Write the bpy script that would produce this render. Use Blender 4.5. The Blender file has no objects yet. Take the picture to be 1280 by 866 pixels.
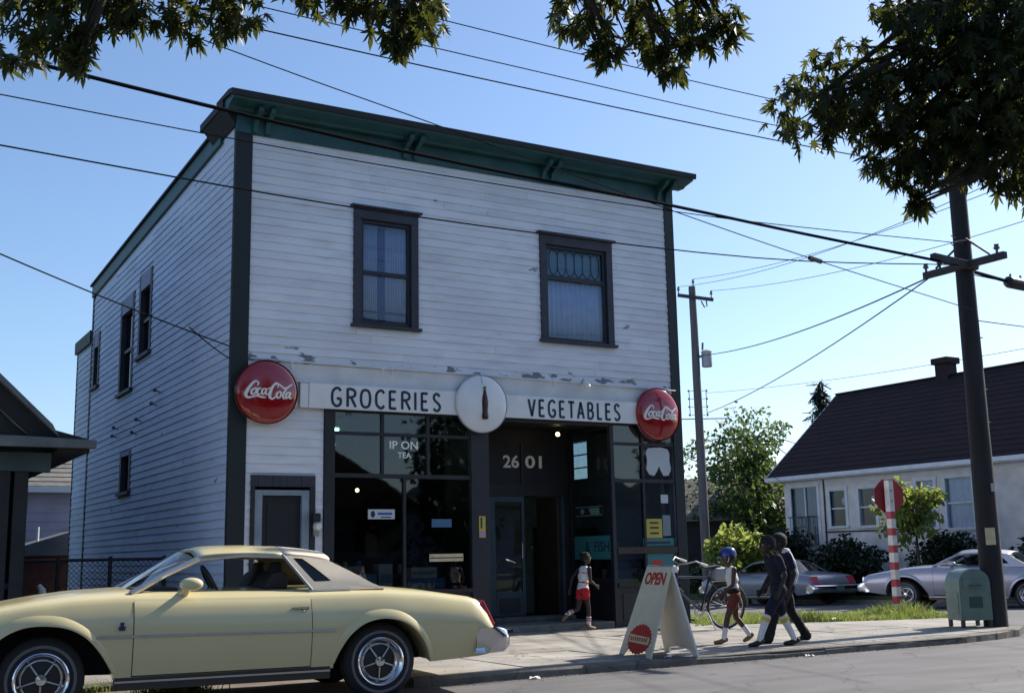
import bpy, bmesh, math, random
import numpy as np
from mathutils import Vector, Matrix, Euler

random.seed(7)
rng = np.random.default_rng(11)
R = math.radians
scene = bpy.context.scene
COL = scene.collection

# ------------------------------------------------------------------ camera
cam_data = bpy.data.cameras.new('camera')
cam = bpy.data.objects.new('camera', cam_data)
COL.objects.link(cam)
cam_data.sensor_width = 36.0
cam_data.lens = 36.0 * 1450.0 / 1280.0
cam_data.clip_start = 0.1
cam_data.clip_end = 3000.0
c_right = Vector((0.8640935, -0.5029853, -0.0186604))
c_up = Vector((-0.0731526, -0.1621785, 0.9840462))
c_fwd = Vector((0.4979871, 0.8489428, 0.1769321))
m = Matrix.Identity(4)
for i in range(3):
    m[i][0] = c_right[i]; m[i][1] = c_up[i]; m[i][2] = -c_fwd[i]
m[0][3], m[1][3], m[2][3] = 0.0, 0.0, 1.25
cam.matrix_world = m
scene.camera = cam

# ------------------------------------------------------------------ sky and sun
SUN_EL, SUN_AZ = 37.5, 84.3            # azimuth clockwise from +Y
world = bpy.data.worlds.new('World'); scene.world = world
world.use_nodes = True
wn = world.node_tree.nodes; wl = world.node_tree.links
sky = wn.new('ShaderNodeTexSky'); sky.sky_type = 'NISHITA'; sky.sun_disc = False
sky.sun_elevation = R(SUN_EL); sky.sun_rotation = R(SUN_AZ)
sky.air_density = 1.0; sky.dust_density = 0.95; sky.ozone_density = 4.6; sky.altitude = 0
bg = wn['Background']; bg.inputs['Strength'].default_value = 0.113
wl.new(sky.outputs['Color'], bg.inputs['Color'])
sun_data = bpy.data.lights.new('sun', 'SUN'); sun_data.energy = 5.0; sun_data.angle = R(0.53)
sun_data.color = (1.0, 0.93, 0.82)
sun = bpy.data.objects.new('sun', sun_data); COL.objects.link(sun)
to_sun = Vector((math.sin(R(SUN_AZ)) * math.cos(R(SUN_EL)), math.cos(R(SUN_AZ)) * math.cos(R(SUN_EL)), math.sin(R(SUN_EL))))
sun.rotation_euler = to_sun.to_track_quat('Z', 'Y').to_euler()
sun.location = (30, 5, 40)
vs = scene.view_settings
vs.view_transform = 'Standard'; vs.look = 'None'; vs.gamma = 1.0; vs.use_curve_mapping = False
vs.exposure = 0.72
scene.cycles.max_bounces = 8
scene.cycles.transparent_max_bounces = 12
scene.cycles.caustics_reflective = False
scene.cycles.caustics_refractive = False

# ------------------------------------------------------------------ materials
MATS = {}
def new_mat(name):
    mt = bpy.data.materials.new(name); mt.use_nodes = True
    MATS[name] = mt
    return mt, mt.node_tree.nodes, mt.node_tree.links, mt.node_tree.nodes['Principled BSDF']

def mat(name, col, rough=0.6, metal=0.0, var=0.0, scale=4.0, bump=0.0, bscale=40.0, col2=None, spec=0.5, coat=0.0, rnd=0.0, stretch=None, obj=False):
    """plain surface: colour, a soft noise variation towards col2 or darker, fine bump"""
    mt, n, l, b = new_mat(name)
    b.inputs['Roughness'].default_value = rough; b.inputs['Metallic'].default_value = metal
    b.inputs['Specular IOR Level'].default_value = spec
    if coat:
        b.inputs['Coat Weight'].default_value = coat; b.inputs['Coat Roughness'].default_value = 0.05
    c = (*col, 1)
    b.inputs['Base Color'].default_value = c
    vec = None
    if var or bump:
        if obj:
            tc = n.new('ShaderNodeTexCoord'); vec = tc.outputs['Object']
        else:
            g = n.new('ShaderNodeNewGeometry'); vec = g.outputs['Position']
        if stretch:
            mp = n.new('ShaderNodeMapping'); mp.inputs['Scale'].default_value = stretch
            l.new(vec, mp.inputs['Vector']); vec = mp.outputs['Vector']
    if var:
        t = n.new('ShaderNodeTexNoise'); t.inputs['Scale'].default_value = scale; t.inputs['Detail'].default_value = 6
        l.new(vec, t.inputs['Vector'])
        r = n.new('ShaderNodeMapRange'); r.inputs[1].default_value = 0.3; r.inputs[2].default_value = 0.7
        l.new(t.outputs['Fac'], r.inputs[0])
        mx = n.new('ShaderNodeMix'); mx.data_type = 'RGBA'
        c2 = col2 if col2 else tuple(x * (1 - var) for x in col)
        mx.inputs['A'].default_value = c; mx.inputs['B'].default_value = (*c2, 1)
        l.new(r.outputs[0], mx.inputs['Factor'])
        out = mx.outputs['Result']
        if rnd:
            oi = n.new('ShaderNodeObjectInfo'); hs = n.new('ShaderNodeHueSaturation')
            rr = n.new('ShaderNodeMapRange'); rr.inputs[3].default_value = 1 - rnd; rr.inputs[4].default_value = 1 + rnd
            l.new(oi.outputs['Random'], rr.inputs[0]); l.new(rr.outputs[0], hs.inputs['Value'])
            l.new(out, hs.inputs['Color']); out = hs.outputs['Color']
        l.new(out, b.inputs['Base Color'])
    if bump:
        t2 = n.new('ShaderNodeTexNoise'); t2.inputs['Scale'].default_value = bscale; t2.inputs['Detail'].default_value = 5
        l.new(vec, t2.inputs['Vector'])
        bp = n.new('ShaderNodeBump'); bp.inputs['Strength'].default_value = bump; bp.inputs['Distance'].default_value = 0.01
        l.new(t2.outputs['Fac'], bp.inputs['Height']); l.new(bp.outputs['Normal'], b.inputs['Normal'])
    return mt

def siding_mat(name, paint, wood, along, peel=0.64, band=None):
    """old painted clapboard: dirt streaks, faded patches and peeled spots of bare grey wood"""
    mt, n, l, b = new_mat(name)
    b.inputs['Roughness'].default_value = 0.65; b.inputs['Specular IOR Level'].default_value = 0.3
    g = n.new('ShaderNodeNewGeometry')
    def noise(sc, scale, detail=6):
        mp = n.new('ShaderNodeMapping'); mp.inputs['Scale'].default_value = sc
        l.new(g.outputs['Position'], mp.inputs['Vector'])
        t = n.new('ShaderNodeTexNoise'); t.inputs['Scale'].default_value = scale; t.inputs['Detail'].default_value = detail
        l.new(mp.outputs['Vector'], t.inputs['Vector']); return t.outputs['Fac']
    s = (0.22, 1, 1) if along == 'X' else (1, 0.22, 1)
    def rng_(v, a, c, lo=0.0, hi=1.0):
        r = n.new('ShaderNodeMapRange'); r.inputs[1].default_value = a; r.inputs[2].default_value = c
        r.inputs[3].default_value = lo; r.inputs[4].default_value = hi
        l.new(v, r.inputs[0]); return r.outputs[0]
    def mixc(f, a, c2):
        mx = n.new('ShaderNodeMix'); mx.data_type = 'RGBA'
        l.new(f, mx.inputs['Factor'])
        for k, v in (('A', a), ('B', c2)):
            if isinstance(v, tuple): mx.inputs[k].default_value = (*v, 1)
            else: l.new(v, mx.inputs[k])
        return mx.outputs['Result']
    dirt = mixc(rng_(noise((1, 1, 1), 0.7), 0.42, 0.75, 0, 0.7), paint, tuple(x * 0.8 for x in paint))
    streak = mixc(rng_(noise(s, 9.0), 0.5, 0.8, 0, 0.6), dirt, tuple(x * 0.66 for x in paint))
    oi = n.new('ShaderNodeObjectInfo'); hs = n.new('ShaderNodeHueSaturation')
    l.new(rng_(oi.outputs['Random'], 0, 1, 0.93, 1.03), hs.inputs['Value']); l.new(streak, hs.inputs['Color'])
    pv = noise((0.45, 1, 1) if along == 'X' else (1, 0.45, 1), 6.5, 10)
    if band:                                    # more bare wood along a wet joint
        sx = n.new('ShaderNodeSeparateXYZ'); l.new(g.outputs['Position'], sx.inputs[0])
        d = n.new('ShaderNodeMath'); d.operation = 'SUBTRACT'; l.new(sx.outputs['Z'], d.inputs[0]); d.inputs[1].default_value = band
        a = n.new('ShaderNodeMath'); a.operation = 'ABSOLUTE'; l.new(d.outputs[0], a.inputs[0])
        k = rng_(a.outputs[0], 0.03, 0.11, 0.155, 0.0)
        ad = n.new('ShaderNodeMath'); ad.operation = 'ADD'; l.new(pv, ad.inputs[0]); l.new(k, ad.inputs[1]); pv = ad.outputs[0]
    col = mixc(rng_(pv, peel, peel + 0.025), hs.outputs['Color'], wood)
    l.new(col, b.inputs['Base Color'])
    bp = n.new('ShaderNodeBump'); bp.inputs['Strength'].default_value = 0.35; bp.inputs['Distance'].default_value = 0.006
    l.new(noise(s, 40.0), bp.inputs['Height']); l.new(bp.outputs['Normal'], b.inputs['Normal'])
    return mt

def glass_mat(name, tint=(0.9, 0.95, 0.95), alpha=0.9, rough=0.02, refl=1.15):
    """window pane: clear with mirror-like Fresnel reflections"""
    mt, n, l, b = new_mat(name)
    n.remove(b)
    tr = n.new('ShaderNodeBsdfTransparent'); tr.inputs[0].default_value = (*tint, 1)
    gl = n.new('ShaderNodeBsdfGlossy'); gl.inputs['Roughness'].default_value = rough
    lwt = n.new('ShaderNodeLayerWeight'); lwt.inputs['Blend'].default_value = 0.5
    pw = n.new('ShaderNodeMath'); pw.operation = 'POWER'; pw.inputs[1].default_value = 5.0
    fr = n.new('ShaderNodeMath'); fr.operation = 'MULTIPLY_ADD'; fr.inputs[1].default_value = 0.92; fr.inputs[2].default_value = 0.045
    l.new(lwt.outputs['Facing'], pw.inputs[0]); l.new(pw.outputs[0], fr.inputs[0])
    tn = n.new('ShaderNodeTexNoise'); tn.inputs['Scale'].default_value = 2.2
    bp = n.new('ShaderNodeBump'); bp.inputs['Strength'].default_value = 0.03; bp.inputs['Distance'].default_value = 0.02
    g = n.new('ShaderNodeNewGeometry'); l.new(g.outputs['Position'], tn.inputs['Vector'])
    l.new(tn.outputs['Fac'], bp.inputs['Height']); l.new(bp.outputs['Normal'], gl.inputs['Normal']); l.new(bp.outputs['Normal'], lwt.inputs['Normal'])
    mu = n.new('ShaderNodeMath'); mu.operation = 'MULTIPLY_ADD'; mu.inputs[1].default_value = refl; mu.inputs[2].default_value = 1 - alpha
    mu.use_clamp = True
    l.new(fr.outputs[0], mu.inputs[0])
    mx = n.new('ShaderNodeMixShader'); l.new(mu.outputs[0], mx.inputs[0]); l.new(tr.outputs[0], mx.inputs[1]); l.new(gl.outputs[0], mx.inputs[2])
    l.new(mx.outputs[0], n['Material Output'].inputs['Surface'])
    return mt

def leaf_mat(name, c1, c2, trans=0.35, tcol=None):
    mt, n, l, b = new_mat(name)
    g = n.new('ShaderNodeNewGeometry')
    mx = n.new('ShaderNodeMix'); mx.data_type = 'RGBA'; mx.inputs['A'].default_value = (*c1, 1); mx.inputs['B'].default_value = (*c2, 1)
    l.new(g.outputs['Random Per Island'], mx.inputs['Factor'])
    l.new(mx.outputs['Result'], b.inputs['Base Color']); b.inputs['Roughness'].default_value = 0.5; b.inputs['Specular IOR Level'].default_value = 0.3
    t = n.new('ShaderNodeBsdfTranslucent')
    tc = tcol or tuple(min(1, x * 1.8) for x in c2)
    t.inputs[0].default_value = (*tc, 1)
    ms = n.new('ShaderNodeMixShader'); ms.inputs[0].default_value = trans
    l.new(b.outputs[0], ms.inputs[1]); l.new(t.outputs[0], ms.inputs[2]); l.new(ms.outputs[0], n['Material Output'].inputs['Surface'])
    return mt

def emit_mat(name, col, strength):
    mt, n, l, b = new_mat(name)
    b.inputs['Base Color'].default_value = (*col, 1)
    b.inputs['Emission Color'].default_value = (*col, 1); b.inputs['Emission Strength'].default_value = strength
    return mt

mat('asphalt', (0.145, 0.139, 0.142), 0.85, var=0.3, scale=2.2, bump=0.8, bscale=90, col2=(0.098, 0.094, 0.099), stretch=(0.35, 1.6, 1))
mat('concrete', (0.36, 0.335, 0.295), 0.9, var=0.3, scale=2.0, bump=0.5, bscale=60, rnd=0.09, col2=(0.24, 0.22, 0.195))
mat('kerb_concrete', (0.23, 0.215, 0.19), 0.9, var=0.45, scale=5.0, bump=0.7, bscale=50, rnd=0.1)
mat('joint_dirt', (0.07, 0.06, 0.05), 0.95)
mat('dirt', (0.20, 0.16, 0.12), 0.95, var=0.5, scale=3.0, bump=0.8, bscale=30)
mat('lawn', (0.06, 0.09, 0.03), 0.95, var=0.5, scale=1.2, bump=0.8, bscale=30)
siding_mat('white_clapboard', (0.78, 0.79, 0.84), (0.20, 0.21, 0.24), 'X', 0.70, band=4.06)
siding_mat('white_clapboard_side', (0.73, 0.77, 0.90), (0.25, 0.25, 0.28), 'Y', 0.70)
mat('white_trim', (0.72, 0.72, 0.72), 0.55, var=0.2, scale=3, bump=0.2, bscale=30)
mat('teal_trim', (0.013, 0.088, 0.095), 0.5, var=0.45, scale=2.5, bump=0.3, bscale=30)
mat('roof_edge_dark', (0.010, 0.014, 0.018), 0.7, var=0.4, scale=4)
mat('corner_green', (0.006, 0.014, 0.017), 0.6, var=0.4, scale=3, bump=0.3, bscale=30)
mat('slate_trim', (0.034, 0.035, 0.054), 0.6, var=0.4, scale=5, bump=0.4, bscale=35)
mat('sash_dark', (0.012, 0.013, 0.02), 0.5, var=0.3, scale=6)
mat('store_brown', (0.012, 0.010, 0.012), 0.55, var=0.4, scale=4, bump=0.3, bscale=30)
mat('store_slate', (0.014, 0.015, 0.022), 0.55, var=0.4, scale=4, bump=0.3, bscale=30)
mat('door_blue', (0.035, 0.065, 0.09), 0.5, var=0.4, scale=4, bump=0.3, bscale=30)
mat('door_grey_blue', (0.28, 0.34, 0.40), 0.55, var=0.35, scale=4, bump=0.3, bscale=30)
mat('door_dark', (0.006, 0.006, 0.010), 0.6, var=0.3, scale=4)
mat('wood_brown', (0.05, 0.03, 0.022), 0.6, var=0.4, scale=5, bump=0.2, bscale=40)
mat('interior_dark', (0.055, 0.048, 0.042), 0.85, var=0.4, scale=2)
mat('shelf_wood', (0.06, 0.045, 0.035), 0.7, var=0.4, scale=4)
mat('package_blue', (0.05, 0.12, 0.25), 0.5); mat('package_cream', (0.45, 0.42, 0.35), 0.6); mat('package_red', (0.3, 0.03, 0.03), 0.5)
mat('package_teal', (0.06, 0.22, 0.24), 0.5)
mat('curtain', (0.62, 0.64, 0.70), 0.9, var=0.15, scale=6)
mat('curtain_blue', (0.10, 0.16, 0.34), 0.9, var=0.3, scale=6)
mat('lead_came', (0.02, 0.035, 0.045), 0.4, metal=0.3)
mat('sign_white', (0.80, 0.80, 0.80), 0.35, var=0.12, scale=3, bump=0.05, bscale=20)
mat('letter_navy', (0.010, 0.022, 0.042), 0.5)
mat('button_red', (0.30, 0.004, 0.010), 0.10, var=0.1, scale=5, spec=0.6, coat=0.6)
mat('button_white', (0.80, 0.81, 0.82), 0.25, var=0.12, scale=3)
mat('script_white', (0.78, 0.76, 0.74), 0.35)
mat('bottle_brown', (0.050, 0.010, 0.009), 0.2, spec=0.35)
mat('bottle_clear', (0.10, 0.11, 0.10), 0.2)
mat('galvanised', (0.32, 0.33, 0.34), 0.5, metal=0.6, var=0.3, scale=8)
mat('lamp_glass', (0.75, 0.74, 0.68), 0.25)
mat('black_metal', (0.012, 0.012, 0.014), 0.45)
mat('paper_white', (0.50, 0.53, 0.56), 0.7); mat('paper_yellow', (0.50, 0.40, 0.07), 0.7); mat('paper_teal', (0.035, 0.17, 0.19), 0.6)
mat('paper_cream', (0.72, 0.60, 0.36), 0.8, var=0.3, scale=12); mat('paper_grey', (0.2, 0.24, 0.27), 0.7); mat('ink_dark', (0.015, 0.02, 0.03), 0.6)
mat('ink_blue', (0.03, 0.10, 0.35), 0.6); mat('ink_red', (0.42, 0.03, 0.02), 0.5); mat('ink_green', (0.18, 0.45, 0.30), 0.5); mat('ink_pink', (0.45, 0.25, 0.4), 0.6)
mat('digit_cream', (0.80, 0.82, 0.74), 0.5)
glass_mat('shop_glass', (0.62, 0.66, 0.69), 0.99, refl=1.3)
glass_mat('house_glass', (0.78, 0.84, 0.92), 0.99, refl=0.8)
glass_mat('car_glass', (0.62, 0.68, 0.68), 0.985)
glass_mat('car_glass_dark', (0.16, 0.18, 0.18), 0.985)
emit_mat('tube_light', (0.55, 1.0, 0.72), 7.0)
emit_mat('bulb_light', (1.0, 0.72, 0.35), 6.0)
mat('car_cream', (0.66, 0.57, 0.31), 0.30, spec=0.5, coat=0.6, var=0.06, scale=2, obj=True)
mat('vinyl_cream', (0.80, 0.67, 0.50), 0.55, var=0.12, scale=6, bump=0.25, bscale=160, obj=True)
mat('car_silver', (0.36, 0.36, 0.42), 0.3, metal=0.35, coat=0.5); mat('car_tan', (0.19, 0.21, 0.26), 0.3, metal=0.35, coat=0.5)
mat('car_silver_roof', (0.5, 0.5, 0.54), 0.4, coat=0.3)
mat('car_navy', (0.03, 0.05, 0.09), 0.3, coat=0.5)
mat('chrome', (0.62, 0.63, 0.65), 0.12, metal=1.0)
mat('chrome_dull', (0.55, 0.54, 0.52), 0.3, metal=0.9, var=0.2, scale=9, obj=True)
mat('rubber', (0.012, 0.012, 0.013), 0.75, var=0.3, scale=12, obj=True)
mat('whitewall', (0.12, 0.12, 0.125), 0.6)
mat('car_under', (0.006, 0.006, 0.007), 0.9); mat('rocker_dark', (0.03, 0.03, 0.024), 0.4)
mat('seat_dark', (0.02, 0.016, 0.014), 0.7, var=0.3, scale=9, obj=True); mat('seam', (0.016, 0.015, 0.010), 0.7)
mat('tail_red', (0.40, 0.02, 0.05), 0.2, spec=0.7); mat('tail_lamp_amber', (0.6, 0.22, 0.03), 0.25)
mat('emblem_blue', (0.02, 0.03, 0.09), 0.3); mat('plate', (0.08, 0.15, 0.13), 0.5)
mat('pole_wood', (0.028, 0.024, 0.026), 0.85, var=0.5, scale=6, bump=0.9, bscale=22, stretch=(1, 1, 0.12))
mat('pole_grey_wood', (0.12, 0.115, 0.12), 0.9, var=0.4, scale=5, bump=0.6, bscale=20, stretch=(1, 1, 0.12))
mat('arm_wood', (0.06, 0.055, 0.06), 0.85, var=0.4, scale=5, bump=0.5, bscale=25)
mat('wire_black', (0.008, 0.008, 0.010), 0.95, spec=0.05); mat('insulator', (0.10, 0.09, 0.09), 0.25); mat('transformer_grey', (0.36, 0.38, 0.42), 0.45, var=0.2, scale=5)
mat('mail_green', (0.15, 0.22, 0.175), 0.45, var=0.25, scale=6, bump=0.1, bscale=40)
mat('mail_dark', (0.03, 0.06, 0.05), 0.5)
mat('stop_red', (0.30, 0.014, 0.022), 0.5, var=0.25, scale=9); mat('post_red', (0.36, 0.014, 0.02), 0.55, var=0.3, scale=9); mat('post_white', (0.62, 0.60, 0.56), 0.6, var=0.25, scale=9)
mat('board_cream', (0.62, 0.58, 0.43), 0.55, var=0.12, scale=7); mat('board_inner', (0.80, 0.79, 0.77), 0.6, var=0.12, scale=7)
mat('skin_brown', (0.075, 0.032, 0.017), 0.5, var=0.15, scale=9, obj=True); mat('skin_dark', (0.020, 0.009, 0.006), 0.5, var=0.15, scale=9, obj=True)
mat('hair_black', (0.006, 0.005, 0.005), 0.8, bump=0.9, bscale=110, obj=True); mat('eye_white', (0.5, 0.48, 0.45), 0.3)
mat('helmet_blue', (0.012, 0.03, 0.16), 0.2, coat=0.5); mat('cloth_white', (0.68, 0.66, 0.64), 0.9, bump=0.3, bscale=14, obj=True)
mat('cloth_red', (0.42, 0.012, 0.02), 0.9, bump=0.3, bscale=14, obj=True); mat('cloth_navy', (0.006, 0.007, 0.020), 0.9, bump=0.3, bscale=14, obj=True)
mat('cloth_black', (0.008, 0.008, 0.01), 0.9, bump=0.3, bscale=14, obj=True); mat('cloth_rust', (0.14, 0.03, 0.018), 0.9, bump=0.3, bscale=14, obj=True)
mat('cloth_yellow', (0.62, 0.40, 0.06), 0.9); mat('shoe_tan', (0.16, 0.10, 0.05), 0.7); mat('shoe_black', (0.01, 0.01, 0.01), 0.5); mat('sock_white', (0.66, 0.66, 0.68), 0.95)
mat('bike_blue', (0.008, 0.016, 0.03), 0.3, coat=0.4); mat('bike_grey', (0.25, 0.26, 0.28), 0.6)
mat('reflector', (0.75, 0.42, 0.14), 0.3); mat('reflector_white', (0.75, 0.72, 0.66), 0.3)
mat('house_white', (0.70, 0.66, 0.63), 0.75, var=0.3, scale=1.8, bump=0.3, bscale=20, col2=(0.50, 0.46, 0.45)); mat('house_trim', (0.64, 0.66, 0.70), 0.6, var=0.15, scale=4)
mat('shingle_maroon', (0.022, 0.0065, 0.0085), 0.95, var=0.5, scale=3, bump=0.6, bscale=16, rnd=0.2); mat('chimney_brick', (0.025, 0.014, 0.015), 0.9, var=0.4, scale=9)
mat('shingle_grey', (0.15, 0.145, 0.135), 0.9, var=0.4, scale=4, bump=0.5, bscale=18, rnd=0.1); mat('garage_dark', (0.02, 0.02, 0.024), 0.9, var=0.4, scale=2)
mat('porch_teal', (0.045, 0.085, 0.095), 0.7, var=0.4, scale=3, bump=0.3, bscale=20); mat('porch_dark', (0.020, 0.023, 0.028), 0.8, var=0.4, scale=3)
mat('porch_fascia', (0.14, 0.155, 0.165), 0.7, var=0.4, scale=3); mat('lilac_siding', (0.40, 0.39, 0.50), 0.75, var=0.2, scale=2)
mat('fence_wire', (0.03, 0.03, 0.035), 0.5); mat('brick_red', (0.16, 0.06, 0.05), 0.9, var=0.4, scale=8)
mat('bark', (0.05, 0.042, 0.036), 0.95, var=0.5, scale=6, bump=1.0, bscale=18, stretch=(1, 1, 0.25)); mat('twig', (0.03, 0.026, 0.02), 0.9)
mat('litter_white', (0.75, 0.74, 0.7), 0.8)
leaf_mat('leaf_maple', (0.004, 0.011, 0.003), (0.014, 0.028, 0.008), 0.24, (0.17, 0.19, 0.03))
leaf_mat('leaf_mid', (0.02, 0.05, 0.014), (0.06, 0.11, 0.03), 0.35, (0.16, 0.24, 0.05))
leaf_mat('leaf_bright', (0.05, 0.10, 0.02), (0.13, 0.19, 0.04), 0.45, (0.42, 0.48, 0.10))
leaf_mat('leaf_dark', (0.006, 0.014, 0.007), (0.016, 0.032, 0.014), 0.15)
leaf_mat('leaf_conifer', (0.008, 0.02, 0.014), (0.016, 0.034, 0.02), 0.1)
leaf_mat('grass_blade', (0.05, 0.10, 0.02), (0.14, 0.19, 0.05), 0.4, (0.30, 0.36, 0.08))

def add_cracks(name, scale, width, dark, stain=0.25):
    """fine wandering cracks and blotchy stains over a surface's own colour"""
    mt = MATS[name]; n, l = mt.node_tree.nodes, mt.node_tree.links; b = n['Principled BSDF']
    src = b.inputs['Base Color'].links[0].from_socket
    g = n.new('ShaderNodeNewGeometry'); t = n.new('ShaderNodeTexNoise'); t.inputs['Scale'].default_value = 1.7; t.inputs['Detail'].default_value = 5
    l.new(g.outputs['Position'], t.inputs['Vector'])
    mv = n.new('ShaderNodeVectorMath'); mv.operation = 'MULTIPLY_ADD'; mv.inputs[1].default_value = (0.9, 0.9, 0); l.new(t.outputs['Color'], mv.inputs[0]); l.new(g.outputs['Position'], mv.inputs[2])
    v = n.new('ShaderNodeTexVoronoi'); v.feature = 'DISTANCE_TO_EDGE'; v.inputs['Scale'].default_value = scale; l.new(mv.outputs[0], v.inputs['Vector'])
    r = n.new('ShaderNodeMapRange'); r.inputs[1].default_value = 0; r.inputs[2].default_value = width; r.inputs[3].default_value = dark; r.inputs[4].default_value = 1.0; l.new(v.outputs['Distance'], r.inputs[0])
    t2 = n.new('ShaderNodeTexNoise'); t2.inputs['Scale'].default_value = 0.9; t2.inputs['Detail'].default_value = 8; l.new(g.outputs['Position'], t2.inputs['Vector'])
    r2 = n.new('ShaderNodeMapRange'); r2.inputs[1].default_value = 0.35; r2.inputs[2].default_value = 0.7; r2.inputs[3].default_value = 1.0; r2.inputs[4].default_value = 1 - stain; l.new(t2.outputs['Fac'], r2.inputs[0])
    m1 = n.new('ShaderNodeMath'); m1.operation = 'MULTIPLY'; l.new(r.outputs[0], m1.inputs[0]); l.new(r2.outputs[0], m1.inputs[1])
    mx = n.new('ShaderNodeVectorMath'); mx.operation = 'SCALE'; l.new(src, mx.inputs[0]); l.new(m1.outputs[0], mx.inputs['Scale']); l.new(mx.outputs[0], b.inputs['Base Color'])
add_cracks('asphalt', 0.55, 0.012, 0.55, 0.22); add_cracks('concrete', 0.45, 0.010, 0.45, 0.28); add_cracks('kerb_concrete', 1.2, 0.02, 0.5, 0.35)

# ------------------------------------------------------------------ object helpers
WORLD = {}
def _link(o, parent, wpos):
    COL.objects.link(o)
    if parent is not None:
        o.parent = parent; o.location = wpos - WORLD[parent.name]
    else:
        o.location = wpos
    WORLD[o.name] = wpos.copy()
    return o

def empty(name, loc=(0, 0, 0)):
    o = bpy.data.objects.new(name, None); o.empty_display_size = 0.2
    return _link(o, None, Vector(loc))

def tag(o, label=None, cat=None, group=None, kind=None):
    if label: o['label'] = label
    if cat: o['category'] = cat
    if group: o['group'] = group
    if kind: o['kind'] = kind
    return o

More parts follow.
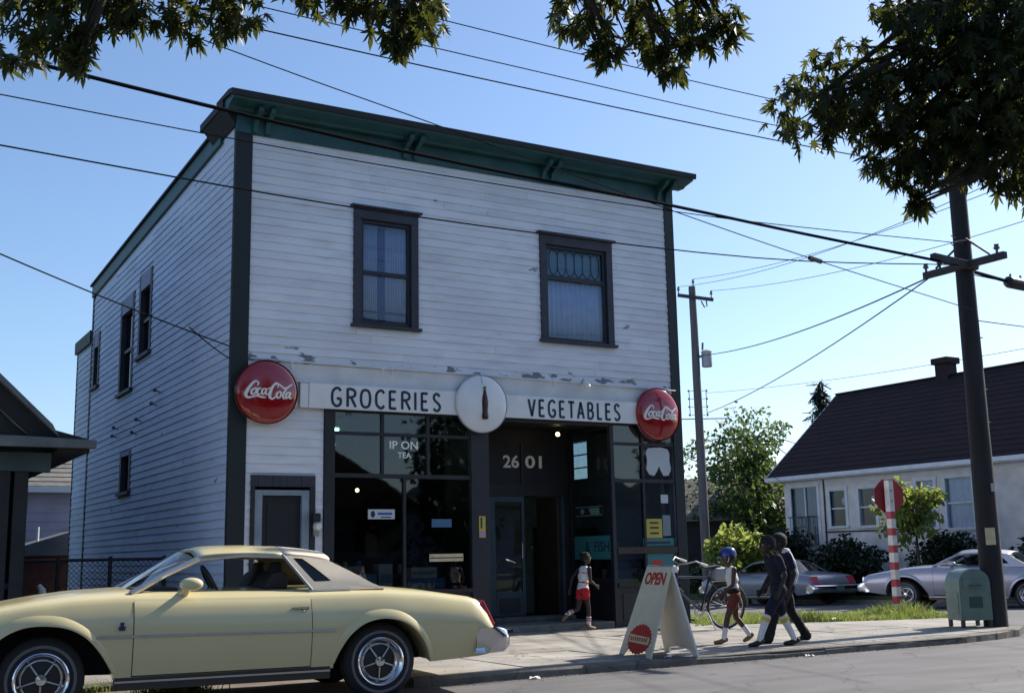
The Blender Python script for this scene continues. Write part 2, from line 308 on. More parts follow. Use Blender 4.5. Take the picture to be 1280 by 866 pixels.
class MB:
    """collects shapes in scene coordinates and links them as one mesh object"""
    def __init__(self): self.v = []; self.f = []; self.mi = []; self.cur = 0
    def add(self, vs, fs):
        o = len(self.v); self.v += [tuple(p) for p in vs]
        for q in fs: self.f.append(tuple(i + o for i in q)); self.mi.append(self.cur)
        return self
    def box(self, x0, x1, y0, y1, z0, z1):
        return self.add([(x0, y0, z0), (x1, y0, z0), (x1, y1, z0), (x0, y1, z0), (x0, y0, z1), (x1, y0, z1), (x1, y1, z1), (x0, y1, z1)],
                        [(0, 3, 2, 1), (4, 5, 6, 7), (0, 1, 5, 4), (1, 2, 6, 5), (2, 3, 7, 6), (3, 0, 4, 7)])
    def bar(self, a, b, w, h, up=(0, 0, 1)):
        a, b = Vector(a), Vector(b); d = (b - a).normalized(); s = d.cross(Vector(up))
        s = s.normalized() if s.length > 1e-6 else Vector((1, 0, 0))
        u = s.cross(d).normalized(); s = s * w / 2; u = u * h / 2
        vs = [a - s - u, a + s - u, a + s + u, a - s + u, b - s - u, b + s - u, b + s + u, b - s + u]
        return self.add(vs, [(0, 1, 2, 3), (7, 6, 5, 4), (0, 4, 5, 1), (1, 5, 6, 2), (2, 6, 7, 3), (3, 7, 4, 0)])
    def tube(self, pts, r, n=8, cap=True):
        pts = [Vector(p) for p in pts]; k = len(pts)
        rs = r if isinstance(r, (list, tuple)) else [r] * k
        o = len(self.v); up = None
        for i, p in enumerate(pts):
            d = (pts[min(i + 1, k - 1)] - pts[max(i - 1, 0)]).normalized()
            if up is None: up = Vector((0, 0, 1)) if abs(d.z) < 0.9 else Vector((1, 0, 0))
            s = d.cross(up).normalized(); up2 = s.cross(d).normalized(); up = up2
            for j in range(n):
                a = 2 * math.pi * j / n
                self.v.append(tuple(p + (s * math.cos(a) + up2 * math.sin(a)) * rs[i]))
        for i in range(k - 1):
            for j in range(n):
                a, b = o + i * n + j, o + i * n + (j + 1) % n
                self.f.append((a, b, b + n, a + n)); self.mi.append(self.cur)
        if cap:
            self.f.append(tuple(o + j for j in reversed(range(n)))); self.mi.append(self.cur)
            self.f.append(tuple(o + (k - 1) * n + j for j in range(n))); self.mi.append(self.cur)
        return self
    def lathe(self, prof, n=24, mtx=None, arc=None):
        """prof [(r, h)] turned round local z"""
        o = len(self.v); mtx = mtx or Matrix.Identity(4); k = len(prof)
        m_ = n if arc is None else n + 1
        for r, h in prof:
            for j in range(m_):
                a = (2 * math.pi if arc is None else arc) * j / n
                self.v.append(tuple(mtx @ Vector((r * math.cos(a), r * math.sin(a), h))))
        for i in range(k - 1):
            for j in range(n):
                a, b = o + i * m_ + j, o + i * m_ + (j + 1) % m_
                self.f.append((a, b, b + m_, a + m_)); self.mi.append(self.cur)
        return self
    def prism(self, poly, d0, d1, plane='XZ', fn=None):
        """polygon in a plane pulled along the third axis"""
        def P(a, b, d):
            q = {'XZ': (a, d, b), 'YZ': (d, a, b), 'XY': (a, b, d)}[plane]
            return fn(q) if fn else q
        k = len(poly)
        vs = [P(a, b, d0) for a, b in poly] + [P(a, b, d1) for a, b in poly]
        return self.add(vs, [tuple(range(k)), tuple(reversed(range(k, 2 * k)))] + [(i, i + k, (i + 1) % k + k, (i + 1) % k) for i in range(k)])
    def ball(self, c, r, nu=10, nv=7, mtx=None):
        rx, ry, rz = r if isinstance(r, (tuple, list)) else (r, r, r)
        c = Vector(c); o = len(self.v)
        def T(p):
            p = Vector(p)
            return tuple(c + (mtx @ p if mtx else p))
        self.v.append(T((0, 0, -rz)))
        for i in range(1, nv):
            t = -math.pi / 2 + math.pi * i / nv
            for j in range(nu):
                a = 2 * math.pi * j / nu
                self.v.append(T((rx * math.cos(t) * math.cos(a), ry * math.cos(t) * math.sin(a), rz * math.sin(t))))
        self.v.append(T((0, 0, rz)))
        for j in range(nu):
            self.f.append((o, o + 1 + (j + 1) % nu, o + 1 + j)); self.mi.append(self.cur)
        for i in range(nv - 2):
            for j in range(nu):
                a, b = o + 1 + i * nu + j, o + 1 + i * nu + (j + 1) % nu
                self.f.append((a, b, b + nu, a + nu)); self.mi.append(self.cur)
        top = len(self.v) - 1; s = o + 1 + (nv - 2) * nu
        for j in range(nu):
            self.f.append((s + j, s + (j + 1) % nu, top)); self.mi.append(self.cur)
        return self
    def grid(self, rows):
        o = len(self.v); k = len(rows[0])
        for r in rows: self.v += [tuple(p) for p in r]
        for i in range(len(rows) - 1):
            for j in range(k - 1):
                a = o + i * k + j
                self.f.append((a, a + 1, a + k + 1, a + k)); self.mi.append(self.cur)
        return self
    def build(self, name, material, parent=None, smooth=False, bevel=0, base=False, solid=0, fix=True, angle=40):
        P = np.array(self.v); lo, hi = P.min(0), P.max(0); c = (lo + hi) / 2
        if base or parent is None: c[2] = lo[2]
        me = bpy.data.meshes.new(name)
        me.from_pydata([tuple(p) for p in (P - c)], [], self.f)
        ms = material if isinstance(material, (list, tuple)) else [material]
        for q in ms: me.materials.append(MATS[q])
        if len(ms) > 1: me.polygons.foreach_set('material_index', self.mi)
        if fix:
            b = bmesh.new(); b.from_mesh(me)
            bmesh.ops.recalc_face_normals(b, faces=b.faces); b.to_mesh(me); b.free()
        if smooth:
            me.polygons.foreach_set('use_smooth', [True] * len(me.polygons))
            if angle < 180: me.set_sharp_from_angle(angle=R(angle))
        me.update()
        o = bpy.data.objects.new(name, me)
        _link(o, parent, Vector(c))
        if solid:
            md = o.modifiers.new('thick', 'SOLIDIFY'); md.thickness = solid; md.offset = 0
        if bevel:
            md = o.modifiers.new('bevel', 'BEVEL'); md.width = bevel; md.segments = 2; md.limit_method = 'ANGLE'
        return o

def Bx(name, material, parent, *dims, bevel=0):
    return MB().box(*dims).build(name, material, parent, bevel=bevel)

def copy_tree(o, parent=None):
    c = o.copy(); COL.objects.link(c)
    if parent is not None: c.parent = parent
    for ch in list(o.children): copy_tree(ch, c)
    return c

def text_poly(body, size=1.0, offset=0.0, shear=0.0):
    cu = bpy.data.curves.new('t', 'FONT'); cu.body = body; cu.size = size; cu.offset = offset; cu.shear = shear; cu.resolution_u = 3
    o = bpy.data.objects.new('t', cu); COL.objects.link(o)
    dg = bpy.context.evaluated_depsgraph_get(); me = bpy.data.meshes.new_from_object(o.evaluated_get(dg))
    vs = [tuple(v.co) for v in me.vertices]; fs = [tuple(p.vertices) for p in me.polygons]
    bpy.data.objects.remove(o); bpy.data.curves.remove(cu); bpy.data.meshes.remove(me)
    return vs, fs

def text_obj(body, name, material, parent, fn, width=None, height=None, offset=0.0, thick=0.003, shear=0.0):
    """flat lettering as thin real relief: fn maps (x, y, d) to the scene, x/y in metres"""
    vs, fs = text_poly(body, 1.0, offset, shear)
    P = np.array(vs); lo, hi = P.min(0), P.max(0); s = hi - lo
    sx = width / s[0] if width else height / s[1]; sy = height / s[1] if height else sx
    Q = [((p[0] - lo[0]) * sx, (p[1] - lo[1]) * sy) for p in P]
    b = MB(); k = len(Q)
    b.add([fn(x, y, thick) for x, y in Q], fs)
    cnt = {}
    for q in fs:
        for a, c in zip(q, q[1:] + q[:1]): cnt[(a, c)] = 1
    edge = [(a, c) for a, c in cnt if (c, a) not in cnt]
    o = len(b.v); b.v += [fn(x, y, 0) for x, y in Q]
    for a, c in edge: b.f.append((a, c, o + c, o + a)); b.mi.append(0)
    return b.build(name, material, parent, fix=False)

def smooth_path(pts, n=6):
    """Catmull-Rom through the points"""
    P = [np.array(p, float) for p in pts]
    if len(P) < 3: return P
    P = [2 * P[0] - P[1]] + P + [2 * P[-1] - P[-2]]
    out = []
    for i in range(1, len(P) - 2):
        a, b, c, d = P[i - 1:i + 3]
        for k in range(n):
            t = k / n
            out.append(0.5 * (2 * b + (c - a) * t + (2 * a - 5 * b + 4 * c - d) * t * t + (3 * b - a - 3 * c + d) * t ** 3))
    out.append(P[-2]); return out

def ribbon(b, pts, fn, n=6, smooth=True, thick=0.003, lift=0.0):
    """pen stroke: pts [(x, y, half width)], fn(x, y, d) puts it on the surface"""
    Q = smooth_path(pts, n) if smooth else [np.array(p, float) for p in pts]
    o = len(b.v); k = len(Q)
    for i, p in enumerate(Q):
        d = Q[min(i + 1, k - 1)][:2] - Q[max(i - 1, 0)][:2]; L = math.hypot(*d) or 1
        nx, ny = -d[1] / L * p[2], d[0] / L * p[2]
        b.v += [fn(p[0] + nx, p[1] + ny, thick + lift), fn(p[0] - nx, p[1] - ny, thick + lift), fn(p[0] + nx, p[1] + ny, -0.001), fn(p[0] - nx, p[1] - ny, -0.001)]
    for i in range(k - 1):
        a = o + 4 * i; c = a + 4
        for q in ((a, a + 1, c + 1, c), (a + 2, a, c, c + 2), (a + 1, a + 3, c + 3, c + 1)): b.f.append(q); b.mi.append(b.cur)
    for a in (o, o + 4 * (k - 1)): b.f.append((a, a + 1, a + 3, a + 2)); b.mi.append(b.cur)

def wall_boxes(b, plane, a0, a1, z0, z1, d0, d1, holes):
    """a wall slab with rectangular openings, cut into boxes"""
    As = sorted({a0, a1, *[h[0] for h in holes], *[h[1] for h in holes]}); As = [a for a in As if a0 <= a <= a1]
    for p, q in zip(As, As[1:]):
        cuts = sorted((h[2], h[3]) for h in holes if h[0] <= p + 1e-6 and h[1] >= q - 1e-6)
        z = z0
        for c0, c1 in cuts + [(z1, z1)]:
            if c0 > z + 1e-4:
                if plane == 'XZ': b.box(p, q, d0, d1, z, c0)
                else: b.box(d0, d1, p, q, z, c0)
            z = max(z, c1)
    return b

def clapboards(parent, material, plane, face, sign, a0, a1, z0, z1, pitch, holes, a1_of=None, thick=0.022, name='clapboard', a0_of=None):
    """lapped boards, each its own piece; face is the wall plane, sign the outward direction"""
    z = z0
    while z < z1 - 0.02:
        zt = min(z + pitch, z1)
        e1 = a1_of(zt) if a1_of else a1
        e0 = a0_of(zt) if a0_of else a0
        spans = [(e0, e1)]
        for h in holes:
            if h[2] < zt - 0.01 and h[3] > z + 0.01:
                ns = []
                for s in spans:
                    if h[1] <= s[0] or h[0] >= s[1]: ns.append(s); continue
                    if h[0] > s[0]: ns.append((s[0], h[0]))
                    if h[1] < s[1]: ns.append((h[1], s[1]))
                spans = ns
        for s0, s1 in spans:
            if s1 - s0 < 0.03: continue
            cuts = [s0]
            while s1 - cuts[-1] > 4.2: cuts.append(cuts[-1] + random.uniform(1.6, 3.6))
            cuts.append(s1)
            for p, q in zip(cuts, cuts[1:]):
                q2 = q - (0.003 if q != s1 else 0)
                t = thick + random.uniform(-0.003, 0.004); j = random.uniform(-0.004, 0.004); j2 = random.uniform(-0.004, 0.004)
                prof = [(face, z + j), (face + sign * t, z + j), (face + sign * 0.005, zt + 0.008), (face, zt + 0.008)]
                b = MB(); vs = []
                for a in (p, q2):
                    jj = 0 if a == p else j2
                    for d, zz in prof:
                        vs.append((a, d, zz + jj) if plane == 'XZ' else (d, a, zz + jj))
                b.add(vs, [(0, 1, 2, 3), (7, 6, 5, 4), (0, 4, 5, 1), (1, 5, 6, 2), (2, 6, 7, 3), (3, 7, 4, 0)])
                b.build(name, material, parent)
        z += pitch

# ------------------------------------------------------------------ ground, roads, pavements
ZS = 0.09                                  # pavement level above the road
b = MB(); b.add([(-900, -900, -1.0), (900, -900, -1.0), (900, 900, -1.0), (-900, 900, -1.0)], [(0, 1, 2, 3)])
tag(b.build('ground', 'lawn', None, fix=False), kind='structure')
b = MB()
b.add([(-200, -3.2, 0), (200, -3.2, 0), (200, 10.6, 0), (-200, 10.6, 0)], [(0, 1, 2, 3)])
b.add([(12.0, 10.6, 0), (30, 10.6, 0), (30, 36, -0.61), (12.0, 36, -0.61)], [(0, 1, 2, 3)]); b.add([(12.0, 36, -0.61), (30, 36, -0.61), (30, 160, -0.9), (12.0, 160, -0.9)], [(0, 1, 2, 3)])
tag(b.build('road', 'asphalt', None, fix=False), kind='structure')
tag(MB().add([(-40, 10.6, 0.004), (5.02, 10.6, 0.004), (5.02, 12.35, 0.004), (-40, 12.35, 0.004)], [(0, 1, 2, 3)]).build('parking_strip', 'dirt', None, fix=False), kind='structure')
tag(MB().add([(27.0, 12, -.02), (70, 12, 0.1), (70, 80, -.6), (27.0, 80, -.75), (27.0, 12, -1), (70, 12, -1), (70, 80, -1), (27, 80, -1)], [(0, 1, 2, 3), (0, 4, 5, 1), (0, 3, 7, 4)]).build('yard', 'lawn', None, fix=False), kind='structure')
tag(MB().box(-60, 12.4, 18, 60, -1, 0.05).build('back_lot', 'lawn', None), kind='structure')
tag(MB().box(-200, 200, -9, -3.2, -0.05, 0.10).build('near_verge', 'lawn', None), kind='structure')

# pavement: dirt bed, slabs with open joints, kerb stones
pv = empty('sidewalk', (5, 13, 0)); tag(pv, kind='structure')
corner = [(13.0, 10.6), (13.9, 10.74), (14.7, 11.0), (15.4, 11.42), (15.95, 12.0), (16.35, 12.75), (16.62, 13.5)]
bed = [(5.02, 10.62)] + corner + [(15.6, 13.62), (13.7, 14.38), (12.46, 14.8), (12.46, 18), (-20, 18), (-20, 12.35), (5.02, 12.35)]
MB().prism(bed, -0.02, ZS - 0.012, 'XY').build('slab_bed', 'joint_dirt', pv)
def slab(poly):
    dz = random.uniform(-0.006, 0.006)
    n = len(poly); cx = sum(p[0] for p in poly) / n; cy = sum(p[1] for p in poly) / n
    q = [(p[0] + (0.008 if p[0] < cx else -0.008), p[1] + (0.008 if p[1] < cy else -0.008)) for p in poly]
    bb = MB(); k = len(q); tx, ty = random.uniform(-0.003, 0.003), random.uniform(-0.003, 0.003)
    vs = [(x, y, ZS - 0.06) for x, y in q] + [(x, y, ZS + dz * 0.5 + tx * (x - cx) + ty * (y - cy)) for x, y in q]
    bb.add(vs, [tuple(reversed(range(k))), tuple(range(k, 2 * k))] + [(i, (i + 1) % k, (i + 1) % k + k, i + k) for i in range(k)])
    bb.build('paving_slab', 'concrete', pv, bevel=0.006)
xs = [5.03, 6.45, 7.95, 9.45, 10.95, 12.4]
ys = [10.80, 12.35, 13.95, 15.58]
for i in range(len(xs) - 1):
    for j in range(3):
        slab([(xs[i], ys[j]), (xs[i + 1], ys[j]), (xs[i + 1], ys[j + 1]), (xs[i], ys[j + 1])])
for i in range(6):
    for j in (1, 2):
        x0 = 5.03 - 1.5 * (i + 1)
        slab([(x0, ys[j]), (x0 + 1.5, ys[j]), (x0 + 1.5, ys[j + 1]), (x0, ys[j + 1])])
slab([(12.4, 10.8), (13.0, 10.8), (13.85, 10.93), (14.0, 12.35), (12.4, 12.35)])
slab([(13.85, 10.93), (14.62, 11.18), (15.28, 11.58), (15.8, 12.13), (15.9, 12.35), (14.0, 12.35)])
slab([(12.4, 12.35), (14.0, 12.35), (14.1, 14.16), (13.7, 14.36), (12.46, 14.78), (12.4, 14.4)])
slab([(14.0, 12.35), (15.9, 12.35), (16.18, 12.83), (16.42, 13.45), (15.6, 13.6), (14.1, 14.16)])
# recess floor and shop step are the store's own
def kerb(a, c, w=0.20):
    a, c = Vector((*a, 0)), Vector((*c, 0)); d = (c - a); L = d.length; d.normalize(); s = Vector((-d.y, d.x, 0))
    n = max(2, int(L / 0.16)); rows = []; ch = 0.008
    for i in range(n + 1):
        p = a + d * (L * i / n) * 0.997
        w1 = random.uniform(-0.002, 0.002); ch = min(0.03, max(0.002, ch + random.gauss(0, 0.004))); hh = ZS + random.uniform(-0.003, 0.001)
        rows.append([p + s * w1 * -1 + Vector((0, 0, -0.05)), p + s * w1 * -1 + Vector((0, 0, hh - 0.018 - ch)), p + s * (0.018 + ch * 0.6) + Vector((0, 0, hh)), p + s * w + Vector((0, 0, ZS - 0.004)), p + s * w + Vector((0, 0, -0.05))])
    b = MB(); b.grid(rows)
    for e in (0, len(rows) - 1):
        o = e * 5; b.f.append((o, o + 1, o + 2, o + 3, o + 4)); b.mi.append(0)
    b.build('kerb_stone', 'kerb_concrete', pv, smooth=True, angle=30)
x = 5.04
while x < 12.9:
    x2 = min(13.0, x + random.uniform(1.5, 2.1)); x2 = 13.0 if 13.0 - x2 < 0.6 else x2
    kerb((x, 10.6), (x2, 10.6)); x = x2
for p, q in zip(corner, corner[1:]): kerb(p, q)
kerb((5.02, 12.36), (5.02, 10.62), 0.1)
x = -8.0
while x < 4.9:
    x2 = min(5.0, x + 1.9); kerb((x, 12.26), (x2, 12.26), 0.1); x = x2
fk = empty('far_kerb', (26.9, 30, 0)); tag(fk, kind='structure')
for i in range(14):
    ka, kb = 12 + i * 2.4, 12 + i * 2.4 + 2.39; MB().prism([(ka, -.15 - .024 * (ka - 10.6)), (kb, -.15 - .024 * (kb - 10.6)), (kb, .10 - .024 * (kb - 10.6)), (ka, .10 - .024 * (ka - 10.6))], 26.82, 26.99, 'YZ').build('kerb_stone', 'kerb_concrete', fk, bevel=0.015)

# ------------------------------------------------------------------ the corner grocery
YF, XL, XR = 15.6, 4.66, 12.44
YB = 25.9
st = empty('grocery_store', (8.5, 15.6, ZS))
tag(st, 'two storey white clapboard corner grocery with teal cornice and dark shopfront', 'building')
W1 = (6.44, 7.50, 4.64, 6.45); W2 = (9.69, 11.12, 4.66, 6.45)
# walls behind the boards
b = MB(); wall_boxes(b, 'XZ', XL + 0.02, XR - 0.02, 3.40, 7.50, YF + 0.003, YF + 0.16, [W1, W2])
wall_boxes(b, 'XZ', XL + 0.02, 6.01, ZS, 3.40, YF + 0.003, YF + 0.16, [(4.96, 5.87, ZS, 2.39)])
fw = b.build('front_wall', 'white_clapboard', st)
sw = [(20.42, 21.40, 4.90, 6.42), (21.78, 22.95, 4.42, 6.25), (24.95, 25.62, 4.90, 6.05), (21.62, 22.52, 2.52, 3.26)]
b = MB(); wall_boxes(b, 'YZ', YF + 0.163, YB, ZS, 6.92, XL + 0.003, XL + 0.16, sw)
b.prism([(YF + 0.163, 6.92), (YB, 6.92), (YB, 7.10), (YF + 0.163, 7.5)], XL + 0.003, XL + 0.16, 'YZ')
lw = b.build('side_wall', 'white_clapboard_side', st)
LIT = (18.22, 19.05, 2.62, 3.36)
b = MB(); wall_boxes(b, 'YZ', YF + 0.163, YB, ZS, 7.1, XR - 0.16, XR - 0.003, [LIT])
b.box(XL + 0.02, XR - 0.02, YB - 0.15, YB - 0.003, ZS, 7.0)
b.build('back_walls', 'white_clapboard_side', st)
# clapboards
hole_w = [(w[0] - 0.0, w[1] + 0.0, w[2], w[3]) for w in (W1, W2)]
clapboards(fw, 'white_clapboard', 'XZ', YF, -1, XL + 0.22, XR - 0.165, 3.99, 7.30, 0.1235, hole_w)
DOORH = (4.95, 5.88, ZS, 2.40)
clapboards(fw, 'white_clapboard', 'XZ', YF, -1, XL + 0.22, 6.00, ZS, 3.36, 0.1235, [DOORH])
top_at = lambda y: 7.30 - (y - 16.4) * 0.041
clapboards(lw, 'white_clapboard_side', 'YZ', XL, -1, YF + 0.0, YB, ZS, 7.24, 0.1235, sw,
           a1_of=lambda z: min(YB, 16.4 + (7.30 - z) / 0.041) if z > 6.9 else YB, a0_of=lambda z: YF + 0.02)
clapboards(lw, 'white_clapboard_side', 'YZ', XR, 1, YF + 0.02, YB, ZS, 6.9, 0.247, [LIT], name='wide_clapboard')
# corner boards
Bx('corner_board', 'corner_green', st, XL - 0.03, XL + 0.215, YF - 0.032, YF - 0.001, ZS, 7.34, bevel=0.004)
Bx('corner_board', 'corner_green', st, XL - 0.032, XL - 0.001, YF + 0.0, YF + 0.055, ZS, 7.34, bevel=0.004)
Bx('corner_board', 'corner_green', st, XR - 0.165, XR + 0.03, YF - 0.032, YF - 0.001, ZS, 7.34, bevel=0.004)
Bx('corner_board', 'corner_green', st, XR + 0.001, XR + 0.032, YF, YF + 0.12, ZS, 7.34, bevel=0.004)
Bx('corner_board', 'corner_green', st, XL - 0.03, XL - 0.001, YB - 0.12, YB, ZS, 7.0, bevel=0.004)
# rear lean-to, lower
re = MB().box(XL + 0.02, XR - 0.5, YB + 0.002, 27.6, ZS, 6.0).build('rear_addition', 'white_clapboard_side', st)
clapboards(re, 'white_clapboard_side', 'YZ', XL + 0.02, -1, YB + 0.003, 27.6, ZS, 6.0, 0.1235, [])
Bx('roof_fascia', 'corner_green', re, XL - 0.06, XL - 0.003, YB + 0.002, 27.7, 5.95, 6.22)
Bx('rear_roof', 'roof_edge_dark', re, XL - 0.002, XR - 0.4, YB + 0.002, 27.7, 6.03, 6.20)
Bx('corner_board', 'corner_green', re, XL - 0.012, XL + 0.018, 27.605, 27.635, ZS, 5.95)
# cornice: frieze, sloping soffit, edge, brackets, left return, side fascia
cor = MB().box(XL - 0.025, XR + 0.025, YF - 0.05, YF - 0.002, 7.28, 7.56).build('cornice', 'teal_trim', st)
prof = [(YF - 0.002, 7.565), (YF - 0.16, 7.56), (YF - 0.20, 7.585), (YF - 0.42, 7.63), (YF - 0.44, 7.66), (YF - 0.44, 7.69), (YF - 0.002, 7.75)]
b = MB(); b.prism(prof, XL - 0.20, XR + 0.20, 'YZ'); b.build('soffit', 'teal_trim', cor)
b = MB(); b.prism([(YF - 0.443, 7.655), (YF - 0.47, 7.66), (YF - 0.48, 7.745), (YF - 0.30, 7.785), (YF + 0.3, 7.79), (YF + 0.3, 7.752), (YF - 0.443, 7.693)], XL - 0.235, XR + 0.235, 'YZ')
b.build('roof_edge', 'roof_edge_dark', cor)
def ret(x0, x1, name):
    bb = MB(); bb.box(x0, x1, YF - 0.001, 16.78, 7.64, 7.75); return bb.build(name, 'roof_edge_dark', cor)
ret(XL - 0.23, XL - 0.001, 'return_end'); ret(XR + 0.001, XR + 0.23, 'return_end')
MB().prism([(XL - 0.001, 7.40), (XL - 0.03, 7.40), (XL - 0.21, 7.635), (XL - 0.001, 7.635)], YF, 16.70, 'XZ').build('return_cove', 'roof_edge_dark', cor)
for xc in (4.98, 7.35, 9.85, 12.22):
    for dx in (-0.12, 0.06):
        b = MB(); b.prism([(YF - 0.052, 7.56), (YF - 0.052, 7.30), (YF - 0.085, 7.29), (YF - 0.10, 7.36), (YF - 0.13, 7.44), (YF - 0.22, 7.48), (YF - 0.33, 7.53), (YF - 0.36, 7.575), (YF - 0.35, 7.605), (YF - 0.2, 7.583), (YF - 0.16, 7.558)], xc + dx, xc + dx + 0.07, 'YZ')
        b.build('bracket', 'teal_trim', cor)
MB().prism([(16.3, 7.34), (YB + 0.05, 6.94), (YB + 0.05, 7.19), (16.3, 7.60)], XL - 0.05, XL - 0.001, 'YZ').build('side_fascia', 'teal_trim', st)
MB().prism([(16.25, 7.602), (YB + 0.1, 7.192), (YB + 0.1, 7.235), (16.25, 7.645)], XL - 0.09, XL + 0.3, 'YZ').build('side_roof_edge', 'roof_edge_dark', st)
MB().prism([(YF - 0.1, 7.60), (YB, 7.10), (YB, 7.15), (YF - 0.1, 7.74)], XL + 0.31, XR - 0.01, 'YZ').build('roof', 'roof_edge_dark', st)
MB().tube([(XL + 0.25, 24.3, 7.15), (XL + 0.25, 24.3, 7.75)], 0.03).build('vent_pipe', 'galvanised', st)

# upper windows
def casing(w, parent, ex=0.0):
    x0, x1, z0, z1 = w
    for nm, d in (('casing', (x0, x0 + 0.12, YF - 0.045, YF + 0.02, z0, z1 - 0.20)), ('casing', (x1 - 0.12, x1, YF - 0.045, YF + 0.02, z0, z1 - 0.20)),
                  ('head_casing', (x0, x1, YF - 0.048, YF + 0.02, z1 - 0.198, z1 - 0.032)), ('drip_cap', (x0 - 0.05, x1 + 0.05, YF - 0.10, YF + 0.02, z1 - 0.03, z1)),
                  ('sill', (x0 - 0.04, x1 + 0.04, YF - 0.09, YF + 0.03, z0 - 0.045, z0 - 0.002))):
        Bx(nm, 'slate_trim', parent, *d, bevel=0.004)
win1 = MB().box(W1[0] + 0.125, W1[1] - 0.125, YF + 0.03, YF + 0.045, W1[2], W1[3] - 0.2).build('window', 'house_glass', st); casing(W1, win1)
x0, x1, z0, z1 = W1[0] + 0.12, W1[1] - 0.12, W1[2], W1[3] - 0.2
for d in ((x0, x0 + 0.05, z0, z1), (x1 - 0.05, x1, z0, z1)): Bx('sash_stile', 'sash_dark', win1, d[0], d[1], YF + 0.0, YF + 0.029, d[2], d[3])
for za, zb in ((z0, z0 + 0.07), (5.41, 5.47), (z1 - 0.05, z1)): Bx('sash_rail', 'sash_dark', win1, x0 + 0.051, x1 - 0.051, YF + 0.0, YF + 0.029, za, zb)
def curtain(parent, material, x0, x1, z0, z1, y, amp=0.02, n=9):
    rows = []
    for k in range(2):
        z = (z0, z1)[k]; rows.append([(x0 + (x1 - x0) * i / 80, y + amp * math.sin(i / 80 * n * 2 * math.pi + k * 0.4) + 0.3 * amp * math.sin(i * 0.7), z) for i in range(81)])
    return MB().grid(rows).build('curtain', material, parent, smooth=True, solid=0.003)
curtain(win1, 'curtain', x0, x0 + 0.30, z0, z1, YF + 0.072, .014); curtain(win1, 'curtain_blue', x0 + 0.31, x0 + 0.42, z0, z1, YF + 0.075, 0.01, 3); curtain(win1, 'curtain', x0 + 0.43, x1, z0, z1, YF + 0.072, .014)
Bx('blind_bar', 'sash_dark', win1, x0 + 0.05, x1 - 0.05, YF + 0.05, YF + 0.06, z0 + 0.20, z0 + 0.23)
win2 = MB().box(W2[0] + 0.125, W2[1] - 0.125, YF + 0.03, YF + 0.045, W2[2], W2[3] - 0.2).build('window', 'house_glass', st); casing(W2, win2)
x0, x1, z0, z1 = W2[0] + 0.12, W2[1] - 0.12, W2[2], W2[3] - 0.2
for d in ((x0, x0 + 0.04), (x1 - 0.06, x1)): Bx('sash_stile', 'sash_dark', win2, d[0], d[1], YF - 0.001, YF + 0.028, z0, z1)
for za, zb in ((z0, z0 + 0.05), (5.67, 5.75), (z1 - 0.05, z1)): Bx('sash_rail', 'sash_dark', win2, x0 + 0.041, x1 - 0.061, YF - 0.001, YF + 0.028, za, zb)
curtain(win2, 'curtain', x0, x1, z0, 5.72, YF + 0.07, 0.012, 12)
Bx('transom_backing', 'package_teal', win2, x0, x1, YF + 0.10, YF + 0.11, 5.74, z1)
ax0, ax1 = x0 + 0.05, x1 - 0.07; step = (ax1 - ax0) / 6.5; zt0, zt1 = 5.76, z1 - 0.05
for i in range(7):
    xc = ax0 + step * (i + 0.25)
    b = MB(); zm0, zm1 = zt0 + 0.10, zt1 - 0.09
    if i < 7:
        w = step
        b.tube([(xc, YF + 0.022, zm0), (xc, YF + 0.022, zm1)], 0.008, 5)
        if xc + w < ax1 + 0.03:
            top = smooth_path([(xc, zm1), (xc + w * 0.25, zt1 - 0.03), (xc + w * 0.5, zt1 - 0.005), (xc + w * 0.75, zt1 - 0.03), (xc + w, zm1)], 3)
            bot = smooth_path([(xc, zm0), (xc + w * 0.25, zt0 + 0.03), (xc + w * 0.5, zt0 + 0.005), (xc + w * 0.75, zt0 + 0.03), (xc + w, zm0)], 3)
            b.tube([(p[0], YF + 0.021, p[1]) for p in top], 0.007, 5); b.tube([(p[0], YF + 0.021, p[1]) for p in bot], 0.007, 5)
    b.build('lead_came', 'lead_came', win2)
# upstairs rooms behind the curtains
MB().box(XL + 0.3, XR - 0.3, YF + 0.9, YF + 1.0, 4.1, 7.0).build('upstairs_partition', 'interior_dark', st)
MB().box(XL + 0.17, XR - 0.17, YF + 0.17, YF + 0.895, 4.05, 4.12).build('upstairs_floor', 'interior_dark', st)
# side windows
for (y0, y1, z0, z1) in sw:
    wn_ = MB().box(XL + 0.06, XL + 0.07, y0 + 0.05, y1 - 0.05, z0 + 0.03, z1 - 0.05).build('window', 'car_glass_dark', st)
    hd = 0.30 if z1 > 5 else 0.08
    Bx('casing', 'slate_trim', wn_, XL - 0.03, XL + 0.10, y0, y0 + 0.13, z0, z1); Bx('casing', 'slate_trim', wn_, XL - 0.03, XL + 0.10, y1 - 0.13, y1, z0, z1)
    Bx('head_casing', 'lilac_siding', wn_, XL - 0.032, XL + 0.10, y0 + 0.131, y1 - 0.131, z1 - hd, z1)
    Bx('sill', 'slate_trim', wn_, XL - 0.08, XL + 0.10, y0 - 0.05, y1 + 0.05, z0 - 0.06, z0 - 0.001)
    if z1 > 5: Bx('meeting_rail', 'sash_dark', wn_, XL + 0.02, XL + 0.055, y0 + 0.131, y1 - 0.131, (z0 + z1 - hd) / 2, (z0 + z1 - hd) / 2 + 0.06)
    Bx('window_back', 'interior_dark', wn_, XL + 0.13, XL + 0.14, y0 + 0.03, y1 - 0.03, z0 + 0.01, z1 - 0.01)
